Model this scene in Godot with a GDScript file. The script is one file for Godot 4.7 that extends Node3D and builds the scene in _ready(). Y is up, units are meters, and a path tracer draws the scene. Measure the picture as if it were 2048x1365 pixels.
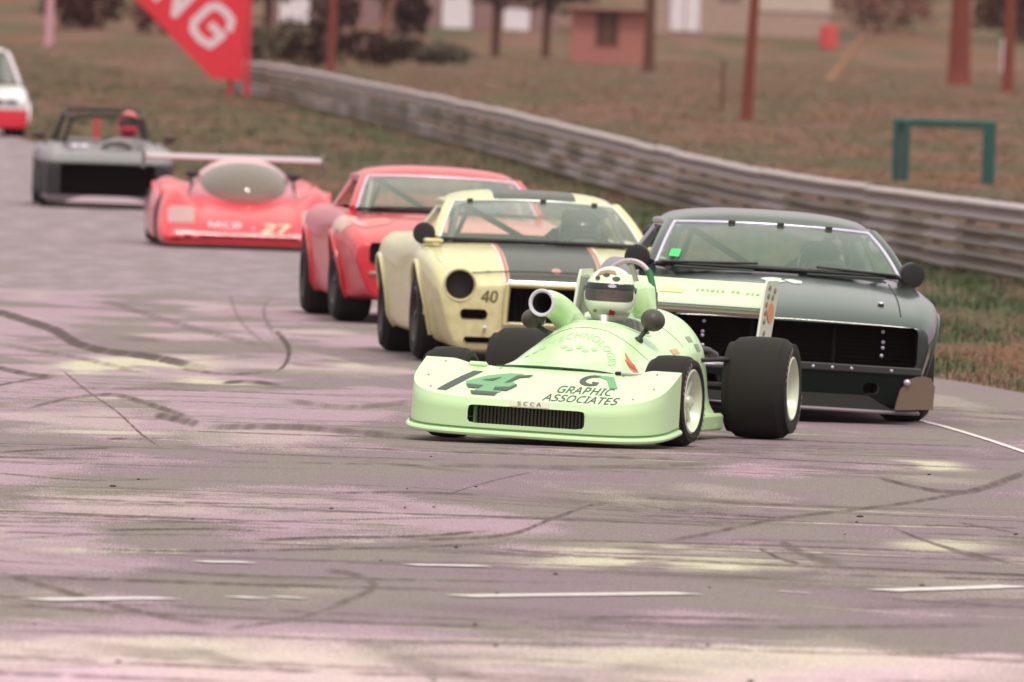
extends Node3D
# a pack of race cars coming through a corner, seen through a very long lens on a dull day

var rng := RandomNumberGenerator.new()


func _ready() -> void:
	# camera
	var cam := Camera3D.new()
	cam.name = "camera"
	add_child(cam)
	cam.position = Vector3(0, 2.2, 0)
	cam.basis = Basis(Vector3.RIGHT, -0.02025) * Basis(Vector3.BACK, 0.035)
	var lens := CameraAttributesPhysical.new()
	lens.frustum_focal_length = 492.3
	lens.frustum_focus_distance = 75.0
	lens.exposure_aperture = 8.2
	lens.frustum_near = 1.0
	lens.frustum_far = 2500.0
	cam.attributes = lens
	cam.keep_aspect = Camera3D.KEEP_HEIGHT
	cam.fov = 2.7929
	cam.near = 1.0
	cam.far = 2500.0
	cam.current = true
	# sky and sun
	var env := Environment.new()
	env.background_mode = Environment.BG_SKY
	var sky := ProceduralSkyMaterial.new()
	sky.sky_top_color = Color(0.97, 1.0, 0.95)
	sky.sky_horizon_color = Color(0.66, 0.58, 0.64)
	sky.sky_curve = 0.25
	sky.ground_bottom_color = Color(0.5, 0.43, 0.44)
	sky.ground_horizon_color = Color(0.56, 0.48, 0.52)
	sky.sun_angle_max = 1.0
	var s := Sky.new()
	s.sky_material = sky
	env.sky = s
	env.tonemap_mode = Environment.TONE_MAPPER_LINEAR
	env.tonemap_exposure = 1.36
	env.fog_enabled = true
	env.fog_density = 0.00006
	env.fog_light_color = Color(0.86, 0.72, 0.76)
	env.sdfgi_enabled = true
	env.ssao_enabled = true
	env.ssil_enabled = true
	var we := WorldEnvironment.new()
	we.name = "environment"
	we.environment = env
	add_child(we)
	var sun := DirectionalLight3D.new()
	sun.name = "sun"
	sun.light_color = Color(1.0, 0.97, 0.92)
	sun.light_energy = 0.5
	sun.light_angular_distance = 14.0
	sun.shadow_enabled = true
	sun.rotation_degrees = Vector3(-62, 18, 0)
	add_child(sun)
	# textures and noises used throughout
	grain_tex = noise_tex(0.05, Color(0.93, 0.925, 0.92), Color(1, 1, 1), 256, FastNoiseLite.TYPE_SIMPLEX_SMOOTH, 5, 3)
	lump.seed = 2
	lump.frequency = 0.6
	patch.seed = 8
	patch.frequency = 0.11
	patch.fractal_octaves = 4
	# setting
	make_ground()
	make_road()
	var white := mat("line_white", srgb(214, 200, 204), 0.8, 0.0, 0.0, 1.0)
	paint_line("edge_line", PackedVector3Array([Vector3(2.0, 0, -93.9), Vector3(2.33, 0, -90.66), Vector3(2.66, 0, -87.38), Vector3(2.85, 0, -84.64), Vector3(3.01, 0, -81.73), Vector3(3.18, 0, -78.46)]), 0.05, -0.8, white)
	paint_line("corner_line", PackedVector3Array([Vector3(-2.8, 0, -53.6), Vector3(-2.12, 0, -54.59), Vector3(-1.5, 0, -55.41), Vector3(-0.42, 0, -56.59), Vector3(0.61, 0, -57.84), Vector3(1.46, 0, -58.89), Vector3(2.36, 0, -60.45), Vector3(3.2, 0, -62.3)]), 0.17, -0.03, white)
	paint_line("old_line", PackedVector3Array([Vector3(-3.2, 0, -58.4), Vector3(-2.29, 0, -58.93), Vector3(-1.3, 0, -59.66), Vector3(-0.02, 0, -60.36)]), 0.16, 0.06, white)
	scraps()
	guard_rail()
	billboard()
	metal_frame()
	buildings()
	background()
	grass()
	# the pack
	var f := formula_car()
	formula_driver(f)
	green_coupe()
	yellow_coupe()
	red_coupe()
	prototype()
	roadster()
	far_hatch()


# ---------------------------------------------------------------- the place
func edge_x(z: float) -> float:      # outer edge of the asphalt
	var d := -z
	if d < 110.0:
		return 3.05 - 0.135 * (d - 100.96) + 0.004 * maxf(0.0, 97.0 - d) ** 1.6
	return 1.83 - 0.0785 * (d - 110.0)


func rail_x(z: float) -> float:
	return 14.25 + 0.0605 * z


func base_height(d: float) -> float:
	return 0.60 * smoothstep(168.0, 272.0, d) + 0.44 * smoothstep(245.0, 350.0, d) + 0.9 * smoothstep(340.0, 640.0, d) + 0.03 * maxf(d - 640.0, 0.0)


func height_at(x: float, z: float) -> float:
	var d := -z
	var w := d - (14.25 - x) / 0.0605      # depth beyond the barrier line
	if x > 14.0:
		w = maxf(w, x - 6.0)
	var y := base_height(d) + 0.35 * (1.0 - exp(-maxf(w - 1.5, 0.0) / 40.0))
	var out := x - edge_x(z)
	if out > 0.3:
		y += (lump.get_noise_2d(x * 1.0, z * 0.35) * 0.06) * smoothstep(0.3, 1.5, out)
	return y


var lump := FastNoiseLite.new()
var patch := FastNoiseLite.new()


func axis(list: Array) -> PackedFloat32Array:
	var r := PackedFloat32Array()
	for k in list:
		var v: float = k[0]
		while v < k[1] - 1e-4:
			r.append(v)
			v += k[2]
	r.append(list[-1][1])
	return r


func make_ground() -> void:
	var xs := axis([[-220.0, -40.0, 20.0], [-40.0, -14.0, 2.0], [-14.0, 14.0, 0.35], [14.0, 40.0, 2.0], [40.0, 220.0, 20.0]])
	var zs := axis([[10.0, 90.0, 8.0], [90.0, 240.0, 1.2], [240.0, 420.0, 3.0], [420.0, 800.0, 6.0], [800.0, 1200.0, 40.0]])
	var v := PackedVector3Array()
	var n := PackedVector3Array()
	var c := PackedColorArray()
	var uv := PackedVector2Array()
	var straw := srgb(130, 100, 86).srgb_to_linear()
	var pink := srgb(138, 98, 93).srgb_to_linear()
	var olive := srgb(98, 94, 72).srgb_to_linear()
	var deep := srgb(78, 92, 64).srgb_to_linear()
	var earth := srgb(128, 88, 66).srgb_to_linear()
	for z in zs:
		for x in xs:
			var y := height_at(x, -z)
			var out := x - edge_x(-z)
			if out < 0.5:
				y -= 0.04
			v.append(Vector3(x, y, -z))
			n.append(Vector3(height_at(x - 0.3, -z) - height_at(x + 0.3, -z), 0.6, height_at(x, -z - 0.3) - height_at(x, -z + 0.3)).normalized())
			var a := patch.get_noise_2d(x * 1.6, z * 0.5)
			var b := patch.get_noise_2d(x * 5.0 + 300.0, z * 1.4)
			var k := straw.lerp(pink, clampf(0.5 + b * 1.4, 0.0, 1.0))
			k = k.lerp(earth, smoothstep(0.05, 0.35, patch.get_noise_2d(x * 2.3 - 90.0, z * 0.6 + 40.0)) * 0.8)
			k = k.lerp(olive, smoothstep(-0.12, 0.25, a + b * 0.4) * 0.95)
			var rail_w := rail_x(-z) - x
			if absf(rail_w - 0.9) < 1.6 and z < 280.0:
				k = k.lerp(deep, smoothstep(-0.12, 0.12, patch.get_noise_2d(x * 6.0 + 20.0, z * 1.1)) * smoothstep(1.6, 0.4, absf(rail_w - 0.9)) * 0.8)
			if rail_w > -0.3 and out > 0.2 and z < 300.0:
				k = k.lerp(deep, smoothstep(0.0, 0.25, patch.get_noise_2d(x * 4.0 + 70.0, z * 0.9) + 0.10) * (0.8 if z < 190.0 else 0.45))
			c.append(k)
			uv.append(Vector2(x, z) * 0.25)
	var idx := PackedInt32Array()
	for j in zs.size() - 1:
		for i in xs.size() - 1:
			var a := j * xs.size() + i
			var b := a + xs.size()
			idx.append_array(PackedInt32Array([a, b, a + 1, a + 1, b, b + 1]))
	var m := StandardMaterial3D.new()
	m.resource_name = "dry_grass"
	m.vertex_color_use_as_albedo = true
	m.albedo_texture = noise_tex(0.05, Color(0.72, 0.7, 0.68), Color(1, 1, 1), 512, FastNoiseLite.TYPE_SIMPLEX_SMOOTH, 5, 4)
	m.roughness = 0.95
	m.metallic_specular = 0.2
	var o := put(self, "ground", sheet(v, n, uv, idx, c), m)
	o.set_meta("kind", "structure")


func sheet(v: PackedVector3Array, n: PackedVector3Array, uv: PackedVector2Array, idx: PackedInt32Array, c := PackedColorArray()) -> ArrayMesh:
	var arr := []
	arr.resize(Mesh.ARRAY_MAX)
	arr[Mesh.ARRAY_VERTEX] = v
	arr[Mesh.ARRAY_NORMAL] = n
	arr[Mesh.ARRAY_TEX_UV] = uv
	if c.size():
		arr[Mesh.ARRAY_COLOR] = c
	arr[Mesh.ARRAY_INDEX] = idx
	var m := ArrayMesh.new()
	m.add_surface_from_arrays(Mesh.PRIMITIVE_TRIANGLES, arr)
	return m


const RX0 := -5.2
const RX1 := 5.2
const RZ0 := 44.0
const RZ1 := 124.0
const RW := 2048
const RH := 1400
var road_px := PackedFloat32Array()   # darkness of rubber, then paleness of dust
var dust_px := PackedFloat32Array()


func streak(x0: float, z0: float, x1: float, z1: float, bend: float, width: float, strength: float, fade0 := 0.15, fade1 := 0.3, broken := 0.0, dust := false, wob := 0.0) -> void:
	var kx := RW / (RX1 - RX0)
	var kz := RH / (RZ1 - RZ0)
	var len := maxf(absf(x1 - x0) * kx, absf(z1 - z0) * kz)
	var steps := int(len) + 2
	var flat := absf(x1 - x0) * kx > absf(z1 - z0) * kz
	var ph := rng.randf() * 100.0
	for i in steps:
		var t := float(i) / (steps - 1)
		var x := lerpf(x0, x1, t)
		var z := lerpf(z0, z1, t) + bend * 4.0 * t * (1.0 - t) + wob * sin(t * 9.0 + ph)
		if not flat:
			x += bend * 0.3 * t * (1.0 - t)
		var s := 1.55 * strength * smoothstep(0.0, fade0 + 1e-4, t) * smoothstep(0.0, fade1 + 1e-4, 1.0 - t)
		if broken > 0.0 and width < 0.6:
			s *= smoothstep(broken - 0.25, broken + 0.25, 0.5 + 0.7 * patch.get_noise_2d(x * 34.0 + ph, z * 6.0 + ph))
		if width < 0.6:
			s *= 0.75 + 0.5 * patch.get_noise_2d(x * 90.0 + ph * 3.0, z * 16.0)
		if s <= 0.01:
			continue
		var px := (x - RX0) * kx
		var pz := (RZ1 - z) * kz
		var hw := width * 0.5 * (kz if flat else kx)
		var lo := int(floor(-hw - 1.0))
		for q in range(lo, -lo + 1):
			var cov := clampf(hw + 0.7 - absf(q), 0.0, 1.0) * (0.7 + 0.3 * sin(q * 2.1 + ph))
			if width >= 0.6:
				cov = smoothstep(0.0, 0.7, 1.0 - absf(q) / (hw + 1.0)) * smoothstep(-0.45, 0.15, patch.get_noise_2d(x * 11.0 + ph, (z - q / kz) * 3.2))
			var ix := int(px) + (0 if flat else q)
			var iz := int(pz) + (q if flat else 0)
			if ix < 0 or iz < 0 or ix >= RW or iz >= RH:
				continue
			var at := iz * RW + ix
			if dust:
				dust_px[at] = maxf(dust_px[at], s * cov)
			else:
				road_px[at] = 1.0 - (1.0 - road_px[at]) * (1.0 - s * cov)


# one tyre mark: a soft round-ended stroke through its points
func brush(q: Array) -> void:
	var kx := RW / (RX1 - RX0)
	var kz := RH / (RZ1 - RZ0)
	var pts := PackedVector3Array()
	for i in (q.size() - 3) / 2:
		pts.append(Vector3((q[3 + i * 2] - RX0) * kx, 0, (RZ1 - q[4 + i * 2]) * kz))
	var line := curve(pts, 12)
	var rx := maxf(q[0] * kx * 0.5, 1.2)
	var rz := maxf(q[1] * kz * 0.5, 1.2)
	var total := 0.0
	for i in line.size() - 1:
		total += line[i].distance_to(line[i + 1])
	var run := 0.0
	var ph := rng.randf() * 50.0
	for i in line.size() - 1:
		var seg := line[i].distance_to(line[i + 1])
		var steps := int(seg / 1.5) + 1
		for k in steps:
			var p := line[i].lerp(line[i + 1], float(k) / steps)
			var t := (run + seg * k / steps) / total
			var s: float = 1.3 * q[2] * smoothstep(0.0, 0.12, t) * smoothstep(0.0, 0.2, 1.0 - t)
			s *= clampf(0.85 + 0.9 * patch.get_noise_2d(p.x * 0.35 + ph, p.z * 0.9 + ph), 0.15, 1.2)
			for dz in range(-int(rz) - 1, int(rz) + 2):
				for dx in range(-int(rx) - 1, int(rx) + 2):
					var f := 1.0 - Vector2(dx / rx, dz / rz).length()
					var ix := int(p.x) + dx
					var iz := int(p.z) + dz
					if f <= 0.0 or ix < 0 or iz < 0 or ix >= RW or iz >= RH:
						continue
					var rib := 0.8 + 0.2 * sin(dz * 1.9 + ph)
					var at := iz * RW + ix
					road_px[at] = maxf(road_px[at], s * minf(1.0, f * 2.2) * rib)
		run += seg


func make_road() -> void:
	road_px.resize(RW * RH)
	dust_px.resize(RW * RH)
	rng.seed = 77
	# rubber laid across the corner: [px-derived world points]
	for i in 170:      # fine streaks running across the view
		var z := 47.0 + 45.0 * rng.randf() ** 1.15
		var x := rng.randf_range(-4.5, 3.5)
		var l := rng.randf_range(0.6, 3.4)
		streak(x, z, x + l, z + rng.randf_range(-1.0, 1.0), rng.randf_range(-0.7, 0.7), rng.randf_range(0.08, 0.34), rng.randf_range(0.15, 0.6), 0.3, 0.4, rng.randf_range(0.15, 0.5))
	for i in 20:
		var z := rng.randf_range(60.0, 69.0)
		var x := rng.randf_range(-4.5, 2.0)
		streak(x, z, x + rng.randf_range(1.5, 4.5), z + rng.randf_range(-0.6, 0.9), rng.randf_range(-0.3, 0.3), rng.randf_range(0.1, 0.22), rng.randf_range(0.35, 0.75), 0.2, 0.4, rng.randf_range(0.1, 0.4))
	for i in 12:      # bands of several close marks, as one car lays them
		var z := 56.0 + 30.0 * rng.randf()
		var x := rng.randf_range(-4.2, 2.2)
		var l := rng.randf_range(0.8, 2.6)
		var dz := rng.randf_range(-2.4, 2.4)
		var bend := rng.randf_range(-0.8, 0.8)
		for k in rng.randi_range(3, 7):
			streak(x + k * 0.05, z + k * 0.22, x + l + k * 0.07, z + dz + k * 0.25, bend, rng.randf_range(0.07, 0.16), rng.randf_range(0.2, 0.5), 0.35, 0.4, 0.3)
	for i in 70:      # broad overlapping smears
		var z := 50.0 + 62.0 * rng.randf()
		var x := rng.randf_range(-4.8, 2.6)
		streak(x, z, x + rng.randf_range(0.5, 1.8), z + rng.randf_range(-3.0, 3.0), rng.randf_range(-1.0, 1.0), rng.randf_range(0.5, 1.6), rng.randf_range(0.06, 0.2), 0.45, 0.5, 0.3)
	for i in 60:      # scuffed pale lines between them
		var z := 47.0 + 42.0 * rng.randf() ** 1.2
		var x := rng.randf_range(-4.6, 1.6)
		streak(x, z, x + rng.randf_range(0.5, 2.6), z + rng.randf_range(-0.8, 0.8), rng.randf_range(-0.4, 0.4), rng.randf_range(0.06, 0.16), rng.randf_range(0.3, 0.8), 0.3, 0.4, 0.35, true)
	for q in MARKS:
		brush(q)
	for q in PALE:
		streak(q[0], q[1], q[2], q[3], q[4], q[5], q[6], 0.4, 0.45, 0.3, true)
	var img := Image.create(RW, RH, false, Image.FORMAT_RGB8)
	var grey := srgb(124, 110, 109)
	var mauve := srgb(126, 105, 115)
	var sand := srgb(190, 180, 158)
	var leak_lilac := srgb(178, 146, 163)
	var rub := srgb(70, 54, 53)
	var pale_mix := srgb(198, 162, 180)
	var bytes := PackedByteArray()
	bytes.resize(RW * RH * 3)
	var fine := FastNoiseLite.new()
	fine.frequency = 1.0
	fine.fractal_octaves = 2
	fine.seed = 9
	for j in RH:
		var z := RZ1 - (j + 0.5) / RH * (RZ1 - RZ0)
		for i in RW:
			var x := RX0 + (i + 0.5) / RW * (RX1 - RX0)
			var at := j * RW + i
			var a := patch.get_noise_2d(x * 7.0, z * 2.2)
			var g := fine.get_noise_2d(x * 130.0, z * 9.0)
			var c := grey.lerp(mauve, clampf(0.5 + a * 1.6, 0.0, 1.0))
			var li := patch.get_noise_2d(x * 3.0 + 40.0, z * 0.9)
			c = c.lerp(leak_lilac, smoothstep(0.0, 0.25, li * 0.9 + a * 0.6 - x * 0.13 - 0.14 + g * 0.25) * 0.6)  # pink light leak painted into the asphalt, stronger towards the left
			var du := patch.get_noise_2d(x * 5.0 + 500.0, z * 1.1 + 30.0)
			var d := maxf(dust_px[at], smoothstep(0.30, 0.46, du + a * 0.3 + g * 0.2) * 0.3)
			c = c.lerp(sand, clampf(d, 0.0, 1.0) * 0.92)
			# beyond an old joint the surface changes to a paler, pinkish mix
			var joint := 52.4 + 0.45 * x + a * 1.2 - z
			var old := smoothstep(-0.1, 0.35, joint + g * 0.5) * clampf(0.8 + du * 0.9 + g * 0.3, 0.4, 1.0)
			c = c.lerp(pale_mix.lerp(sand, clampf(0.35 + x * 0.12 + li, 0.0, 0.8)), old)
			c = c.lerp(rub, clampf(road_px[at] * 1.25, 0.0, 0.95) * 0.88)
			c = c * (1.0 + g * 0.22)
			bytes[at * 3] = clampi(int(c.r * 255.0), 0, 255)
			bytes[at * 3 + 1] = clampi(int(c.g * 255.0), 0, 255)
			bytes[at * 3 + 2] = clampi(int(c.b * 255.0), 0, 255)
	img.set_data(RW, RH, false, Image.FORMAT_RGB8, bytes)
	var near := StandardMaterial3D.new()
	near.resource_name = "asphalt_rubbered"
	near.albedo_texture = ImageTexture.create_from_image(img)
	near.texture_repeat = false
	near.roughness = 0.85
	near.metallic_specular = 0.3
	var far := StandardMaterial3D.new()
	far.resource_name = "asphalt"
	far.albedo_color = Color(1, 1, 1)
	far.albedo_texture = noise_tex(0.02, srgb(130, 113, 118), srgb(146, 126, 136), 512, FastNoiseLite.TYPE_SIMPLEX_SMOOTH, 5, 12)
	far.roughness = 0.85
	far.metallic_specular = 0.3
	# the worn stretch that the camera looks across
	var zs := axis([[RZ0, RZ1, 1.0]])
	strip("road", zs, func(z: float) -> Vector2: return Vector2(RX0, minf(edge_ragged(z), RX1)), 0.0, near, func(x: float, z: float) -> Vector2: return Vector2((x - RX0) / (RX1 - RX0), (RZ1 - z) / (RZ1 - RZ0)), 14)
	strip("road_beyond", axis([[RZ1, 320.0, 1.5]]), func(z: float) -> Vector2: return Vector2(edge_ragged(z) - 16.0, edge_ragged(z)), 0.0, far, func(x: float, z: float) -> Vector2: return Vector2(x * 0.2, z * 0.03), 12)
	strip("road_foreground", axis([[12.0, RZ0, 2.0]]), func(z: float) -> Vector2: return Vector2(-30.0, 12.0), 0.0, far, func(x: float, z: float) -> Vector2: return Vector2(x * 0.2, z * 0.05), 4)
	strip("road_inside", axis([[RZ0, RZ1, 4.0]]), func(z: float) -> Vector2: return Vector2(-30.0, RX0), 0.0, far, func(x: float, z: float) -> Vector2: return Vector2(x * 0.2, z * 0.05), 4)
	strip("road_outside", axis([[RZ0, 86.0, 2.0]]), func(z: float) -> Vector2: return Vector2(RX1, maxf(edge_ragged(z), RX1 + 0.02)), 0.0, far, func(x: float, z: float) -> Vector2: return Vector2(x * 0.2, z * 0.05), 4)


func edge_ragged(z: float) -> float:
	return edge_x(-z) + 0.10 * patch.get_noise_1d(z * 6.0) + 0.05 * patch.get_noise_1d(z * 25.0)


func strip(called: String, zs: PackedFloat32Array, span: Callable, lift: float, m: Material, map: Callable, cells: int) -> void:
	var v := PackedVector3Array()
	var n := PackedVector3Array()
	var uv := PackedVector2Array()
	var idx := PackedInt32Array()
	for z in zs:
		var s: Vector2 = span.call(z)
		for i in cells + 1:
			var x := lerpf(s.x, s.y, float(i) / cells)
			v.append(Vector3(x, base_height(z) + lift, -z))
			n.append(Vector3.UP)
			uv.append(map.call(x, z))
	for j in zs.size() - 1:
		for i in cells:
			var a := j * (cells + 1) + i
			var b := a + cells + 1
			idx.append_array(PackedInt32Array([a, b, a + 1, a + 1, b, b + 1]))
	put(self, called, sheet(v, n, uv, idx), m).set_meta("kind", "structure")


# painted lines, worn away in places: pieces follow a path on the asphalt
func paint_line(called: String, pts: PackedVector3Array, width: float, gaps: float, m: Material) -> void:
	var p := curve(pts, 40)
	var s := PackedVector3Array()
	for i in p.size() - 1:
		var mid := (p[i] + p[i + 1]) * 0.5
		if patch.get_noise_2d(mid.x * 14.0, mid.z * 9.0) < gaps:
			continue
		var d := (p[i + 1] - p[i])
		d.y = 0
		var side := Vector3(d.z, 0, -d.x).normalized() * width * 0.5
		var j0 := 1.0 + 0.3 * patch.get_noise_2d(p[i].x * 40.0, p[i].z * 40.0)
		var j1 := 1.0 + 0.3 * patch.get_noise_2d(p[i + 1].x * 40.0, p[i + 1].z * 40.0)
		quad(s, p[i] - side * j0, p[i] + side, p[i + 1] + side, p[i + 1] - side * j1)
	var o := put(self, called, finish(s, 60.0), m)
	o.position.y = 0.005
	o.set_meta("kind", "structure")


func scraps() -> void:
	# torn rubber and stones lying on the asphalt
	var s := PackedVector3Array()
	rng.seed = 5
	for i in 34:
		var z := 48.0 + 30.0 * rng.randf() ** 1.6
		var x := rng.randf_range(-2.3, 2.6)
		var r := rng.randf_range(0.003, 0.007) * (1.0 if i > 5 else 1.5)
		s.append_array(ball(Vector3(x, r * 0.5, -z), Vector3(r * rng.randf_range(0.8, 2.2), r * 0.7, r * rng.randf_range(0.8, 2.5)), 5, Basis(Vector3.UP, rng.randf() * TAU)))
	var o := put(self, "track_debris", finish(s, 50.0), mat("rubber_scrap", srgb(64, 44, 40), 0.9))
	tag(o, "torn rubber crumbs and small stones lying on the asphalt", "debris", "", "stuff")


func guard_rail() -> void:
	var rail := thing("guard_rail", "long grey steel guard rail of three stacked corrugated beams along the verge", "guard rail", Vector3(rail_x(-150.0), height_at(rail_x(-150.0), -150.0), -150.0))
	var steel := []
	for k in 5:
		var m := mat("galvanised%d" % k, [srgb(152, 133, 132), srgb(132, 114, 106), srgb(178, 158, 162), srgb(116, 97, 86), srgb(142, 124, 118)][k], 0.6, 0.15, 0.0, 0.35)
		steel.append(m)
	var post_m := mat("rail_post", srgb(110, 88, 78), 0.85, 0.0, 0.0, 1.0)
	# one corrugated beam: profile of a W, out of the plane towards the track
	var prof := PackedVector2Array([Vector2(0.0, -0.122), Vector2(0.03, -0.115), Vector2(0.10, -0.088), Vector2(0.105, -0.07), Vector2(0.10, -0.052), Vector2(0.02, -0.022), Vector2(0.008, 0.0), Vector2(0.02, 0.022), Vector2(0.10, 0.052), Vector2(0.105, 0.07), Vector2(0.10, 0.088), Vector2(0.03, 0.115), Vector2(0.0, 0.122)])
	var seg := 4.0
	var dir := Vector3(-0.0605, 0, -1).normalized()
	var nrm := Vector3(-1, 0, 0.0605).normalized()
	rng.seed = 31
	var z := -122.0
	var count := 0
	while z > -351.0:
		var len := seg if z > -300.0 else seg * 2.0
		var z1 := z - len
		var g0 := base_height(-z)
		var g1 := base_height(-z1)
		for row in 3:
			var s := PackedVector3Array()
			var wob := rng.randf_range(-0.012, 0.012)
			var y0 := 0.155 + row * 0.283 + wob
			var a := Vector3(rail_x(z), g0 + y0, z)
			var b := Vector3(rail_x(z1), g1 + y0 + rng.randf_range(-0.01, 0.01), z1)
			for i in prof.size() - 1:
				quad(s, a + nrm * prof[i].x + Vector3(0, prof[i].y, 0), a + nrm * prof[i + 1].x + Vector3(0, prof[i + 1].y, 0), b + nrm * prof[i + 1].x + Vector3(0, prof[i + 1].y, 0), b + nrm * prof[i].x + Vector3(0, prof[i].y, 0))
				quad(s, a + nrm * (prof[i].x - 0.004) + Vector3(0, prof[i].y, 0), b + nrm * (prof[i].x - 0.004) + Vector3(0, prof[i].y, 0), b + nrm * (prof[i + 1].x - 0.004) + Vector3(0, prof[i + 1].y, 0), a + nrm * (prof[i + 1].x - 0.004) + Vector3(0, prof[i + 1].y, 0))
			for i in s.size():
				s[i] -= rail.position
			put(rail, "rail_beam", finish(s, 30.0), steel[(2 if row == 2 else rng.randi() % 5)])
			count += 1
		var pc := Vector3(rail_x(z) + 0.07, g0 + 0.38, z - 0.1) - rail.position
		put(rail, "post", finish(box(pc, Vector3(0.10, 0.98, 0.14))), post_m)
		z = z1


func leaf_mass(n: int, r: Vector3, leaf: float, seed_: int, hollow := 0.35) -> PackedVector3Array:
	var s := PackedVector3Array()
	var g := RandomNumberGenerator.new()
	g.seed = seed_
	var nz := FastNoiseLite.new()
	nz.seed = seed_
	nz.frequency = 0.9
	while s.size() < n * 6:
		var p := Vector3(g.randf_range(-1, 1), g.randf_range(-1, 1), g.randf_range(-1, 1))
		var l := p.length()
		var lim := 0.74 + 0.55 * nz.get_noise_3dv(p / maxf(l, 0.01) * 1.5)
		if l > lim or l < hollow * lim:
			continue
		var q := p * r
		if nz.get_noise_3dv(q * 1.3 + Vector3(9, 0, 0)) < -0.05:
			continue
		var u := Vector3(g.randf_range(-1, 1), g.randf_range(-1, 1), g.randf_range(-1, 1)).normalized()
		var w := u.cross(Vector3(g.randf(), g.randf(), g.randf())).normalized()
		var k := leaf * g.randf_range(0.6, 1.3)
		quad(s, q - u * k, q + w * k * 0.5, q + u * k, q - w * k * 0.5)
	return s


func leaf_mat(key: String, c: Color) -> StandardMaterial3D:
	var m := mat(key, c, 0.8)
	m.backlight_enabled = true
	m.backlight = c.darkened(0.5)
	return m


func tree(label: String, at: Vector3, h: float, r: float, lean: float, crown_y: float, cr: Vector3, seed_: int, bark: Material, leaf_m: Material) -> void:
	var t := thing("tree", label, "tree", at, 0.0, "trees on the bank")
	var top := Vector3(lean * h, h, 0)
	var s := tube(PackedVector3Array([Vector3(0, -0.3, 0), Vector3(lean * h * 0.2, h * 0.25, 0.02), Vector3(lean * h * 0.55, h * 0.6, 0), top]), r, 12, 6, r * 0.55)
	for v in s.size():
		if s[v].y < 0.25:
			var k := 1.0 + 0.5 * clampf((0.25 - s[v].y) / 0.5, 0.0, 1.0)
			s[v] = Vector3(s[v].x * k, s[v].y, s[v].z * k)
	put(t, "trunk", finish(s, 60.0), bark)
	var g := RandomNumberGenerator.new()
	g.seed = seed_
	for k in 5:
		var a := TAU * k / 5.0 + g.randf()
		var p0 := Vector3(lean * h * 0.8, h * (0.72 + 0.06 * k), 0)
		var p2 := Vector3(cos(a) * cr.x * 0.7 + lean * h, crown_y + g.randf_range(-0.3, 0.5), sin(a) * cr.z * 0.7)
		put(t, "limb", finish(tube(PackedVector3Array([p0, p0.lerp(p2, 0.5) + Vector3(0, 0.3, 0), p2]), r * 0.35, 7, 4, r * 0.1), 60.0), bark)
	var c := put(t, "crown", finish(leaf_mass(2600, cr, 0.16, seed_), 0.0), leaf_m)
	c.position = Vector3(lean * h, crown_y, 0)


func bush(label: String, at: Vector3, r: Vector3, seed_: int, m: Material, n := 2600, leaf := 0.09) -> void:
	var t := thing("bush", label, "bush", at, 0.0, "shrubs on the bank")
	put(t, "foliage", finish(leaf_mass(n, r, leaf, seed_, 0.2), 0.0), m).position = Vector3(0, r.y * 0.85, 0)
	for k in 4:
		put(t, "stem", finish(tube(PackedVector3Array([Vector3(0.15 * (k - 1.5), -0.1, 0), Vector3(r.x * 0.3 * (k - 1.5), r.y * 0.9, 0.1 * k)]), 0.035, 6, 1, 0.015)), mat("bark_dark", srgb(72, 46, 42), 0.9))


func grass() -> void:
	var blades := PackedVector3Array()
	var g := RandomNumberGenerator.new()
	g.seed = 12
	for i in 14:
		var a := g.randf() * TAU
		var p := Vector3(g.randf_range(-0.12, 0.12), 0, g.randf_range(-0.12, 0.12))
		var w := Vector3(cos(a), 0, sin(a)) * 0.008
		var tip := p + Vector3(g.randf_range(-0.05, 0.05), g.randf_range(0.06, 0.15), g.randf_range(-0.05, 0.05))
		blades.append_array(PackedVector3Array([p - w, tip, p + w]))
	var tuft := finish(blades, 0.0)
	var m := StandardMaterial3D.new()
	m.resource_name = "grass_blades"
	m.vertex_color_use_as_albedo = true
	m.roughness = 0.9
	tuft.surface_set_material(0, m)
	var where := []
	var tint := []
	var cols := [srgb(144, 112, 95).srgb_to_linear(), srgb(118, 106, 80).srgb_to_linear(), srgb(82, 98, 64).srgb_to_linear(), srgb(152, 112, 102).srgb_to_linear()]
	for i in 42000:
		var d := 96.0 + 520.0 * g.randf() ** 1.5
		var half := d * 1024.0 / 28000.0 + 0.8
		var x := g.randf_range(-half, half)
		if x < edge_ragged(d) + 0.05:
			continue
		var k := patch.get_noise_2d(x * 4.0 + 70.0, d * 0.9) + 0.10
		var rw := rail_x(-d) - x
		var green := (k > 0.08 and rw > -0.3) or (rw > 0.0 and rw < 1.6 and k > -0.12)
		var s := g.randf_range(0.5, 1.3) * (1.0 if green else 0.7) * clampf(d / 190.0, 0.45, 0.85)
		where.append(Transform3D(Basis(Vector3.UP, g.randf() * TAU).scaled(Vector3.ONE * s), Vector3(x, height_at(x, -d) - 0.01, -d)))
		var c: Color = cols[2] if green and g.randf() < (0.75 if d < 200.0 else 0.35) else cols[[0, 1, 3][g.randi() % 3]]
		tint.append(c * g.randf_range(0.8, 1.15))
	var mm := MultiMesh.new()
	mm.transform_format = MultiMesh.TRANSFORM_3D
	mm.use_colors = true
	mm.mesh = tuft
	mm.instance_count = where.size()
	for i in where.size():
		mm.set_instance_transform(i, where[i])
		mm.set_instance_color(i, tint[i])
	var o := MultiMeshInstance3D.new()
	o.name = "grass"
	o.multimesh = mm
	add_child(o)
	tag(o, "short dry grass with green tufts growing over the verge and bank", "grass", "", "stuff")




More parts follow.
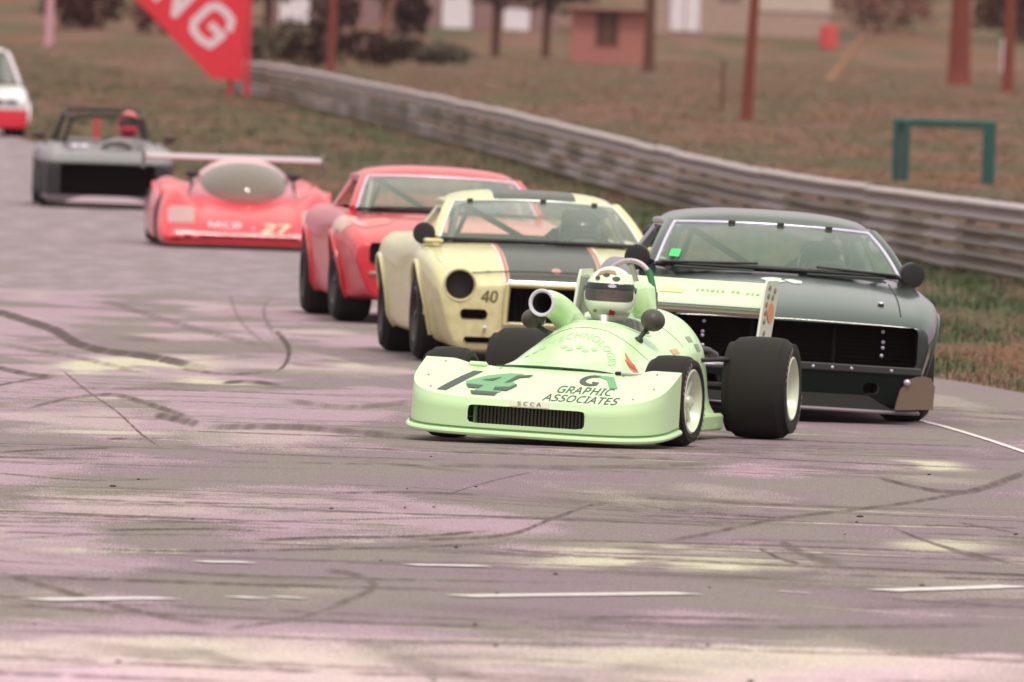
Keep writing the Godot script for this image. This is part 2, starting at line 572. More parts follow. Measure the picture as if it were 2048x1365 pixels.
# dusty patches: from x, distance to x, distance, bend, width, strength
const PALE := [[-3.37, 94.09, -1.76, 98.21, 0.0, 7.21, 0.95], [-2.39, 92.64, -1.51, 91.83, 0.0, 3.04, 0.60], [-2.18, 60.36, -1.11, 61.11, 0.0, 0.54, 0.80], [-1.35, 61.94, -0.02, 63.80, 0.0, 0.39, 0.50], [-0.24, 61.05, 1.66, 61.98, 0.0, 2.46, 0.75], [-0.02, 62.83, 1.25, 63.78, 0.0, 1.95, 0.60], [2.02, 78.22, 2.67, 78.33, 0.0, 2.59, 0.80], [1.58, 64.10, 2.47, 66.00, 0.0, 2.47, 0.55], [-1.77, 49.57, -0.54, 50.45, 0.0, 1.06, 0.50], [-0.72, 50.51, 0.73, 51.48, 0.0, 1.01, 0.50], [-0.05, 78.43, 1.38, 79.70, 0.0, 1.01, 0.30], [-1.70, 102.53, -0.65, 94.57, 0.0, 3.46, 0.40], [-2.87, 78.93, -1.69, 79.41, 0.0, 1.02, 0.50], [-3.14, 86.10, -1.99, 87.11, 0.0, 1.22, 0.40]]
# tyre marks on the asphalt: width across, width along, strength, then x and distance of each point
const MARKS := [
	[0.051, 2.38, 0.75, -4.33, 114.82, -4.14, 112.94, -3.50, 106.81, -3.18, 102.31, -2.92, 100.13, -2.57, 98.86, -1.99, 95.04],
	[0.033, 1.37, 0.60, -3.50, 94.17, -3.10, 91.98, -2.92, 91.82],
	[0.026, 1.07, 0.50, -3.29, 88.62, -3.12, 90.81, -2.96, 91.76],
	[0.009, 0.34, 0.75, -3.04, 94.29, -2.66, 88.22, -2.34, 83.56, -2.05, 78.64, -1.82, 75.45],
	[0.031, 1.19, 0.50, -2.91, 83.36, -2.70, 86.61, -2.49, 87.68, -2.22, 85.78, -1.99, 83.69, -1.81, 81.87],
	[0.047, 1.77, 0.60, -2.11, 83.29, -1.97, 82.56, -1.80, 81.43],
	[0.035, 1.54, 0.65, -1.86, 109.76, -1.65, 103.30, -1.58, 97.55, -1.62, 94.71],
	[0.027, 1.15, 0.40, -2.28, 95.50, -1.89, 94.29, -1.61, 95.62],
	[0.030, 1.25, 0.70, -1.91, 91.79, -1.72, 92.37, -1.49, 91.72],
	[0.047, 1.73, 0.45, -1.78, 80.91, -1.25, 81.62, -0.55, 80.26],
	[0.017, 0.60, 0.70, -2.24, 77.88, -1.92, 78.29],
	[0.016, 0.56, 0.60, -2.76, 74.47, -2.42, 75.56, -2.09, 76.26],
	[0.010, 0.32, 0.60, -2.62, 71.04, -2.10, 70.38, -1.68, 71.13],
	[0.016, 0.48, 0.60, -1.90, 65.14, -1.74, 65.10, -1.65, 65.41],
	[0.014, 0.40, 0.85, -1.83, 63.21, -1.31, 63.89, -1.09, 63.84],
	[0.013, 0.38, 0.80, -1.87, 60.80, -1.43, 60.92, -0.36, 62.56, 0.09, 63.59],
	[0.016, 0.46, 0.75, -1.14, 62.54, -0.84, 63.24, -0.37, 63.92, -0.03, 65.15],
	[0.027, 0.70, 0.40, -0.77, 59.29, -0.63, 58.91, -0.53, 57.72, -0.60, 56.37, -0.70, 55.36],
	[0.024, 0.59, 0.45, -2.13, 58.05, -1.85, 56.49, -1.60, 55.16, -1.35, 54.04, -1.05, 53.06],
	[0.019, 0.48, 0.35, -1.05, 52.93, -0.80, 54.14, -0.60, 56.06],
	[0.013, 0.31, 0.45, -1.90, 52.06, -1.21, 52.37, -0.29, 52.34],
	[0.008, 0.25, 0.75, -0.33, 69.71, -0.11, 72.26, 0.16, 74.68],
	[0.019, 0.58, 0.55, -0.47, 63.21, 0.01, 64.50, 0.22, 66.90, 0.45, 69.40, 0.64, 69.84],
	[0.012, 0.38, 0.60, 0.62, 69.59, 0.83, 68.89, 1.12, 68.52, 1.34, 68.31, 1.72, 69.85],
	[0.020, 0.63, 0.50, 0.66, 63.97, 0.93, 65.45, 1.31, 68.05, 1.72, 69.85, 2.11, 71.70, 2.85, 76.40],
	[0.029, 0.97, 0.55, 1.96, 76.00, 2.11, 74.56, 2.24, 73.68, 2.40, 73.51, 2.78, 76.68, 2.94, 78.18],
	[0.020, 0.57, 0.60, 1.16, 63.88, 1.24, 62.55, 1.33, 61.90],
	[0.049, 1.40, 0.35, 1.27, 64.78, 1.41, 62.66, 1.54, 62.29],
	[0.023, 0.66, 0.50, 1.85, 67.67, 2.00, 65.32, 2.17, 63.91, 2.35, 62.64],
	[0.012, 0.36, 0.55, 2.21, 68.57, 2.51, 66.93],
	[0.020, 0.58, 0.45, 2.04, 64.56, 2.21, 63.13],
	[0.013, 0.32, 0.45, -0.38, 52.40, 0.42, 52.80, 1.22, 52.66, 2.01, 53.31],
	[0.012, 0.37, 0.40, 0.79, 69.30, 0.96, 67.24, 1.05, 66.83],
	[0.030, 1.65, 0.22, -1.95, 140.62, -2.13, 120.34, -1.73, 104.26],
	[0.024, 1.25, 0.20, -3.00, 145.04, -2.21, 113.31, -1.60, 99.28],
	[0.012, 0.36, 0.30, -2.45, 66.51, -1.70, 66.82, -0.27, 67.92],
	[0.011, 0.32, 0.40, -2.26, 61.53, -1.81, 62.64, -1.11, 63.16],
	[0.009, 0.28, 0.50, -2.32, 64.14, -1.64, 64.44, -0.73, 65.82, 0.21, 67.55],
	[0.023, 0.83, 0.30, 0.37, 78.46, 1.09, 79.85, 1.96, 80.43],
	[0.027, 0.93, 0.30, -0.44, 75.06, 0.50, 75.73, 1.34, 77.69],
	[0.024, 0.59, 0.30, 0.19, 54.90, 0.97, 54.85, 2.11, 56.08],
	[0.011, 0.24, 0.35, -1.79, 49.03, -0.89, 49.95, -0.18, 49.91],
	[0.047, 2.30, 0.25, -3.54, 119.97, -2.43, 108.75, -1.70, 102.53],
	[0.031, 1.40, 0.25, -3.69, 100.91, -3.05, 97.75, -2.40, 93.35],
	[0.018, 0.56, 0.50, -1.12, 69.15, -0.53, 70.21, -0.01, 70.23],
	[0.043, 1.71, 0.30, -1.44, 87.90, -0.99, 86.65, -0.54, 89.19]]


func on(x: float, d: float) -> Vector3:
	return Vector3(x, height_at(x, -d), -d)


func billboard() -> void:
	# sloping red board lettered in white, its end cut upright along a red post
	var d := 338.0
	var s := thing("sign_board", "red sloping sign board with large white letters on a red post", "sign", Vector3(-6.74, height_at(-6.74, -d), -d))
	var red := mat("board_red", srgb(232, 48, 66), 0.5, 0.0, 0.0, 0.5)
	var board := plate(PackedVector2Array([Vector2(-0.72, 0.42), Vector2(-0.05, 0.40), Vector2(0.02, 0.45), Vector2(0.06, 3.6), Vector2(-1.9, 3.6), Vector2(-3.42, 3.1), Vector2(-2.95, 2.58)]), 0.06)
	put(s, "board", finish(board, 30.0), red)
	put(s, "post", finish(rbox(Vector3(0.12, 1.75, 0.02), Vector3(0.13, 3.9, 0.13), 0.02)), mat("post_red", srgb(206, 44, 62), 0.55))
	put(s, "rear_post", finish(rbox(Vector3(-0.28, 1.75, -0.12), Vector3(0.12, 3.7, 0.12), 0.02)), mat("post_red", Color.WHITE))
	var face := PackedVector2Array()
	for stroke in [PackedVector2Array([Vector2(-1.02, -0.40), Vector2(-1.02, 0.40)]), PackedVector2Array([Vector2(-0.62, -0.40), Vector2(-0.62, 0.38), Vector2(-0.08, -0.38), Vector2(-0.08, 0.40)]), PackedVector2Array([Vector2(0.98, 0.22), Vector2(0.90, 0.36), Vector2(0.72, 0.40), Vector2(0.48, 0.38), Vector2(0.36, 0.24), Vector2(0.34, -0.22), Vector2(0.44, -0.36), Vector2(0.70, -0.40), Vector2(0.94, -0.34), Vector2(0.98, -0.02), Vector2(0.70, -0.02)])]:
		for poly in Geometry2D.offset_polyline(stroke, 0.085):
			face.append_array(flat_poly(poly))
	var v := PackedVector3Array()
	var a := -0.735
	for q in face:
		var r := (q * 1.12).rotated(a)
		v.append(Vector3(-1.32 + r.x, 2.22 + r.y, 0.034))
	put(s, "board_lettering", finish(v, 30.0), mat("letter_white", srgb(226, 200, 212), 0.5))


func metal_frame() -> void:
	var t := thing("metal_frame", "dark green steel goal shaped frame with doubled post behind the guard rail", "frame", on(6.45, 212.0), -8.0)
	var m := mat("frame_green", srgb(30, 84, 78), 0.5, 0.0, 0.2, 1.0)
	put(t, "post", finish(rbox(Vector3(0.68, 0.36, 0), Vector3(0.19, 1.12, 0.14), 0.02)), m)
	put(t, "post", finish(rbox(Vector3(-0.74, 0.36, 0), Vector3(0.10, 1.12, 0.12), 0.02)), m)
	put(t, "post", finish(rbox(Vector3(-0.58, 0.36, 0.03), Vector3(0.10, 1.12, 0.12), 0.02)), m)
	put(t, "infill", finish(box(Vector3(-0.66, 0.33, -0.02), Vector3(0.07, 1.0, 0.03))), mat("frame_grey", srgb(126, 116, 118), 0.6))
	put(t, "crossbar", finish(rbox(Vector3(0.02, 0.88, 0), Vector3(1.52, 0.12, 0.13), 0.02)), m)


func window_in(parent: Node3D, at: Vector3, w: float, h: float, pane_m: Material, frame_m: Material, called := "window") -> void:
	var n := node(parent, called)
	put(n, "pane", finish(box(at + Vector3(0, 0, 0.02), Vector3(w, h, 0.03))), pane_m)
	for q in [[Vector3(0, h * 0.5, 0.035), Vector3(w + 0.12, 0.07, 0.05)], [Vector3(0, -h * 0.5, 0.035), Vector3(w + 0.12, 0.07, 0.05)], [Vector3(w * 0.5, 0, 0.035), Vector3(0.07, h - 0.07, 0.05)], [Vector3(-w * 0.5, 0, 0.035), Vector3(0.07, h - 0.07, 0.05)]]:
		put(n, "frame", finish(box(at + q[0], q[1])), frame_m)


func buildings() -> void:
	var brown := mat("wall_brown", srgb(150, 116, 118), 0.9, 0.0, 0.0, 0.3)
	var white := mat("door_white", srgb(238, 226, 236), 0.6, 0.0, 0.0, 0.3)
	var frame := mat("frame_brown", srgb(110, 80, 78), 0.8)
	var roof := mat("roof_brown", srgb(120, 84, 76), 0.9, 0.0, 0.0, 0.3)
	# pink hut
	var hut := thing("hut", "small pink walled hut with dark double opening and flat overhanging roof", "hut", on(3.28, 540.0), -6.0)
	var pink := mat("hut_pink", srgb(176, 112, 104), 0.9, 0.0, 0.0, 0.4)
	put(hut, "wall", finish(rbox(Vector3(0, 0.95, -1.0), Vector3(2.85, 2.3, 2.0), 0.03)), pink)
	put(hut, "roof", finish(rbox(Vector3(0.05, 2.16, -0.9), Vector3(3.25, 0.16, 2.6), 0.04)), mat("hut_roof", srgb(150, 108, 100), 0.9))
	for x in [-0.22, 0.22]:
		window_in(hut, Vector3(-0.02 + x, 1.40, 0.0), 0.36, 1.2, mat("opening_dark", srgb(70, 44, 38), 0.6), mat("opening_frame", srgb(112, 66, 58), 0.8), "opening")
	# long low building behind the trees
	var a := thing("long_building", "long low brown building with three white doors behind the trees", "building", on(-5.3, 682.0))
	put(a, "wall", finish(rbox(Vector3(0, 1.4, -3), Vector3(14.0, 3.6, 6.0), 0.05)), brown)
	put(a, "roof", finish(plate(PackedVector2Array([Vector2(-3.6, 3.2), Vector2(3.6, 3.2), Vector2(0, 4.9)]), 14.8, Transform3D(Basis(Vector3(0, 0, 1), Vector3(0, 1, 0), Vector3(-1, 0, 0)), Vector3(0, 0, -3)))), roof)
	for q in [[-5.85, 1.55, 2.1], [2.05, 1.5, 2.1], [4.98, 1.35, 1.15]]:
		window_in(a, Vector3(q[0], q[2] * 0.5 - 0.05, 0.0), q[1], q[2], white, frame, "door")
	# tan house with a white double door
	var b := thing("tan_house", "tan walled house with tall white double door and pale upper wall", "house", on(10.7, 686.0))
	put(b, "wall", finish(rbox(Vector3(0, 1.8, -3.5), Vector3(8.6, 4.6, 7.0), 0.05)), mat("wall_tan", srgb(178, 150, 140), 0.9, 0.0, 0.0, 0.3))
	put(b, "upper_wall", finish(rbox(Vector3(2.6, 2.55, 0.03), Vector3(3.5, 2.7, 0.08), 0.02)), mat("wall_pale", srgb(204, 182, 172), 0.8, 0.0, 0.0, 0.3))
	put(b, "roof", finish(plate(PackedVector2Array([Vector2(-4.1, 4.05), Vector2(4.1, 4.05), Vector2(0, 6.0)]), 9.4, Transform3D(Basis(Vector3(0, 0, 1), Vector3(0, 1, 0), Vector3(-1, 0, 0)), Vector3(0, 0, -3.5)))), roof)
	for x in [-3.15, -2.4]:
		window_in(b, Vector3(x, 1.35, 0.0), 0.72, 2.5, white, mat("door_frame_pale", srgb(190, 170, 170), 0.7), "door")
	window_in(b, Vector3(-0.6, 2.3, 0.0), 0.9, 1.2, mat("pane_grey", srgb(150, 130, 128), 0.2), frame)


func background() -> void:
	var bark := mat("bark", srgb(98, 62, 50), 0.9, 0.0, 0.0, 1.2)
	var bark2 := mat("bark_red", srgb(126, 60, 50), 0.9, 0.0, 0.0, 1.2)
	var brown_leaf := leaf_mat("leaf_brown", srgb(84, 54, 46))
	var olive_leaf := leaf_mat("leaf_olive", srgb(74, 64, 48))
	var rust_leaf := leaf_mat("leaf_rust", srgb(108, 54, 46))
	tree("slim tree standing just past the end of the guard rail beside the red sign", on(-5.86, 429.0), 6.5, 0.16, 0.012, 6.6, Vector3(2.2, 1.6, 2.0), 3, bark2, brown_leaf)
	tree("slim brown tree between two white doors of the long building", on(-1.1, 573.0), 5.0, 0.20, 0.0, 3.7, Vector3(3.8, 1.9, 2.6), 4, bark, brown_leaf)
	tree("straight dark tree rising beside the pink hut", on(4.45, 491.0), 8.5, 0.21, 0.0, 7.6, Vector3(2.6, 1.8, 2.2), 5, bark, olive_leaf)
	tree("reddish tree leaning slightly on the open grass behind the guard rail", on(4.62, 286.0), 5.5, 0.125, 0.045, 6.4, Vector3(2.0, 1.5, 1.8), 6, bark2, olive_leaf)
	tree("thick red barked tree in front of the rusty bush", on(15.0, 480.0), 9.0, 0.40, 0.0, 8.0, Vector3(3.4, 2.2, 2.6), 7, bark2, rust_leaf)
	tree("slender red tree close to the thick red barked tree", on(15.44, 444.0), 7.5, 0.19, 0.0, 7.2, Vector3(2.2, 1.6, 2.0), 8, bark2, rust_leaf)
	tree("tree with steeply leaning tan trunk in front of the long building", on(-6.76, 655.0), 5.0, 0.22, 0.42, 3.6, Vector3(3.0, 1.9, 2.4), 9, mat("bark_tan", srgb(164, 112, 92), 0.9, 0.0, 0.0, 1.2), brown_leaf)
	tree("bushy brown tree above the pink hut", on(1.0, 600.0), 4.8, 0.2, 0.02, 3.5, Vector3(3.2, 1.8, 2.2), 10, bark, brown_leaf)
	tree("broad dark tree spreading over the tan house roof", on(15.6, 725.0), 4.5, 0.24, 0.0, 3.2, Vector3(3.6, 2.2, 2.6), 14, bark, rust_leaf)
	tree("dark leafy tree behind the long building between its white doors", on(-6.6, 664.0), 4.4, 0.2, 0.0, 3.0, Vector3(2.6, 1.6, 2.2), 15, bark, brown_leaf)
	tree("dark crowned tree standing behind the red sign", on(-10.2, 560.0), 4.6, 0.2, 0.0, 3.6, Vector3(2.4, 1.9, 2.2), 16, bark, brown_leaf)
	var k := 0
	for q in [[-9.0, 445.0, 1.3, 0.75, "low dark shrub growing against the red sign post"], [-6.9, 450.0, 1.5, 0.72, "low dark shrub beside the slim red tree"], [-4.9, 470.0, 1.5, 0.58, "wide low shrub in the middle of the dark shrub row"], [-3.2, 490.0, 1.5, 0.40, "flat low shrub at the thin end of the dark shrub row"], [17.8, 700.0, 3.4, 1.9, "big rusty bush beside the thick red barked tree"], [24.2, 690.0, 2.3, 1.6, "dark red bush behind the slender red tree"], [-16.5, 655.0, 2.2, 1.0, "mauve shrub on the far bank above the white hatchback"], [-21.0, 660.0, 2.0, 1.1, "mauve shrub beside the pale pole on the far bank"], [-9.0, 664.0, 1.2, 1.1, "brown shrub before the long building between two white doors"], [-5.3, 668.0, 0.9, 0.9, "small brown shrub against the long building wall"]]:
		bush(q[4], on(q[0], q[1]), Vector3(q[2] * 1.25, q[3] * 1.3, q[2] * 0.9), 40 + k, [olive_leaf, brown_leaf, brown_leaf, olive_leaf, rust_leaf, rust_leaf, rust_leaf, rust_leaf, brown_leaf, brown_leaf][k], 2200, 0.085 if k < 4 else 0.16)
		k += 1
	var stake := thing("post", "thin dark wooden post near the leaning reddish tree", "post", on(4.33, 301.0))
	put(stake, "shaft", finish(tube(PackedVector3Array([Vector3(0, -0.2, 0), Vector3(0.02, 1.1, 0)]), 0.055, 8, 1, 0.045)), mat("wood_dark", srgb(112, 82, 66), 0.9))
	put(stake, "cap", finish(ball(Vector3(0.02, 1.1, 0), Vector3(0.05, 0.03, 0.05), 8)), mat("wood_dark", Color.WHITE))
	var plank := thing("timber_prop", "pale timber prop slanting down to the grass behind the guard rail", "timber", on(10.65, 483.0))
	put(plank, "board", finish(rbox(Vector3(0.55, 0.75, 0), Vector3(0.22, 1.95, 0.12), 0.02, Basis(Vector3.BACK, -0.60))), mat("timber_pale", srgb(186, 142, 112), 0.9, 0.0, 0.0, 1.0))
	put(plank, "foot", finish(rbox(Vector3(0.02, 0.02, 0), Vector3(0.4, 0.10, 0.3), 0.02)), mat("timber_pale", Color.WHITE))
	var pole := thing("pole", "pale pole standing on the far bank above the white hatchback", "pole", on(-19.8, 585.0))
	put(pole, "shaft", finish(tube(PackedVector3Array([Vector3(0, -0.2, 0), Vector3(0.02, 4.5, 0)]), 0.19, 10, 1, 0.15)), mat("pole_pale", srgb(208, 150, 166), 0.8))
	put(pole, "crossarm", finish(box(Vector3(0.02, 4.2, 0.2), Vector3(1.4, 0.12, 0.12))), mat("pole_pale", Color.WHITE))
	var drum := thing("drum", "red steel drum beside the tan house", "drum", on(14.6, 668.0))
	put(drum, "barrel", finish(lathe(PackedVector2Array([Vector2(0, 0), Vector2(0, 0.42), Vector2(0.05, 0.44), Vector2(0.38, 0.42), Vector2(0.42, 0.445), Vector2(0.75, 0.42), Vector2(0.8, 0.445), Vector2(1.1, 0.42), Vector2(1.12, 0.0)]), 20, Vector3.ZERO, Basis(Vector3.BACK, PI / 2))), mat("drum_red", srgb(206, 76, 78), 0.6))
	put(drum, "lid", finish(lathe(PackedVector2Array([Vector2(1.125, 0.0), Vector2(1.13, 0.36), Vector2(1.122, 0.38)]), 20, Vector3.ZERO, Basis(Vector3.BACK, PI / 2))), mat("drum_lid", srgb(170, 70, 70), 0.6))
	var box_ := thing("cabinet", "white upright cabinet behind the slender red tree", "cabinet", on(22.2, 640.0))
	put(box_, "case", finish(rbox(Vector3(0, 0.75, 0), Vector3(0.55, 1.6, 0.5), 0.04)), mat("door_white", Color.WHITE))
	put(box_, "door", finish(rbox(Vector3(0, 0.78, 0.26), Vector3(0.45, 1.35, 0.03), 0.01)), mat("cabinet_door", srgb(206, 190, 196), 0.6))


# ---------------------------------------------------------------- single seater
func nose_out(t: float) -> Vector2:   # plan outline of the nose, t = 0 (centre front) .. 1 (rear corner)
	var a := t * PI / 2
	var e := 2.0 / 4.2
	return Vector2(0.75 * pow(sin(a), e), 0.29 + 0.70 * pow(maxf(cos(a), 0.0), e))


func nose_top(x: float, z: float) -> float:
	var k := (z - 0.29) / 0.70
	var y := lerpf(0.408, 0.232, k)
	return y + 0.03 * smoothstep(0.44, 0.60, absf(x)) * (1.0 - k) ** 1.0


func formula_car() -> Node3D:
	sprung = Transform3D(Basis(Vector3.BACK, deg_to_rad(-1.5)), Vector3(0, 0.012, 0))
	var car := thing("formula_car", "pale green open wheel formula car number 14 with big rear slick tyres", "race car", Vector3(0.295, 0, -80.5), -12.0, "race cars on the track")
	var paint := mat("mint_paint", srgb(201, 230, 178), 0.38, 0.0, 0.4)
	var black := mat("black_trim", srgb(34, 30, 31), 0.6)
	var ink := mat("ink_dark", srgb(62, 66, 62), 0.5)
	var green := mat("ink_green", srgb(104, 160, 112), 0.5)
	var pale_ink := mat("ink_pale_green", srgb(172, 212, 152), 0.5)
	var steel := mat("bright_metal", srgb(205, 196, 212), 0.3, 0.7)
	# nose: curved wall and sloping top
	var wall := PackedVector3Array()
	var top := PackedVector3Array()
	var under := PackedVector3Array()
	var lip := PackedVector3Array()
	var seam := PackedVector3Array()
	var nt := 44
	for i in nt:
		var p := nose_out(float(i) / nt)
		var q := nose_out(float(i + 1) / nt)
		for j in 8:
			var rows := []
			for e: Vector2 in [p, q]:
				var yb := lerpf(0.10, 0.045, (e.y - 0.29) / 0.70)
				var cut := 0.02 * (e.y - 0.2) / 0.8
				var yt: float = nose_top(e.x * (1.0 - cut * 0.3), e.y - cut)
				for f in 2:
					var k := float(j + f) / 8
					var inn: float = 0.02 * smoothstep(0.75, 1.0, k) * (e.y - 0.2) / 0.8
					rows.append(Vector3(e.x * (1.0 - inn * 0.3), lerpf(yb, yt, k), e.y - inn))
			quad(wall, rows[0], rows[1], rows[3], rows[2])
		for j in 14:
			var rows2 := []
			for e in [p, q]:
				for f in 2:
					var k := float(j + f) / 14
					var z: float = lerpf(e.y - 0.02 * (e.y - 0.2) / 0.8, 0.29, k)
					var x: float = e.x * (1.0 - 0.006 * (e.y - 0.2) / 0.8)
					rows2.append(Vector3(x, nose_top(x, z), z))
			quad(top, rows2[0], rows2[1], rows2[3], rows2[2])
		quad(under, Vector3(p.x, lerpf(0.10, 0.045, (p.y - 0.29) / 0.70), p.y), Vector3(q.x, lerpf(0.10, 0.045, (q.y - 0.29) / 0.70), q.y), Vector3(q.x, 0.11, 0.27), Vector3(p.x, 0.11, 0.27))
	for i in 41:
		var p := nose_out(i / 40.0)
		lip.append(Vector3(p.x * 1.012, lerpf(0.095, 0.04, (p.y - 0.29) / 0.70), p.y + 0.012))
		seam.append(Vector3(p.x * 1.003, lerpf(0.122, 0.068, (p.y - 0.29) / 0.70), p.y + 0.004))
	var slot := func(p: Vector3) -> float: return rrect(p.x - 0.025, p.y - 0.148, 0.315, 0.052, 0.022) if p.z > 0.7 else 1.0
	var whole := both(clip(wall, slot))
	whole.append_array(both(top))
	# rear closing wall of the nose
	var back := PackedVector3Array()
	for i in 20:
		var x0 := 0.75 * i / 20.0
		var x1 := 0.75 * (i + 1) / 20.0
		quad(back, Vector3(x0, 0.11, 0.29), Vector3(x1, 0.11, 0.29), Vector3(x1, nose_top(x1, 0.29), 0.29), Vector3(x0, nose_top(x0, 0.29), 0.29))
	whole.append_array(both(back))
	whole.append_array(both(under))
	var nose := part(car, "nose", whole, paint, 34.0)
	var skin_nose := both(wall)
	skin_nose.append_array(both(top))
	var lip_pts := PackedVector3Array()
	var seam_pts := PackedVector3Array()
	for i in range(40, 0, -1):
		lip_pts.append(Vector3(-lip[i].x, lip[i].y, lip[i].z))
		seam_pts.append(Vector3(-seam[i].x, seam[i].y, seam[i].z))
	lip_pts.append_array(lip)
	seam_pts.append_array(seam)
	put(nose, "nose_lip", finish(tube(lip_pts, 0.017, 8, 1)), paint)
	put(nose, "seam_line", finish(tube(seam_pts, 0.0045, 6, 1)), mat("seam", srgb(84, 118, 74), 0.7))
	put(nose, "radiator_duct", finish(clip(box(Vector3(0.01, 0.15, 0.56), Vector3(0.66, 0.135, 0.76)), func(p: Vector3) -> float: return 0.915 - p.z)), paint)
	var fins := PackedVector3Array()
	for k in 30:
		fins.append_array(box(Vector3(-0.30 + k * 0.0215, 0.15, 0.80), Vector3(0.012, 0.125, 0.05)))
	fins.append_array(box(Vector3(0.015, 0.15, 0.78), Vector3(0.64, 0.125, 0.03)))
	put(nose, "radiator_core", finish(fins), mat("radiator_core", srgb(104, 96, 92), 0.7))
	# print on the nose: seen from the front, x runs to the car's own side
	var dn := Vector3.DOWN
	var ux := Vector3(1, 0, 0)
	var uy := Vector3(0, 0, -1)
	sticker(car, "number_one", flat_poly(PackedVector2Array([Vector2(-0.055, -0.20), Vector2(0.0, -0.20), Vector2(0.075, 0.10), Vector2(0.12, 0.24), Vector2(0.06, 0.24), Vector2(0.018, 0.10)])), skin_nose, Vector3(-0.50, 0, 0.665), ux, uy, dn, ink)
	var four := PackedVector2Array([Vector2(-0.20, 0.02), Vector2(-0.09, 0.16), Vector2(0.05, 0.235), Vector2(0.145, 0.24), Vector2(0.115, 0.06), Vector2(0.15, 0.02), Vector2(0.135, -0.08), Vector2(0.09, -0.10), Vector2(0.085, -0.17), Vector2(-0.085, -0.17), Vector2(-0.105, -0.10), Vector2(-0.17, -0.08)])
	sticker(car, "number_four", flat_poly(four), skin_nose, Vector3(-0.265, 0, 0.665), ux * 0.84, uy, dn, green)
	for q in [[PackedVector2Array([Vector2(-0.18, -0.04), Vector2(-0.06, -0.05), Vector2(-0.075, -0.115), Vector2(-0.15, -0.115)])], [PackedVector2Array([Vector2(0.025, -0.07), Vector2(0.12, -0.05), Vector2(0.155, 0.02), Vector2(0.165, -0.02), Vector2(0.125, -0.13), Vector2(0.03, -0.13)])], [PackedVector2Array([Vector2(-0.12, -0.17), Vector2(0.075, -0.17), Vector2(0.07, -0.24), Vector2(-0.09, -0.24)])], [PackedVector2Array([Vector2(-0.10, 0.055), Vector2(0.02, 0.14), Vector2(-0.02, 0.05)])], [PackedVector2Array([Vector2(0.065, 0.03), Vector2(0.11, 0.19), Vector2(0.22, 0.225), Vector2(0.20, 0.175), Vector2(0.14, 0.15), Vector2(0.10, 0.05)])]]:
		sticker(car, "number_four_shading", flat_poly(q[0]), skin_nose, Vector3(-0.265, 0, 0.665), ux * 0.84, uy, dn, ink, "", 0.04, 0.0055)
	# emblem: a round g and a slanted a
	var g := PackedVector2Array()
	for i in 15:
		var a := deg_to_rad(70.0 + 235.0 * i / 14.0)
		g.append(Vector2(cos(a) * 0.075, sin(a) * 0.115))
	g.append(Vector2(0.045, -0.03))
	g.append(Vector2(0.0, -0.02))
	for i in range(11, -1, -1):
		var a := deg_to_rad(80.0 + 195.0 * i / 11.0)
		g.append(Vector2(cos(a) * 0.045 + 0.006, sin(a) * 0.068))
	sticker(car, "sponsor_emblem", flat_poly(g), skin_nose, Vector3(0.27, 0, 0.47), ux, uy, dn, ink)
	sticker(car, "sponsor_emblem", flat_poly(PackedVector2Array([Vector2(-0.045, 0.115), Vector2(0.06, 0.105), Vector2(0.135, -0.135), Vector2(0.085, -0.135), Vector2(0.035, 0.03), Vector2(-0.02, 0.075)])), skin_nose, Vector3(0.31, 0, 0.47), ux, uy, dn, green)
	sticker(car, "sponsor_lettering", letters("GRAPHIC", 0.145, 0.3, 0.0, "Droid Sans", 0.40), skin_nose, Vector3(0.275, 0, 0.685), ux, uy, dn, ink)
	sticker(car, "sponsor_lettering", letters("ASSOCIATES", 0.14, 0.3, 0.0, "Droid Sans", 0.41), skin_nose, Vector3(0.29, 0, 0.865), ux, uy, dn, ink)
	sticker(car, "club_plate", flat_poly(PackedVector2Array([Vector2(-0.115, -0.02), Vector2(0.115, -0.02), Vector2(0.115, 0.02), Vector2(-0.115, 0.02)])), skin_nose, Vector3(0.015, 0.222, 0.98), ux, Vector3(0, 1, 0), Vector3(0, -0.5, -1), mat("club_plate", srgb(214, 208, 190), 0.5))
	sticker(car, "club_lettering", letters("S C C A", 0.026, 0.2, 0.0, "Droid Sans", 1.25), skin_nose, Vector3(0.015, 0.222, 0.98), ux, Vector3(0, 1, 0), Vector3(0, -0.5, -1), ink, "", 0.04, 0.006)
	# bodywork from the scuttle to the engine cover
	var secs := []
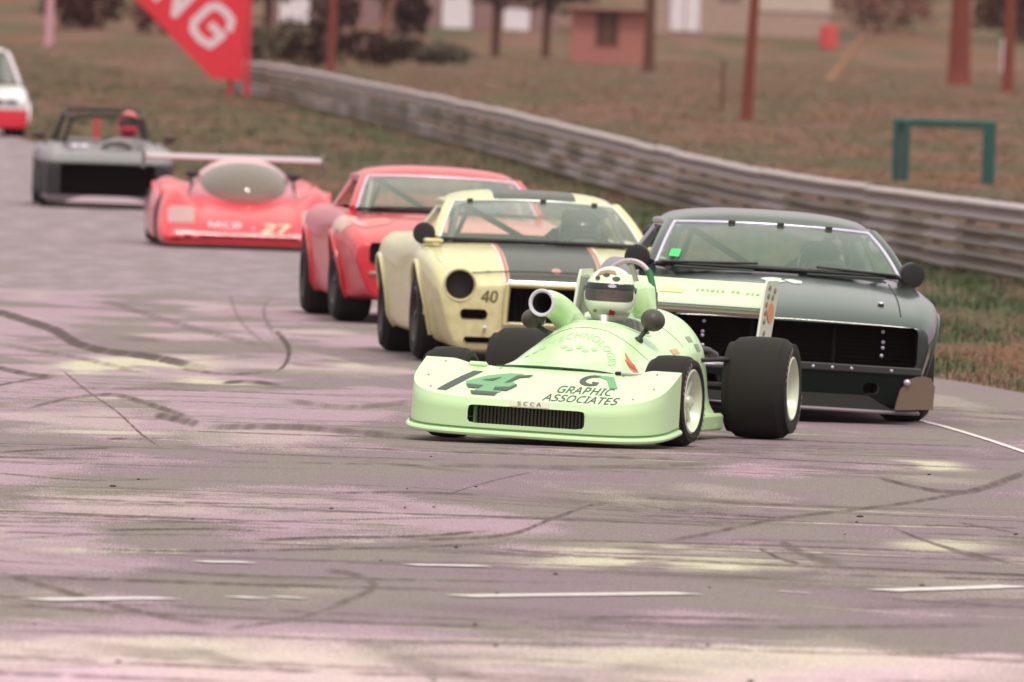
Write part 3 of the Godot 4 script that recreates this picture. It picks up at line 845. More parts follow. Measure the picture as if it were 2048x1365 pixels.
	for r in [
		[0.285, [[0, 0.418], [0.12, 0.416], [0.24, 0.41], [0.34, 0.40], [0.395, 0.375], [0.41, 0.30], [0.41, 0.20], [0.40, 0.10], [0.2, 0.08], [0, 0.08]]],
		[0.0, [[0, 0.46], [0.12, 0.455], [0.24, 0.44], [0.35, 0.41], [0.405, 0.37], [0.42, 0.30], [0.42, 0.20], [0.41, 0.08], [0.2, 0.06], [0, 0.06]]],
		[-0.35, [[0, 0.545], [0.11, 0.535], [0.22, 0.505], [0.34, 0.445], [0.415, 0.385], [0.43, 0.30], [0.43, 0.20], [0.42, 0.08], [0.2, 0.06], [0, 0.06]]],
		[-0.68, [[0, 0.655], [0.10, 0.645], [0.20, 0.60], [0.32, 0.515], [0.42, 0.42], [0.44, 0.32], [0.44, 0.20], [0.43, 0.08], [0.2, 0.06], [0, 0.06]]],
		[-0.85, [[0, 0.675], [0.10, 0.668], [0.20, 0.63], [0.32, 0.54], [0.43, 0.43], [0.45, 0.32], [0.45, 0.20], [0.44, 0.08], [0.2, 0.06], [0, 0.06]]],
		[-1.2, [[0, 0.66], [0.12, 0.655], [0.22, 0.62], [0.33, 0.56], [0.43, 0.46], [0.455, 0.34], [0.46, 0.20], [0.47, 0.08], [0.2, 0.06], [0, 0.06]]],
		[-1.5, [[0, 0.70], [0.12, 0.695], [0.23, 0.67], [0.34, 0.60], [0.43, 0.50], [0.455, 0.36], [0.465, 0.20], [0.50, 0.08], [0.2, 0.06], [0, 0.06]]],
		[-1.85, [[0, 0.755], [0.12, 0.75], [0.24, 0.715], [0.34, 0.64], [0.42, 0.52], [0.45, 0.38], [0.475, 0.20], [0.54, 0.07], [0.2, 0.06], [0, 0.06]]],
		[-2.05, [[0, 0.74], [0.12, 0.735], [0.24, 0.70], [0.33, 0.63], [0.40, 0.52], [0.43, 0.38], [0.46, 0.20], [0.53, 0.08], [0.2, 0.07], [0, 0.07]]]]:
		var pts := PackedVector3Array()
		for q in r[1]:
			pts.append(Vector3(q[0], q[1], r[0]))
		secs.append(pts)
	var hull := skin(loft(secs, 5, 7))
	var pit := func(p: Vector3) -> float:
		if p.y < 0.4:
			return 1.0
		var zz := (p.z + 1.15) / (0.37 if p.z > -1.15 else 0.30)
		return (Vector2(p.x / 0.255, zz).length() - 1.0) * 0.2
	var cowl_all := both(hull)
	var hull_cut := both(clip(hull, pit))
	var cowl := part(car, "bodywork", hull_cut, paint, 40.0)
	var tub := PackedVector3Array()
	for i in 24:
		var a0 := TAU * i / 24
		var a1 := TAU * (i + 1) / 24
		quad(tub, Vector3(cos(a0) * 0.25, 0.60, -1.15 + sin(a0) * 0.33), Vector3(cos(a1) * 0.25, 0.60, -1.15 + sin(a1) * 0.33), Vector3(cos(a1) * 0.24, 0.12, -1.15 + sin(a1) * 0.33), Vector3(cos(a0) * 0.24, 0.12, -1.15 + sin(a0) * 0.33))
	part(car, "cockpit_tub", tub, mat("tub_alloy", srgb(150, 148, 142), 0.5, 0.2))
	part(car, "cockpit_floor", box(Vector3(0, 0.10, -1.0), Vector3(0.6, 0.03, 1.6)), black)
	var rimp := PackedVector3Array()
	for i in 33:
		var a := TAU * i / 32
		var z := -1.15 + sin(a) * (0.37 if sin(a) > 0.0 else 0.30)
		var tm := TriangleMesh.new()
		if i == 0:
			tm.create_from_faces(cowl_all)
			pit_tm = tm
		var hit := pit_tm.intersect_ray(Vector3(cos(a) * 0.255, 2, z), Vector3.DOWN)
		if not hit.is_empty():
			rimp.append(hit.position)
	put(cowl, "cockpit_rim", finish(tube(rimp, 0.009, 8, 2)), paint)
	put(cowl, "scuttle_gap", finish(tube(PackedVector3Array([Vector3(-0.41, 0.392, 0.293), Vector3(-0.3, 0.411, 0.295), Vector3(0, 0.420, 0.296), Vector3(0.3, 0.411, 0.295), Vector3(0.41, 0.392, 0.293)]), 0.006, 6, 4)), mat("gap", srgb(46, 78, 66), 0.8))
	# arched print on the scuttle
	var arch := PackedVector2Array()
	for word in [["TECHNOLOGIES", 0.36, 0.72]]:
		for q in letters(word[0], 0.10, 0.25, 0.0, "Droid Sans", word[2]):
			var a: float = q.x / 0.36 + word[1]
			var ro := 1.0 + q.y * 1.5
			arch.append(Vector2(sin(a) * 0.285 * ro, cos(a) * 0.60 * ro))
	sticker(car, "scuttle_lettering", arch, cowl_all, Vector3(-0.01, 0, 0.10), ux, uy, Vector3.DOWN, pale_ink)
	for k in 3:
		var a := -0.75 - 0.16 * k
		sticker(car, "scuttle_print", flat_poly(oval(0.014, 0.045, 8)), cowl_all, Vector3(-0.01 + sin(a) * 0.285, 0, 0.10 - cos(a) * 0.60), ux, uy, Vector3.DOWN, pale_ink)
	for k in 5:
		sticker(car, "scuttle_emblem", flat_poly(oval(0.02, 0.035, 9)), cowl_all, Vector3(-0.07 + 0.045 * k, 0, -0.30 + 0.05 * (k % 2)), ux, uy, Vector3.DOWN, pale_ink)
	var side := Vector3(-1, -0.5, 0)
	var bx := Vector3(0.42, 0, 0.91)
	var by := Vector3(0.91, 0, -0.42)
	sticker(car, "side_badge", flat_poly(PackedVector2Array([Vector2(-0.20, 0.0), Vector2(-0.08, 0.018), Vector2(-0.07, 0.03), Vector2(0.08, 0.03), Vector2(0.09, 0.018), Vector2(0.20, 0.0), Vector2(0.09, -0.018), Vector2(0.08, -0.03), Vector2(-0.07, -0.03), Vector2(-0.08, -0.018)])), cowl_all, Vector3(0.34, 0, -0.28), bx, by, Vector3.DOWN, mat("badge_red", srgb(196, 108, 78), 0.5))
	sticker(car, "side_badge", flat_poly(PackedVector2Array([Vector2(-0.04, -0.024), Vector2(0.04, -0.024), Vector2(0.04, 0.024), Vector2(-0.04, 0.024)])), cowl_all, Vector3(0.34, 0, -0.28), bx, by, Vector3.DOWN, mat("badge_deep_red", srgb(190, 62, 52), 0.5), "", 0.04, 0.006)
	for q in [[-1.70, 0.60, 0.05, 0.022, srgb(150, 150, 138)], [-1.80, 0.535, 0.06, 0.026, srgb(140, 138, 128)], [-1.25, 0.53, 0.07, 0.02, srgb(206, 160, 126)], [-1.40, 0.47, 0.06, 0.018, srgb(166, 188, 150)]]:
		sticker(car, "side_sticker", flat_poly(PackedVector2Array([Vector2(-q[2], -q[3]), Vector2(q[2], -q[3]), Vector2(q[2], q[3]), Vector2(-q[2], q[3])])), cowl_all, Vector3(0.42, q[1], q[0]), Vector3(0, 0, -1), Vector3(0, 1, 0), side, mat("sticker%d" % int(q[0] * -100), q[4], 0.5))
	# intake pipe on the car's right
	var pipe := PackedVector3Array([Vector3(-0.10, 0.52, -1.02), Vector3(-0.16, 0.62, -0.98), Vector3(-0.225, 0.71, -0.93), Vector3(-0.275, 0.755, -0.84), Vector3(-0.30, 0.763, -0.70)])
	var scoop := part(car, "intake_pipe", tube(pipe, 0.095, 20, 6, 0.074, 1.0, false), paint)
	var sdir := (pipe[4] - pipe[3]).normalized()
	var sb := Basis(sdir, Vector3.UP, sdir.cross(Vector3.UP)).orthonormalized()
	put(scoop, "pipe_rim", finish(lathe(PackedVector2Array([Vector2(-0.02, 0.075), Vector2(0.006, 0.082), Vector2(0.014, 0.077), Vector2(0.012, 0.066), Vector2(0.0, 0.060)]), 28, pipe[4], sb), 50.0), mat("pipe_rim", srgb(214, 206, 220), 0.4))
	put(scoop, "pipe_liner", finish(tube(PackedVector3Array([Vector3(-0.08, 0.40, -1.30), Vector3(-0.10, 0.52, -1.06), Vector3(-0.17, 0.63, -0.985), Vector3(-0.235, 0.712, -0.92), Vector3(-0.279, 0.752, -0.83), pipe[4]]), 0.055, 20, 6, 0.060, 1.0, false), 60.0), mat("liner_shade", srgb(48, 47, 46), 0.9))  # near-black inner wall paints in the shade of the pipe mouth
	# roll hoop
	var hoop := part(car, "roll_hoop", tube(PackedVector3Array([Vector3(-0.17, 0.62, -1.72), Vector3(-0.165, 0.80, -1.72), Vector3(-0.13, 0.94, -1.72), Vector3(-0.06, 1.005, -1.72), Vector3(0.0, 1.02, -1.72), Vector3(0.06, 1.008, -1.72), Vector3(0.12, 0.955, -1.71), Vector3(0.155, 0.86, -1.68), Vector3(0.175, 0.74, -1.62), Vector3(0.185, 0.62, -1.58)]), 0.0155, 10, 5), mat("hoop", srgb(186, 168, 178), 0.4, 0.2))
	put(hoop, "green_tape", finish(tube(PackedVector3Array([Vector3(0.108, 0.97, -1.711), Vector3(0.12, 0.955, -1.71), Vector3(0.155, 0.86, -1.68), Vector3(0.158, 0.845, -1.676)]), 0.0195, 10, 4)), mat("tape_green", srgb(34, 112, 62), 0.6))
	put(hoop, "dark_sleeve", finish(tube(PackedVector3Array([Vector3(0.159, 0.84, -1.675), Vector3(0.175, 0.74, -1.62), Vector3(0.183, 0.64, -1.585)]), 0.026, 10, 4)), mat("sleeve", srgb(96, 82, 78), 0.7))
	part(car, "rear_brace", tube(PackedVector3Array([Vector3(0.0, 1.01, -1.73), Vector3(0.0, 0.72, -2.25)]), 0.017, 8, 1), mat("hoop", Color.WHITE))
	part(car, "headrest", rbox(Vector3(0.13, 0.80, -1.50), Vector3(0.16, 0.22, 0.10), 0.045, Basis(Vector3.BACK, 0.15)), paint, 60.0)
	# mirrors
	for sx in [-1.0, 1.0]:
		var mc := Vector3(0.325 * sx, 0.69, -0.86) if sx > 0 else Vector3(-0.375, 0.655, -0.86)
		var mr := node(car, "mirror")
		mr.transform = sprung
		put(mr, "mirror_shell", finish(ball(mc + Vector3(0.005 * sx, 0.01, 0), Vector3(0.072, 0.066, 0.08) if sx > 0 else Vector3(0.07, 0.06, 0.08), 12, Basis(Vector3.BACK, -0.25 * sx)), 60.0), mat("mirror_shell", srgb(72, 62, 58), 0.5))
		put(mr, "mirror_glass", finish(ball(mc + Vector3(0, 0, -0.075), Vector3(0.055, 0.044, 0.012), 8), 60.0), mat("mirror_glass", srgb(190, 195, 200), 0.08, 0.9))
		put(mr, "mirror_stalk", finish(tube(PackedVector3Array([mc + Vector3(-0.02 * sx, -0.03, 0), Vector3(0.265 * sx, 0.585, -0.80)]), 0.014, 8, 1)), mat("stalk", srgb(40, 52, 44), 0.6))
		put(mr, "mirror_foot", finish(ball(Vector3(0.262 * sx, 0.578, -0.80), Vector3(0.03, 0.024, 0.035), 8)), mat("stalk", Color.WHITE))
	# low windscreen
	var ws := PackedVector3Array()
	for i in 16:
		var a0 := deg_to_rad(20.0 + 140.0 * i / 16.0)
		var a1 := deg_to_rad(20.0 + 140.0 * (i + 1) / 16.0)
		quad(ws, Vector3(cos(a0) * 0.265, 0.62, -1.15 + sin(a0) * 0.38), Vector3(cos(a1) * 0.265, 0.62, -1.15 + sin(a1) * 0.38), Vector3(cos(a1) * 0.235, 0.715, -1.15 + sin(a1) * 0.32), Vector3(cos(a0) * 0.235, 0.715, -1.15 + sin(a0) * 0.32))
	part(car, "windscreen", ws, glass("screen_smoke", srgb(150, 156, 150), 0.12))
	mats["screen_smoke"].roughness = 0.24
	part(car, "cockpit_side_panel", rbox(Vector3(-0.20, 0.78, -1.36), Vector3(0.03, 0.30, 0.16), 0.012, Basis(Vector3.BACK, -0.10)), mat("panel_grey", srgb(140, 142, 128), 0.5))
	# fasteners, hinge brackets and panel joints
	var dz := mat("fastener", srgb(120, 130, 112), 0.4, 0.4)
	for q in [[-0.62, 0.36], [0.62, 0.36], [-0.66, 0.62], [0.66, 0.62], [-0.30, 0.34], [0.42, 0.34], [-0.60, 0.82], [0.58, 0.82]]:
		sticker(car, "fastener", flat_poly(oval(0.007, 0.011, 8)), skin_nose, Vector3(q[0], 0, q[1]), ux, uy, dn, dz, "", 0.04, 0.004)
	part(car, "nose_bracket", rbox(Vector3(0.46, 0.412, 0.31), Vector3(0.13, 0.018, 0.035), 0.006), steel)
	part(car, "nose_bracket", rbox(Vector3(0.385, 0.412, 0.31), Vector3(0.04, 0.02, 0.04), 0.006), black)
	part(car, "nose_bracket", rbox(Vector3(-0.44, 0.412, 0.31), Vector3(0.11, 0.03, 0.05), 0.012), paint)
	for zz in [-0.62, -1.46]:
		var joint := PackedVector3Array()
		for i in 17:
			var xx := -0.40 + 0.8 * i / 16.0
			var hit := pit_tm.intersect_ray(Vector3(xx, 2, zz), Vector3.DOWN)
			if not hit.is_empty():
				joint.append(hit.position)
		put(cowl, "panel_joint", finish(tube(joint, 0.0028, 6, 2)), mat("seam", Color.WHITE))
	# steering wheel
	var sw := PackedVector3Array()
	for i in 17:
		sw.append(Vector3(cos(TAU * i / 16) * 0.13, 0.52 + sin(TAU * i / 16) * 0.12, -0.90 + sin(TAU * i / 16) * 0.04))
	part(car, "steering_wheel", tube(sw, 0.013, 8, 2), black)
	# rear wing
	var wing := PackedVector3Array()
	var aer := [Vector2(0.0, 0.0), Vector2(0.012, 0.03), Vector2(0.06, 0.055), Vector2(0.16, 0.085), Vector2(0.27, 0.125), Vector2(0.36, 0.175), Vector2(0.365, 0.168), Vector2(0.27, 0.105), Vector2(0.16, 0.055), Vector2(0.06, 0.005), Vector2(0.02, -0.02), Vector2(0.0, 0.0)]
	for i in aer.size() - 1:
		var a: Vector2 = aer[i]
		var b: Vector2 = aer[i + 1]
		quad(wing, Vector3(-0.56, 0.745 + a.y * 0.9, -3.02 - a.x), Vector3(0.56, 0.745 + a.y * 0.9, -3.02 - a.x), Vector3(0.56, 0.745 + b.y * 0.9, -3.02 - b.x), Vector3(-0.56, 0.745 + b.y * 0.9, -3.02 - b.x))
	var rw := part(car, "rear_wing", wing, paint, 40.0)
	put(rw, "wing_front_edge", finish(rbox(Vector3(0, 0.727, -3.045), Vector3(1.115, 0.045, 0.05), 0.018)), mat("wing_edge", srgb(186, 170, 160), 0.45, 0.2))
	put(rw, "wing_lip", finish(tube(PackedVector3Array([Vector3(-0.555, 0.760, -3.012), Vector3(0.555, 0.760, -3.012)]), 0.007, 8, 1)), steel)
	for sx in [-1.0, 1.0]:
		var ep := node(rw, "end_plate")
		put(ep, "plate", finish(plate(PackedVector2Array([Vector2(2.56, 0.60), Vector2(2.95, 0.60), Vector2(3.14, 0.92), Vector2(3.10, 0.96), Vector2(2.76, 0.96), Vector2(2.70, 0.90)]), 0.014, Transform3D(Basis(Vector3(0, 0, -1), Vector3(0, 1, 0), Vector3(1, 0, 0)), Vector3(0.567 * sx, -0.035, -0.28))), 30.0), mat("end_plate", srgb(206, 206, 192), 0.45))
		if sx > 0:
			var side_t := Transform3D(Basis(Vector3(0, 0, -1), Vector3(0, 1, 0), Vector3(1, 0, 0)), Vector3(0.5775, -0.035, -0.28))
			put(ep, "end_plate_sticker", finish(plate(oval(0.10, 0.06, 16, Vector2(2.88, 0.77)), 0.004, side_t)), mat("sticker_orange", srgb(214, 140, 96), 0.5))
			for q in [[2.83, 0.92], [2.80, 0.87], [2.99, 0.90], [2.75, 0.82], [2.73, 0.77], [2.71, 0.72], [2.72, 0.65], [2.93, 0.86]]:
				put(ep, "end_plate_sticker", finish(plate(oval(0.03, 0.017, 8, Vector2(q[0], q[1])), 0.004, side_t)), mat("sticker_olive", srgb(126, 134, 104), 0.5))
	for k in 13:      # a worn line of print, too faint to read
		if k != 6 and k != 9:
			var blot := PackedVector2Array()
			for q in oval(0.011, 0.026, 7):
				blot.append(q * rng.randf_range(0.6, 1.2))
			sticker(car, "wing_print", flat_poly(blot), wing, Vector3(0.11 + k * 0.031, 0.9, -3.235 + (0.02 if k > 9 else 0.0)), ux, uy, Vector3(0, -1, -0.1), mat("ink_wing", srgb(140, 178, 112), 0.5))
	sticker(car, "wing_sticker", flat_poly(PackedVector2Array([Vector2(-0.07, -0.05), Vector2(0.07, -0.05), Vector2(0.07, 0.05), Vector2(-0.07, 0.05)])), wing, Vector3(-0.04, 0.9, -3.21), ux, uy, Vector3(0, -1, -0.1), mat("ink_wing_tan", srgb(206, 196, 158), 0.5))
	# engine, gearbox, suspension
	part(car, "engine", rbox(Vector3(0, 0.34, -2.28), Vector3(0.42, 0.36, 0.44), 0.05), mat("engine", srgb(48, 42, 44), 0.5, 0.4))
	part(car, "gearbox", rbox(Vector3(0, 0.30, -2.68), Vector3(0.24, 0.26, 0.46), 0.04), mat("engine", Color.WHITE))
	part(car, "wing_post", tube(PackedVector3Array([Vector3(0, 0.36, -2.85), Vector3(0, 0.77, -3.12)]), 0.025, 8, 1), black)
	var rod := mat("rod", srgb(216, 204, 222), 0.25, 0.6)
	for sx in [-1.0, 1.0]:
		part(car, "rear_upper_arm", tube(PackedVector3Array([Vector3(0.30 * sx, 0.435, -2.15), Vector3(0.60 * sx, 0.425, -2.33)]), 0.016, 8, 1), rod)
		part(car, "rear_lower_arm", tube(PackedVector3Array([Vector3(0.2 * sx, 0.20, -2.5), Vector3(0.6 * sx, 0.19, -2.36)]), 0.016, 8, 1), black)
		part(car, "radius_rod", tube(PackedVector3Array([Vector3(0.42 * sx, 0.46, -1.8), Vector3(0.6 * sx, 0.47, -2.3)]), 0.013, 8, 1), black)
		part(car, "drive_shaft", tube(PackedVector3Array([Vector3(0.1 * sx, 0.30, -2.4), Vector3(0.62 * sx, 0.30, -2.35)]), 0.024, 8, 1), black)
		part(car, "exhaust_pipe", tube(PackedVector3Array([Vector3(0.2 * sx, 0.45, -2.1), Vector3(0.34 * sx, 0.50, -2.3), Vector3(0.36 * sx, 0.47, -2.6)]), 0.032, 10, 5), mat("exhaust", srgb(70, 58, 62), 0.4, 0.5))
		part(car, "front_upper_arm", tube(PackedVector3Array([Vector3(0.38 * sx, 0.33, 0.02), Vector3(0.60 * sx, 0.34, 0.0)]), 0.016, 8, 1), rod)
		part(car, "front_lower_arm", tube(PackedVector3Array([Vector3(0.38 * sx, 0.16, 0.1), Vector3(0.60 * sx, 0.15, 0.0)]), 0.016, 8, 1), black)
		part(car, "skirt", rbox(Vector3(0.515 * sx, 0.10, -1.55), Vector3(0.05, 0.10, 1.1), 0.015), paint)
	var rimm := mat("rim_cream", srgb(212, 216, 196), 0.35, 0.1)
	var tl := mat("tyre_mark", srgb(128, 108, 106), 0.8)
	for sx in [-1.0, 1.0]:
		wheel(car, Vector3(0.655 * sx, 0.262, 0.0), 0.262, 0.25, 0.18, rimm, sx, deg_to_rad(-5.0), tl, 0.07, 8)
		wheel(car, Vector3(0.715 * sx, 0.302, -2.35), 0.302, 0.385, 0.185, rimm, sx, 0.0, tl, 0.09, 8)
	sprung = Transform3D()
	return car


var pit_tm: TriangleMesh


func driver_bones() -> Array:
	var b := [
		[Vector3(0, 0.20, -1.32), Vector3(0, 0.42, -1.30), 0.15, 0.155], [Vector3(0, 0.42, -1.30), Vector3(0, 0.58, -1.27), 0.155, 0.12],
		[Vector3(0, 0.57, -1.27), Vector3(0, 0.72, -1.22), 0.075, 0.062], [Vector3(0, 0.768, -1.21), Vector3(0, 0.858, -1.20), 0.085, 0.09], [Vector3(0, 0.738, -1.15), Vector3(0, 0.778, -1.16), 0.045, 0.05], [Vector3(0, 0.81, -1.10), Vector3(0, 0.778, -1.092), 0.012, 0.017]]
	for sx in [-1.0, 1.0]:
		b.append([Vector3(0.02 * sx, 0.56, -1.27), Vector3(0.165 * sx, 0.55, -1.26), 0.085, 0.075])
		b.append([Vector3(0.175 * sx, 0.545, -1.26), Vector3(0.21 * sx, 0.33, -1.13), 0.06, 0.045])
		b.append([Vector3(0.21 * sx, 0.33, -1.13), Vector3(0.135 * sx, 0.46, -0.95), 0.045, 0.034])
		b.append([Vector3(0.135 * sx, 0.46, -0.95), Vector3(0.125 * sx, 0.51, -0.91), 0.034, 0.03])
		for f in 4:
			var k := Vector3(0.125 * sx, 0.50 + 0.021 * f, -0.895)
			b.append([k, k + Vector3(0.012 * sx, 0.004, 0.03), 0.0105, 0.0095])
			b.append([k + Vector3(0.012 * sx, 0.004, 0.03), k + Vector3(0.028 * sx, 0.0, 0.005), 0.0095, 0.0085])
		b.append([Vector3(0.115 * sx, 0.51, -0.91), Vector3(0.095 * sx, 0.545, -0.885), 0.011, 0.009])
		b.append([Vector3(0.08 * sx, 0.22, -1.28), Vector3(0.11 * sx, 0.36, -0.80), 0.085, 0.06])
		b.append([Vector3(0.11 * sx, 0.36, -0.80), Vector3(0.08 * sx, 0.20, -0.38), 0.056, 0.04])
		b.append([Vector3(0.08 * sx, 0.20, -0.38), Vector3(0.08 * sx, 0.28, -0.25), 0.04, 0.03])
	return b


func helmet_on(parent: Node3D, at: Vector3, shell_m: Material, turn: float, detail := true) -> void:
	var h := node(parent, "helmet")
	h.position = at
	h.rotation.y = turn
	h.scale = Vector3.ONE * 1.13
	var egg := ball(Vector3.ZERO, Vector3(0.137, 0.150, 0.165), 18)
	for i in egg.size():   # chin bar juts forward and tucks in below
		var p := egg[i]
		if p.y < 0.0 and p.z > 0.0:
			p.z += 0.03 * smoothstep(0.0, -0.08, p.y) * smoothstep(0.0, 0.1, p.z)
		if p.y < -0.11:
			p.y = lerpf(p.y, -0.125, 0.6)
		egg[i] = p
	var eye := func(p: Vector3) -> float: return rrect(p.x, p.y - 0.012, 0.125, 0.043, 0.02) if p.z > 0.03 else 1.0
	put(h, "shell", finish(clip(egg, eye), 50.0), shell_m)
	if not detail:
		put(h, "visor", finish(moved(clip(egg, func(p: Vector3) -> float: return -eye.call(p)), Transform3D(Basis.from_scale(Vector3.ONE * 0.97), Vector3.ZERO)), 60.0), mat("visor_dark", srgb(40, 34, 36), 0.15))
		return
	var vis := clip(egg, func(p: Vector3) -> float: return -eye.call(p))
	put(h, "visor", finish(moved(vis, Transform3D(Basis.from_scale(Vector3(0.985, 1, 0.985)), Vector3.ZERO)), 60.0), glass("visor_clear", srgb(92, 88, 84), 0.5))
	var band := func(p: Vector3) -> float: return rrect(p.x, p.y - 0.048, 0.128, 0.0145, 0.006) if p.z > 0.03 else 1.0
	put(h, "sun_strip", finish(moved(clip(egg, func(p: Vector3) -> float: return -band.call(p)), Transform3D(Basis.from_scale(Vector3.ONE * 1.012), Vector3.ZERO)), 60.0), mat("strip", srgb(22, 32, 32), 0.4))
	put(h, "strip_logo", finish(pressed(flat_poly(oval(0.021, 0.0085, 14)), egg, Vector3(0.02, 0.048, 0.2), Vector3.RIGHT, Vector3.UP, Vector3(0, 0, -1), 0.02, 0.006), 60.0), mat("logo_pale", srgb(190, 172, 186), 0.5))
	for q in [[-0.058, 0.086, 0.013, 0.011], [0.036, 0.086, 0.02, 0.012], [-0.015, 0.104, 0.018, 0.010]]:
		put(h, "crown_mark", finish(pressed(flat_poly(oval(q[2], q[3], 10)), egg, Vector3(q[0], q[1], 0.2), Vector3.RIGHT, Vector3.UP, Vector3(0, 0, -1), 0.02, 0.004), 60.0), mat("mark_dark", srgb(44, 62, 42), 0.5))
	put(h, "crown_arc", finish(pressed(flat_poly(PackedVector2Array([Vector2(-0.055, 0.0), Vector2(-0.04, 0.022), Vector2(0.0, 0.032), Vector2(0.035, 0.028), Vector2(0.046, 0.006), Vector2(0.03, 0.012), Vector2(0.0, 0.014), Vector2(-0.03, 0.006)])), egg, Vector3(-0.01, 0.098, 0.2), Vector3.RIGHT, Vector3.UP, Vector3(0, 0, -1), 0.02, 0.004), 60.0), mat("mark_brown", srgb(156, 124, 96), 0.5))
	for sx in [-1.0, 1.0]:
		put(h, "visor_pivot", finish(lathe(PackedVector2Array([Vector2(0.137, 0.0), Vector2(0.137, 0.014), Vector2(0.125, 0.018)]), 14, Vector3(0, 0.03, 0.035), Basis(Vector3.UP, 0.0 if sx > 0 else PI))), mat("pivot", srgb(70, 84, 74), 0.5))
	put(h, "chin_badge", finish(pressed(flat_poly(PackedVector2Array([Vector2(-0.018, -0.016), Vector2(0.012, -0.018), Vector2(0.02, 0.01), Vector2(-0.008, 0.018)])), egg, Vector3(0.025, -0.087, 0.3), Vector3.RIGHT, Vector3.UP, Vector3(0, 0, -1), 0.02, 0.004), 60.0), mat("chin_red", srgb(216, 58, 56), 0.5))
	put(h, "chin_vent", finish(pressed(flat_poly(oval(0.012, 0.008, 8)), egg, Vector3(-0.06, -0.08, 0.3), Vector3.RIGHT, Vector3.UP, Vector3(0, 0, -1), 0.02, 0.003), 60.0), mat("mark_brown", Color.WHITE))


func formula_driver(car: Node3D) -> void:
	var d := thing("person", "person in pale full face helmet and dark suit driving the pale green formula car", "person", car.position, -12.0)
	sprung = Transform3D(Basis(Vector3.BACK, deg_to_rad(-1.5)), Vector3(0, 0.012, 0))
	var body := body_of(driver_bones(), 0.012, 0.03)
	var o := part(d, "body", body, mat("race_suit", srgb(38, 48, 50), 0.85, 0.0, 0.0, 3.0), 70.0)
	var face := clip(body, func(p: Vector3) -> float: return p.y - 0.713)
	for i in face.size():
		face[i] = Vector3(face[i].x * 1.02, face[i].y, face[i].z + 0.004)
	put(o, "face", finish(face, 70.0), mat("skin", srgb(196, 140, 122), 0.6))
	for sx in [-1.0, 1.0]:
		put(o, "eye", finish(ball(Vector3(0.032 * sx, 0.836, -1.108), Vector3(0.013, 0.007, 0.008), 8)), mat("eye", srgb(60, 48, 46), 0.3))
	put(o, "mouth", finish(ball(Vector3(0, 0.76, -1.098), Vector3(0.022, 0.005, 0.006), 8)), mat("lip", srgb(168, 98, 92), 0.6))
	put(o, "red_collar_patch", finish(pressed(flat_poly(PackedVector2Array([Vector2(-0.05, -0.03), Vector2(0.05, -0.03), Vector2(0.05, 0.03), Vector2(-0.05, 0.03)])), body, Vector3(0.075, 0.60, -0.9), Vector3.RIGHT, Vector3(0, 1, -0.6).normalized(), Vector3(0, -0.6, -1), 0.02, 0.006), 60.0), mat("suit_red", srgb(206, 66, 66), 0.8))
	put(o, "red_shoulder_patch", finish(pressed(flat_poly(PackedVector2Array([Vector2(-0.045, -0.025), Vector2(0.045, -0.025), Vector2(0.045, 0.025), Vector2(-0.045, 0.025)])), body, Vector3(0.135, 0.66, -1.1), Vector3.RIGHT, Vector3(0, 1, -0.6).normalized(), Vector3(0, -0.8, -1), 0.02, 0.006), 60.0), mat("suit_pink", srgb(206, 116, 120), 0.8))
	helmet_on(o, Vector3(0.0, 0.822, -1.20), mat("helmet_white", srgb(216, 228, 200), 0.35, 0.0, 0.5), deg_to_rad(6.0))
	sprung = Transform3D()


# ---------------------------------------------------------------- saloon racers
# stations: [z, y hood centre, y hood edge, y crown, x crown, x side, y side, x sill, y sill]
func coupe_grid(st: Array, front_y: float) -> Array:
	var secs := []
	for r in st:
		var z: float = r[0]
		var p := PackedVector3Array([
			Vector3(0, r[1], z), Vector3(r[4] * 0.36, r[1] - 0.004, z), Vector3(r[4] * 0.70, lerpf(r[1], r[2], 0.55), z), Vector3(r[4] - 0.07, r[2], z), Vector3(r[4], r[3], z), Vector3(lerpf(r[4], r[5], 0.72), lerpf(r[3], r[6], 0.28), z),
			Vector3(r[5] - 0.004, lerpf(r[3], r[6], 0.7), z), Vector3(r[5], r[6], z), Vector3(lerpf(r[5], r[7], 0.4), lerpf(r[6], r[8], 0.5), z), Vector3(r[7], r[8] + 0.03, z), Vector3(r[7] - 0.05, r[8], z), Vector3(r[7] * 0.5, r[8] - 0.005, z), Vector3(0, r[8] - 0.005, z)])
		secs.append(p)
	# close the front: the first outline drawn in towards a level line
	var first: PackedVector3Array = secs[0]
	for k in [[0.93, 0.022], [0.55, 0.034], [0.0, 0.036]]:
		var q := PackedVector3Array()
		for v in first:
			q.append(Vector3(v.x * lerpf(0.93, 1.0, k[0]), lerpf(front_y, v.y, k[0]), v.z + k[1]))
		secs.insert(0, q)
	var last: PackedVector3Array = secs[-1]
	var q2 := PackedVector3Array()
	for v in last:
		q2.append(Vector3(v.x * 0.95, lerpf(0.55, v.y, 0.05), v.z - 0.03))
	secs.append(q2)
	return loft(secs, 4, 5)


func arch_cut(p: Vector3, zc: float, yc: float, r: float) -> float:
	if absf(p.x) < 0.5:
		return 1.0
	return Vector2(p.z - zc, p.y - yc).length() - r if p.y > yc else minf(absf(p.z - zc) - r, 1.0)


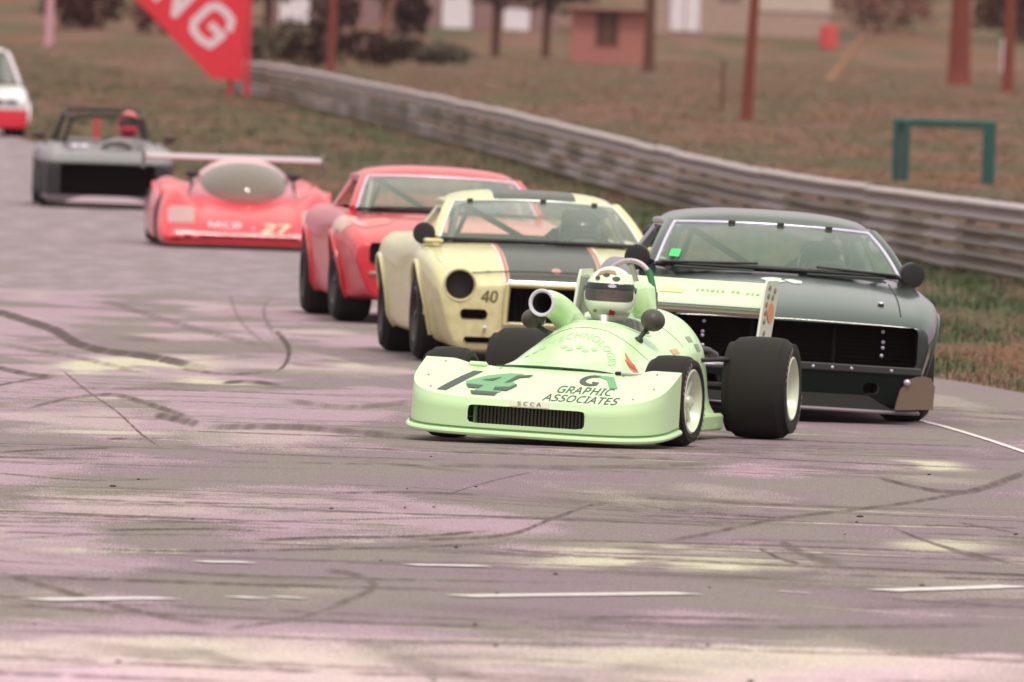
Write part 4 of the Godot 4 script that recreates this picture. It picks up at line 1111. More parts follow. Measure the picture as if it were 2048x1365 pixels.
func coupe(o: Dictionary) -> Node3D:
	sprung = Transform3D(Basis(Vector3.BACK, deg_to_rad(o.roll)), Vector3(0, 0.0, 0))
	var car := thing(o.called, o.label, "race car", o.at, o.yaw, "race cars on the track")
	var paint: Material = o.paint
	var black := mat("black_trim", srgb(34, 30, 31), 0.6)
	mat("duct_primer", srgb(140, 133, 127), 0.9)
	var trim_m: Material = o.trim
	var wb: float = o.wheelbase
	var tr: float = o.tyre
	var ar: float = tr + 0.045
	var half := skin(coupe_grid(o.stations, o.front_y))
	half = refine(half, 0.55, 0.035)
	var all := both(half)
	o.skin = all
	var zc: float = o.cowl_z
	var keep := func(p: Vector3) -> float:
		var d := minf(arch_cut(p, 0.0, tr, ar), arch_cut(p, -wb, tr, ar))
		if p.z < zc - 0.02 and p.y > 0.62:
			d = minf(d, rrect(p.x, p.z - (zc - 0.02 - 2.45) * 0.5 - zc * 0.5, 0.70, 1.225, 0.1))
		return minf(d, o.holes.call(p))
	var shell := clip(all, keep)
	if o.has("hood_region"):
		var hr: Callable = o.hood_region
		part(car, o.get("hood_name", "bonnet"), clip(shell, func(p: Vector3) -> float: return -hr.call(p)), o.hood_paint, 40.0, o.hood_label)
		shell = clip(shell, hr)
	var body := part(car, "body", shell, paint, 40.0)
	for ax in [0.0, -wb]:
		for sx in [-1.0, 1.0]:
			var well := PackedVector3Array()
			for i in 16:
				var a0 := PI * i / 16.0
				var a1 := PI * (i + 1) / 16.0
				quad(well, Vector3(0.48 * sx, tr + sin(a0) * ar, ax + cos(a0) * ar), Vector3(0.48 * sx, tr + sin(a1) * ar, ax + cos(a1) * ar), Vector3(0.90 * sx, tr + sin(a1) * ar, ax + cos(a1) * ar), Vector3(0.90 * sx, tr + sin(a0) * ar, ax + cos(a0) * ar))
			well.append_array(plate(PackedVector2Array([Vector2(-ar, 0.15), Vector2(ar, 0.15), Vector2(ar, tr), Vector2(ar * 0.7, tr + ar * 0.7), Vector2(0, tr + ar), Vector2(-ar * 0.7, tr + ar * 0.7), Vector2(-ar, tr)]), 0.01, Transform3D(Basis(Vector3(0, 0, 1), Vector3(0, 1, 0), Vector3(1, 0, 0)), Vector3(0.48 * sx, 0, ax))))
			part(car, "wheel_well", well, paint)
			# lip round the arch, laid on the flank
			var tm := TriangleMesh.new()
			tm.create_from_faces(half)
			var lipp := PackedVector3Array()
			for i in 19:
				var a := deg_to_rad(-22.0 + 224.0 * i / 18.0)
				var hit := tm.intersect_ray(Vector3(2, tr + sin(a) * ar, ax + cos(a) * ar), Vector3.LEFT)
				if not hit.is_empty():
					lipp.append(Vector3(hit.position.x * sx + 0.004 * sx, hit.position.y, hit.position.z))
			if lipp.size() > 4:
				part(car, "arch_flare", tube(lipp, o.flare, 8, 2), paint)
	# greenhouse
	var b0: Vector3 = o.ws_base     # corner of the screen base
	var b1: Vector3 = o.ws_base_mid
	var t0: Vector3 = o.ws_top
	var t1: Vector3 = o.ws_top_mid
	var rt: Vector3 = o.rear_top
	var rb: Vector3 = o.rear_base
	var top_y: float = o.roof_y
	var bow := func(c: Vector3, m: Vector3, u: float) -> Vector3: return Vector3(c.x * u, lerpf(m.y, c.y, u * u), lerpf(m.z, c.z, absf(u) ** 2.2))
	var screen := PackedVector3Array()
	for i in 20:
		for j in 8:
			var q := []
			for k in [[0, 0], [1, 0], [1, 1], [0, 1]]:
				var u: float = -1.0 + (i + k[0]) / 10.0
				var v: float = (j + k[1]) / 8.0
				var bb: Vector3 = bow.call(b0, b1, u)
				var tt: Vector3 = bow.call(t0, t1, u)
				q.append(bb.lerp(tt, v) + Vector3(0, 0.02 * sin(v * PI), 0.02 * sin(v * PI)))
			quad(screen, q[0], q[1], q[2], q[3])
	part(car, "windscreen", screen, o.glass, 60.0)
	var frame := PackedVector3Array()
	var fp := PackedVector3Array()
	var lower := PackedVector3Array()
	for i in 13:
		fp.append(bow.call(t0, t1, -1.0 + i / 6.0))
		lower.append(bow.call(b0, b1, -1.0 + i / 6.0))
	frame.append_array(tube(fp, 0.013, 8, 2))
	for sx in [-1.0, 1.0]:
		var pp := PackedVector3Array()
		for j in 7:
			pp.append(Vector3(b0.x * sx, b0.y, b0.z).lerp(Vector3(t0.x * sx, t0.y, t0.z), j / 6.0) + Vector3(0, 0.02 * sin(PI * j / 6.0), 0.02 * sin(PI * j / 6.0)))
		frame.append_array(tube(pp, 0.012, 8, 2))
		var pil := PackedVector3Array()
		for v in pp:
			pil.append(v + Vector3(0.028 * sx, -0.005, -0.035))
		part(car, "windscreen_pillar", tube(pil, 0.034, 8, 2), paint, 60.0)
	part(car, "windscreen_trim", frame, trim_m, 50.0)
	part(car, "windscreen_seal", tube(lower, 0.014, 8, 2), black)
	# roof skin
	var secs := []
	var ex: float = o.roof_x
	for k in [[t1.z + 0.01, t1.y + 0.012, 0.955], [t1.z - 0.10, lerpf(t1.y, top_y, 0.62), 0.98], [t1.z - 0.32, lerpf(t1.y, top_y, 0.95), 1.0], [lerpf(t1.z, rt.z, 0.55), top_y, 1.0], [lerpf(t1.z, rt.z, 0.82), top_y - 0.012, 0.98], [rt.z, rt.y + 0.02, 0.95]]:
		var w: float = ex * k[2]
		var dz: float = (t0.z - t1.z) * clampf((k[0] - rt.z) / (t1.z - rt.z), 0.0, 1.0)
		var yy: float = k[1]
		var e: float = (yy - o.edge_y) * o.roof_round
		secs.append(PackedVector3Array([Vector3(0, yy, k[0]), Vector3(w * 0.4, yy - 0.006, k[0] + dz * 0.16), Vector3(w * 0.72, yy - 0.028, k[0] + dz * 0.5), Vector3(w * 0.88, yy - 0.05 - e * 0.1, k[0] + dz * 0.78), Vector3(w * 0.965, yy - 0.085 - e * 0.25, k[0] + dz), Vector3(w, yy - 0.125 - e * 0.4, k[0] + dz)]))
	var roof := both(skin(loft(secs, 4, 4)))
	if o.has("roof_region"):
		var rr: Callable = o.roof_region
		part(car, "roof", clip(roof, rr), paint, 50.0)
		part(car, "roof_stripe", clip(roof, func(p: Vector3) -> float: return -rr.call(p)), o.hood_paint, 50.0)
	else:
		part(car, "roof", roof, paint, 50.0)
	var inner := PackedVector3Array()
	for v in roof:
		inner.append(Vector3(v.x * 0.97, v.y - 0.025, v.z))
	part(car, "headlining", inner, black)
	# sail panels, rear window, rail above the doors
	var ey: float = rt.y - 0.05
	for sx in [-1.0, 1.0]:
		var sail := PackedVector3Array()
		var s0 := [Vector3(ex * 0.95 * sx, ey, rt.z + 0.28), Vector3(rt.x * sx, rt.y + 0.005, rt.z - 0.01), Vector3(rb.x * sx, rb.y, rb.z), Vector3((b0.x + 0.03) * sx, b0.y - 0.03, rt.z - 0.12)]
		for i in 6:
			for j in 6:
				var q := []
				for k in [[0, 0], [1, 0], [1, 1], [0, 1]]:
					var u: float = (i + k[0]) / 6.0
					var v: float = (j + k[1]) / 6.0
					var pa: Vector3 = s0[0].lerp(s0[1], u)
					var pb: Vector3 = s0[3].lerp(s0[2], u)
					q.append(pa.lerp(pb, v) + Vector3(0.035 * sin(u * PI) * sx, 0.015 * sin(u * PI), 0))
				quad(sail, q[0], q[1], q[2], q[3])
		part(car, "sail_panel", sail, paint, 60.0)
		part(car, "roof_rail", tube(PackedVector3Array([Vector3((t0.x + 0.028) * sx, t0.y - 0.012, t0.z - 0.035), Vector3(ex * 0.985 * sx, lerpf(t0.y, top_y, 0.2) - 0.02, lerpf(t0.z, rt.z, 0.35)), Vector3(ex * 0.97 * sx, ey + 0.02, rt.z + 0.22)]), 0.024, 8, 5), paint, 60.0)
		part(car, "window_sill", tube(PackedVector3Array([Vector3((b0.x + 0.02) * sx, b0.y - 0.035, b0.z - 0.02), Vector3((b0.x + 0.045) * sx, b0.y - 0.035, lerpf(b0.z, rt.z, 0.5)), Vector3((b0.x + 0.03) * sx, b0.y - 0.03, rt.z - 0.10)]), 0.028, 8, 4), paint, 60.0)
	var rw := PackedVector3Array()
	for i in 10:
		var u0 := -1.0 + i / 5.0
		var u1 := -1.0 + (i + 1) / 5.0
		quad(rw, Vector3(rt.x * u0, rt.y + 0.01 * (1 - u0 * u0), rt.z), Vector3(rt.x * u1, rt.y + 0.01 * (1 - u1 * u1), rt.z), Vector3(rb.x * u1, rb.y, rb.z - 0.03 * (1 - u1 * u1)), Vector3(rb.x * u0, rb.y, rb.z - 0.03 * (1 - u0 * u0)))
	part(car, "rear_window", rw, glass("rear_glass", srgb(200, 215, 205), 0.05))
	# inside
	part(car, "floor_pan", box(Vector3(0, 0.22, -1.5), Vector3(1.40, 0.03, 3.4)), black)
	part(car, "dashboard", rbox(Vector3(0, b1.y - 0.10, b0.z - 0.22), Vector3(1.42, 0.14, 0.34), 0.05), black)
	part(car, "door_card", both(box(Vector3(0.72, 0.55, -1.35), Vector3(0.03, 0.62, 1.9))), black)
	part(car, "parcel_shelf", box(Vector3(0, b0.y - 0.12, rt.z - 0.15), Vector3(1.36, 0.03, 0.85)), black)
	var cage_m: Material = o.cage
	var hz := rt.z + 0.55
	var hx := ex * 0.80
	var hy := top_y - 0.09
	part(car, "main_hoop", tube(PackedVector3Array([Vector3(-hx - 0.06, 0.25, hz), Vector3(-hx - 0.04, 0.85, hz), Vector3(-hx, hy - 0.08, hz), Vector3(-hx + 0.10, hy, hz), Vector3(hx - 0.10, hy, hz), Vector3(hx, hy - 0.08, hz), Vector3(hx + 0.04, 0.85, hz), Vector3(hx + 0.06, 0.25, hz)]), 0.023, 8, 4), cage_m)
	part(car, "cage_diagonal", tube(PackedVector3Array([Vector3(-hx + 0.06, hy - 0.04, hz - 0.01), Vector3(0.30, 0.72, hz - 0.01)]), 0.022, 8, 1), cage_m)
	part(car, "cage_diagonal", tube(PackedVector3Array([Vector3(hx - 0.06, hy - 0.05, hz - 0.02), Vector3(0.02, 0.80, hz - 0.02)]), 0.02, 8, 1), cage_m)
	for sx in [-1.0, 1.0]:
		part(car, "cage_pillar", tube(PackedVector3Array([Vector3(hx * sx, hy - 0.06, hz), Vector3((t0.x - 0.04) * sx, t0.y - 0.03, t0.z - 0.05), Vector3((b0.x - 0.08) * sx, b0.y - 0.08, b0.z - 0.12)]), 0.019, 8, 5), cage_m)
		part(car, "rear_stay", tube(PackedVector3Array([Vector3(hx * 0.8 * sx, hy - 0.03, hz), Vector3(hx * 0.85 * sx, 0.8, rb.z + 0.15)]), 0.02, 8, 1), cage_m)
	var seat := node(car, "seat")
	seat.transform = sprung
	var sm := mat("seat", srgb(48, 46, 46), 0.8)
	put(seat, "backrest", finish(rbox(Vector3(0.36, 0.66, hz + 0.28), Vector3(0.46, 0.62, 0.12), 0.05, Basis(Vector3.RIGHT, -0.2))), sm)
	put(seat, "seat_cushion", finish(rbox(Vector3(0.36, 0.36, hz + 0.55), Vector3(0.48, 0.12, 0.5), 0.04)), sm)
	put(seat, "headrest", finish(rbox(Vector3(0.36, 1.02, hz + 0.22), Vector3(0.24, 0.17, 0.08), 0.03)), sm)
	coupe_driver(o, car, Vector3(0.36, 0.10, hz + 1.62))
	var st := PackedVector3Array()
	for i in 17:
		st.append(Vector3(0.36 + cos(TAU * i / 16) * 0.17, b0.y - 0.10 + sin(TAU * i / 16) * 0.16, b0.z - 0.50 + sin(TAU * i / 16) * 0.05))
	part(car, "steering_wheel", tube(st, 0.014, 8, 2), black)
	# wheels
	for sx in [-1.0, 1.0]:
		wheel(car, Vector3(o.track * sx, tr, 0), tr, o.tyre_w, 0.195, o.rim, sx, deg_to_rad(o.steer), null, 0.06, 5)
		wheel(car, Vector3((o.track + 0.01) * sx, tr + 0.005, -wb), tr + 0.005, o.tyre_w + 0.03, 0.195, o.rim, sx, 0.0, null, 0.08, 5)
	# mirrors
	for q in o.mirrors:
		var mr := node(car, "mirror")
		mr.transform = sprung
		var c: Vector3 = q
		var sg := signf(c.x)
		put(mr, "mirror_shell", finish(lathe(PackedVector2Array([Vector2(-0.07, 0.0), Vector2(-0.065, 0.035), Vector2(-0.03, 0.066), Vector2(0.03, 0.082), Vector2(0.062, 0.080), Vector2(0.07, 0.060), Vector2(0.066, 0.0)]), 20, c, Basis(Vector3.UP, PI / 2 * -1.0 + 0.22 * sg)), 40.0), mat("mirror_black", srgb(36, 32, 34), 0.45))
		put(mr, "mirror_foot", finish(tube(PackedVector3Array([c + Vector3(-0.02 * sg, -0.05, 0), Vector3(c.x - 0.06 * sg, b0.y - 0.05, c.z - 0.02)]), 0.022, 8, 1)), mat("mirror_black", Color.WHITE))
	# wipers
	for q in o.wipers:
		var w0: Vector3 = bow.call(b0, b1, q[0])
		var w1: Vector3 = bow.call(b0, b1, q[1])
		part(car, "wiper", tube(PackedVector3Array([w0 + Vector3(0, 0.012, 0.03), w1 + Vector3(0, 0.028, 0.016)]), 0.009, 6, 1), black)
	for u in o.clips:
		var cp: Vector3 = bow.call(t0, t1, u)
		part(car, "screen_clip", rbox(cp + Vector3(0, -0.012, 0.012), Vector3(0.045, 0.06, 0.022), 0.006), mat("clip", srgb(52, 40, 40), 0.6))
	return car


var pilot: ArrayMesh


func coupe_driver(o: Dictionary, car: Node3D, shift: Vector3) -> void:
	if not o.has("driver"):
		return
	var d := thing("person", o.driver, "person", car.position, o.yaw)
	if pilot == null:
		pilot = finish(body_of(driver_bones(), 0.02, 0.03), 70.0)
	var b := put(d, "body", pilot, mat("suit_navy", srgb(58, 56, 62), 0.85))
	b.transform = sprung * Transform3D(Basis(), shift)
	helmet_on(b, Vector3(0.0, 0.835, -1.20), o.helmet, 0.0, false)


func arr_hole(p: Vector3, list: Array) -> float:   # [x, y, half w, half h, r] mirrored about the centre line, on the front face
	var d := 1.0
	if p.z < 0.5:
		return d
	for h in list:
		d = minf(d, rrect(absf(p.x) - h[0], p.y - h[1], h[2], h[3], h[4]))
	return d


func front_pocket(car: Node3D, called: String, x: float, y: float, w: float, h: float, r: float, z_front: float, z_back: float, m: Material) -> void:
	var poly := PackedVector2Array()
	for c in [[1, 1, 0], [-1, 1, 1], [-1, -1, 2], [1, -1, 3]]:
		for k in 7:
			var a: float = (c[2] + k / 6.0) * PI / 2
			poly.append(Vector2(x + c[0] * (w - r) + cos(a) * r, y + c[1] * (h - r) + sin(a) * r))
	var s := PackedVector3Array()
	for i in poly.size():
		var a := poly[i]
		var b := poly[(i + 1) % poly.size()]
		quad(s, Vector3(a.x, a.y, z_front), Vector3(b.x, b.y, z_front), Vector3(b.x, b.y, z_back), Vector3(a.x, a.y, z_back))
	s.append_array(plate(poly, 0.004, Transform3D(Basis(), Vector3(0, 0, z_back))))
	part(car, called, s, m, 30.0)


func dull(m: StandardMaterial3D) -> StandardMaterial3D:   # matt finish for the black grille parts and the darkened valance
	m.metallic_specular = 0.15
	return m


func green_coupe() -> void:
	var st := [
		[0.90, 0.655, 0.640, 0.63, 0.80, 0.850, 0.52, 0.74, 0.12],
		[0.78, 0.715, 0.695, 0.685, 0.82, 0.885, 0.56, 0.76, 0.12],
		[0.55, 0.785, 0.755, 0.755, 0.835, 0.925, 0.62, 0.79, 0.12],
		[0.25, 0.840, 0.800, 0.805, 0.845, 0.958, 0.66, 0.84, 0.13],
		[-0.05, 0.872, 0.825, 0.832, 0.85, 0.965, 0.65, 0.93, 0.15],
		[-0.35, 0.895, 0.855, 0.858, 0.855, 0.945, 0.64, 0.91, 0.16],
		[-0.70, 0.905, 0.88, 0.88, 0.86, 0.930, 0.62, 0.89, 0.16],
		[-1.4, 0.90, 0.885, 0.885, 0.86, 0.925, 0.60, 0.88, 0.16],
		[-2.1, 0.90, 0.89, 0.89, 0.865, 0.940, 0.62, 0.89, 0.17],
		[-2.75, 0.92, 0.905, 0.905, 0.87, 0.965, 0.66, 0.92, 0.20],
		[-3.3, 0.91, 0.90, 0.895, 0.85, 0.94, 0.62, 0.86, 0.25],
		[-3.72, 0.86, 0.85, 0.84, 0.80, 0.88, 0.58, 0.78, 0.30]]
	var holes := [[0.0, 0.497, 0.775, 0.128, 0.04], [0.50, 0.235, 0.05, 0.034, 0.03], [0.30, 0.06, 0.0, 0.0, 0.0]]
	var paint := mat("dark_green_paint", srgb(25, 37, 31), 0.3, 0.0, 0.7, 0.6)
	var o := {"driver": "person in dark helmet at the wheel of the dark green coupe", "helmet": mat("helmet_dark", srgb(54, 58, 56), 0.35, 0.0, 0.5), "called": "coupe_race_car", "label": "dark green two door race coupe with full width black grille and bullet mirror", "at": Vector3(1.672, 0, -87.91), "yaw": 4.0, "roll": -1.6, "paint": paint, "trim": mat("trim_lilac", srgb(214, 202, 226), 0.25, 0.5), "wheelbase": 2.743, "tyre": 0.33, "tyre_w": 0.30, "stations": st, "front_y": 0.38, "cowl_z": -0.42, "holes": func(p: Vector3) -> float: return arr_hole(p, holes.slice(0, 2)), "flare": 0.016, "hood_region": func(p: Vector3) -> float: return p.y - 0.335 if p.z > 0.5 else 1.0, "hood_paint": dull(mat("valance_shaded", srgb(22, 29, 27), 0.75)), "hood_label": "valance below the bumper strip with shade painted into its dark green", "hood_name": "valance",  # valance is body green darkened to hold the shade under the bumper
		"ws_base": Vector3(0.775, 0.915, -0.50), "ws_base_mid": Vector3(0, 0.925, -0.36), "ws_top": Vector3(0.622, 1.175, -1.14), "ws_top_mid": Vector3(0, 1.195, -1.06), "rear_top": Vector3(0.56, 1.20, -2.42), "rear_base": Vector3(0.66, 0.92, -3.0), "roof_y": 1.285, "roof_x": 0.675, "edge_y": 1.16, "roof_round": 0.3, "glass": glass("screen_green", srgb(84, 104, 88), 0.38), "cage": mat("cage_dark", srgb(44, 58, 48), 0.5), "track": 0.80, "steer": 3.0, "rim": mat("rim_dark", srgb(70, 62, 62), 0.4, 0.4), "mirrors": [Vector3(0.845, 0.935, -0.58), Vector3(-0.88, 0.945, -0.60)], "wipers": [[-0.96, -0.18], [0.98, 0.30]], "clips": [-0.42, 0.08, 0.58]}
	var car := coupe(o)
	var black := mat("black_trim", Color.WHITE)
	front_pocket(car, "grille_recess", 0, 0.497, 0.775, 0.128, 0.04, 0.93, 0.62, dull(mat("grille_dark", srgb(38, 33, 34), 0.9)))
	front_pocket(car, "brake_duct", 0.50, 0.235, 0.05, 0.034, 0.03, 0.93, 0.50, mat("duct_primer", Color.WHITE))
	front_pocket(car, "brake_duct", -0.50, 0.235, 0.05, 0.034, 0.03, 0.93, 0.50, mat("duct_primer", Color.WHITE))
	var bars := PackedVector3Array()
	for k in 9:
		bars.append_array(box(Vector3(0, 0.395 + k * 0.026, 0.80), Vector3(1.53, 0.005, 0.02)))
	part(car, "grille_bars", bars, dull(mat("grille_bar", srgb(32, 28, 29), 0.8)))
	for x in [-0.26, 0.26]:
		part(car, "grille_post", box(Vector3(x, 0.497, 0.84), Vector3(0.02, 0.25, 0.02)), mat("grille_bar", Color.WHITE))
	var rivet := mat("rivet", srgb(200, 188, 210), 0.3, 0.6)
	for q in [[0.56, 0.59], [0.565, 0.525], [0.565, 0.49], [0.56, 0.44], [-0.56, 0.59], [-0.565, 0.525], [-0.565, 0.50], [-0.56, 0.44]]:
		part(car, "fastener", ball(Vector3(q[0], q[1], 0.862), Vector3(0.012, 0.012, 0.008), 6), rivet)
	for x in [-0.62, -0.45, -0.05, 0.13, 0.25, 0.37, 0.62]:
		part(car, "fastener", ball(Vector3(x, 0.352, 0.948), Vector3(0.011, 0.011, 0.008), 6), rivet)
	part(car, "bumper_strip", rbox(Vector3(0, 0.352, 0.935), Vector3(1.62, 0.05, 0.022), 0.008), mat("strip_grey", srgb(46, 46, 47), 0.5))
	part(car, "air_dam", plate_round(0.80, 0.10, 0.19, 0.945, 0.80), mat("air_dam", srgb(30, 28, 28), 0.8))
	part(car, "splitter_lip", sweep_front(0.82, 0.092, 0.965, 0.80, 0.012), mat("lip_grey", srgb(132, 120, 126), 0.45))
	for sx in [-1.0, 1.0]:
		part(car, "dam_wing", plate(PackedVector2Array([Vector2(-0.13, -0.125), Vector2(0.125, -0.11), Vector2(0.13, 0.03), Vector2(0.10, 0.085), Vector2(0.03, 0.10), Vector2(-0.04, 0.07), Vector2(-0.10, 0.0)]) if sx > 0 else PackedVector2Array([Vector2(0.13, -0.125), Vector2(-0.125, -0.11), Vector2(-0.13, 0.03), Vector2(-0.10, 0.085), Vector2(-0.03, 0.10), Vector2(0.04, 0.07), Vector2(0.10, 0.0)]), 0.018, Transform3D(Basis(Vector3.UP, 0.30 * sx), Vector3(0.775 * sx, 0.235, 0.935))), mat("bracket", srgb(112, 92, 78), 0.6), 30.0, "brown corner panel of the air dam")
		part(car, "tow_hook", ball(Vector3(0.72 * sx, 0.285, 0.965), Vector3(0.022, 0.022, 0.018), 8), rivet)
	# bonnet details
	var ux := Vector3.RIGHT
	var uy := Vector3(0, 0, -1)
	var pale := mat("emblem_pale", srgb(206, 222, 204), 0.5)
	sticker(car, "bonnet_emblem", flat_poly(PackedVector2Array([Vector2(-0.12, 0.03), Vector2(-0.09, 0.10), Vector2(-0.03, 0.14), Vector2(0.02, 0.10), Vector2(0.01, 0.02), Vector2(0.04, -0.05), Vector2(-0.01, -0.12), Vector2(-0.09, -0.08)])), o.skin, Vector3(-0.035, 0, 0.08), ux, uy, Vector3.DOWN, pale)
	sticker(car, "bonnet_emblem", flat_poly(PackedVector2Array([Vector2(0.03, 0.05), Vector2(0.08, 0.09), Vector2(0.14, 0.02), Vector2(0.135, -0.10), Vector2(0.08, -0.13), Vector2(0.05, -0.06)])), o.skin, Vector3(-0.035, 0, 0.08), ux, uy, Vector3.DOWN, pale)
	for sx in [-1.0, 1.0]:
		var line := PackedVector3Array()
		var tm := TriangleMesh.new()
		tm.create_from_faces(o.skin)
		for i in 12:
			var z := -0.40 + 1.2 * i / 11.0
			var hit := tm.intersect_ray(Vector3((0.70 - 0.03 * i / 11.0) * sx, 2, z), Vector3.DOWN)
			if not hit.is_empty():
				line.append(hit.position)
		part(car, "bonnet_seam", tube(line, 0.005, 6, 2), mat("seam_dark", srgb(34, 40, 36), 0.8))
		part(car, "bonnet_pin", ball(Vector3(0.56 * sx, 0.762, 0.62), Vector3(0.022, 0.012, 0.022), 8), rivet)
		part(car, "cowl_vent", rbox(Vector3(0.42 * sx, 0.905, -0.33), Vector3(0.5, 0.012, 0.10), 0.004), mat("cowl_dark", srgb(48, 60, 54), 0.6))
	part(car, "screen_sticker", plate(PackedVector2Array([Vector2(-0.04, -0.045), Vector2(0.025, -0.05), Vector2(0.045, 0.05), Vector2(-0.015, 0.055)]), 0.003, Transform3D(Basis(Vector3.RIGHT, -1.1), Vector3(-0.655, 0.985, -0.56))), mat("sticker_bright_green", srgb(58, 214, 104), 0.5))
	sprung = Transform3D()


# a curved strip that wraps the front: half width, y range, z at centre, how far back the ends run
func plate_round(w: float, y0: float, y1: float, zf: float, back: float) -> PackedVector3Array:
	var s := PackedVector3Array()
	for i in 24:
		var q := []
		for k in 2:
			var u := -1.0 + (i + k) / 12.0
			var z := zf - (zf - back) * absf(u) ** 5.0
			q.append(Vector3(w * u, y0, z + 0.018))
			q.append(Vector3(w * u * 0.985, y1, z))
		quad(s, q[0], q[2], q[3], q[1])
		quad(s, q[0] - Vector3(0, 0, 0.02), q[1] - Vector3(0, 0, 0.02), q[3] - Vector3(0, 0, 0.02), q[2] - Vector3(0, 0, 0.02))
	return s


func sweep_front(w: float, y: float, zf: float, back: float, r: float) -> PackedVector3Array:
	var p := PackedVector3Array()
	for i in 25:
		var u := -1.0 + i / 12.0
		p.append(Vector3(w * u, y, zf - (zf - back) * absf(u) ** 5.0))
	return tube(p, r, 8, 1)


func yellow_coupe() -> void:
	var st := [
		[0.86, 0.600, 0.560, 0.60, 0.76, 0.835, 0.50, 0.71, 0.10],
		[0.72, 0.665, 0.625, 0.685, 0.80, 0.872, 0.55, 0.745, 0.11],
		[0.48, 0.735, 0.705, 0.740, 0.845, 0.905, 0.61, 0.79, 0.13],
		[0.20, 0.790, 0.765, 0.785, 0.855, 0.93, 0.64, 0.86, 0.15],
		[-0.10, 0.825, 0.800, 0.805, 0.865, 0.94, 0.65, 0.91, 0.16],
		[-0.40, 0.850, 0.825, 0.820, 0.86, 0.925, 0.62, 0.89, 0.17],
		[-0.75, 0.855, 0.84, 0.84, 0.845, 0.915, 0.60, 0.88, 0.17],
		[-1.5, 0.85, 0.845, 0.845, 0.85, 0.92, 0.58, 0.88, 0.17],
		[-2.15, 0.86, 0.85, 0.855, 0.86, 0.955, 0.62, 0.90, 0.18],
		[-2.75, 0.89, 0.87, 0.875, 0.865, 0.985, 0.68, 0.92, 0.20],
		[-3.3, 0.88, 0.87, 0.865, 0.84, 0.95, 0.62, 0.86, 0.26],
		[-3.72, 0.84, 0.83, 0.82, 0.78, 0.86, 0.58, 0.78, 0.32]]
	var holes := [[0.685, 0.560, 0.108, 0.108, 0.106], [0.578, 0.355, 0.098, 0.036, 0.03], [0.52, 0.172, 0.125, 0.022, 0.02], [0.0, 0.43, 0.335, 0.135, 0.02]]
	var paint := mat("yellow_paint", srgb(216, 205, 156), 0.42, 0.0, 0.5, 0.7)
	var grey_paint := mat("bonnet_grey", srgb(62, 60, 56), 0.5, 0.0, 0.3, 0.7)
	var red := mat("pin_red", srgb(196, 92, 84), 0.5)
	var white := mat("pin_white", srgb(214, 204, 206), 0.5)
	var band := func(p: Vector3) -> float: return absf(p.x) - 0.325 if p.y > 0.57 and p.z > -0.5 else 1.0
	var o := {"driver": "person in grey helmet at the wheel of the pale yellow coupe", "helmet": mat("helmet_grey", srgb(96, 92, 90), 0.35, 0.0, 0.5), "called": "coupe_race_car", "label": "pale yellow race coupe number 40 with dark bonnet band and round headlight holes", "at": Vector3(0.215, 0, -100.81), "yaw": 5.0, "roll": -0.5, "paint": paint, "trim": mat("trim_white", srgb(224, 224, 220), 0.3, 0.3), "wheelbase": 2.743, "tyre": 0.33, "tyre_w": 0.29, "stations": st, "front_y": 0.36, "cowl_z": -0.42, "holes": func(p: Vector3) -> float: return arr_hole(p, holes), "flare": 0.018, "hood_region": band, "hood_paint": grey_paint, "hood_label": "dark grey bonnet band edged by thin red stripes",
		"ws_base": Vector3(0.735, 0.868, -0.48), "ws_base_mid": Vector3(0, 0.872, -0.32), "ws_top": Vector3(0.585, 1.135, -1.20), "ws_top_mid": Vector3(0, 1.16, -1.06), "rear_top": Vector3(0.50, 1.15, -2.3), "rear_base": Vector3(0.62, 0.89, -3.05), "roof_y": 1.235, "roof_x": 0.645, "edge_y": 1.10, "roof_round": 0.6, "roof_region": func(p: Vector3) -> float: return absf(p.x) - 0.30, "glass": glass("screen_clear", srgb(128, 142, 126), 0.20), "cage": mat("cage_grey", srgb(96, 92, 88), 0.5), "track": 0.79, "steer": 2.0, "rim": mat("rim_dark", Color.WHITE), "mirrors": [Vector3(-0.835, 0.90, -0.55), Vector3(0.86, 0.95, -1.0)], "wipers": [], "clips": [-0.8, 0.1, 0.75]}
	var car := coupe(o)
	var dark := mat("duct_primer", Color.WHITE)
	for sx in [-1.0, 1.0]:
		front_pocket(car, "headlight_cover", 0.685 * sx, 0.560, 0.108, 0.108, 0.106, 0.90, 0.83, mat("cover_black", srgb(34, 30, 31), 0.7))
		front_pocket(car, "intake_slot", 0.578 * sx, 0.355, 0.098, 0.036, 0.03, 0.90, 0.50, dark)
		front_pocket(car, "lower_slot", 0.52 * sx, 0.172, 0.125, 0.022, 0.02, 0.90, 0.50, dark)
		var lamp_ring := PackedVector3Array()
		for i in 25:
			lamp_ring.append(Vector3(0.685 * sx + cos(TAU * i / 24) * 0.112, 0.560 + sin(TAU * i / 24) * 0.112, 0.882 + 0.012 * sin(TAU * i / 24) * -1.0))
		part(car, "headlight_ring", tube(lamp_ring, 0.011, 6, 2), paint, 60.0)
	front_pocket(car, "grille_recess", 0, 0.43, 0.335, 0.135, 0.02, 0.95, 0.62, mat("grille_dark", Color.WHITE))
	var snout := PackedVector3Array()
	for e in [[Vector3(-0.345, 0.575, 0.93), Vector3(0.345, 0.575, 0.93)], [Vector3(-0.345, 0.575, 0.93), Vector3(-0.355, 0.29, 0.92)], [Vector3(0.345, 0.575, 0.93), Vector3(0.355, 0.29, 0.92)], [Vector3(-0.355, 0.29, 0.92), Vector3(0.355, 0.29, 0.92)]]:
		snout.append_array(tube(PackedVector3Array(e), 0.019, 8, 1))
	part(car, "grille_surround", snout, paint, 60.0)
	part(car, "grille_top_trim", tube(PackedVector3Array([Vector3(-0.34, 0.598, 0.925), Vector3(0.34, 0.598, 0.925)]), 0.008, 6, 1), mat("trim_lilac", Color.WHITE))
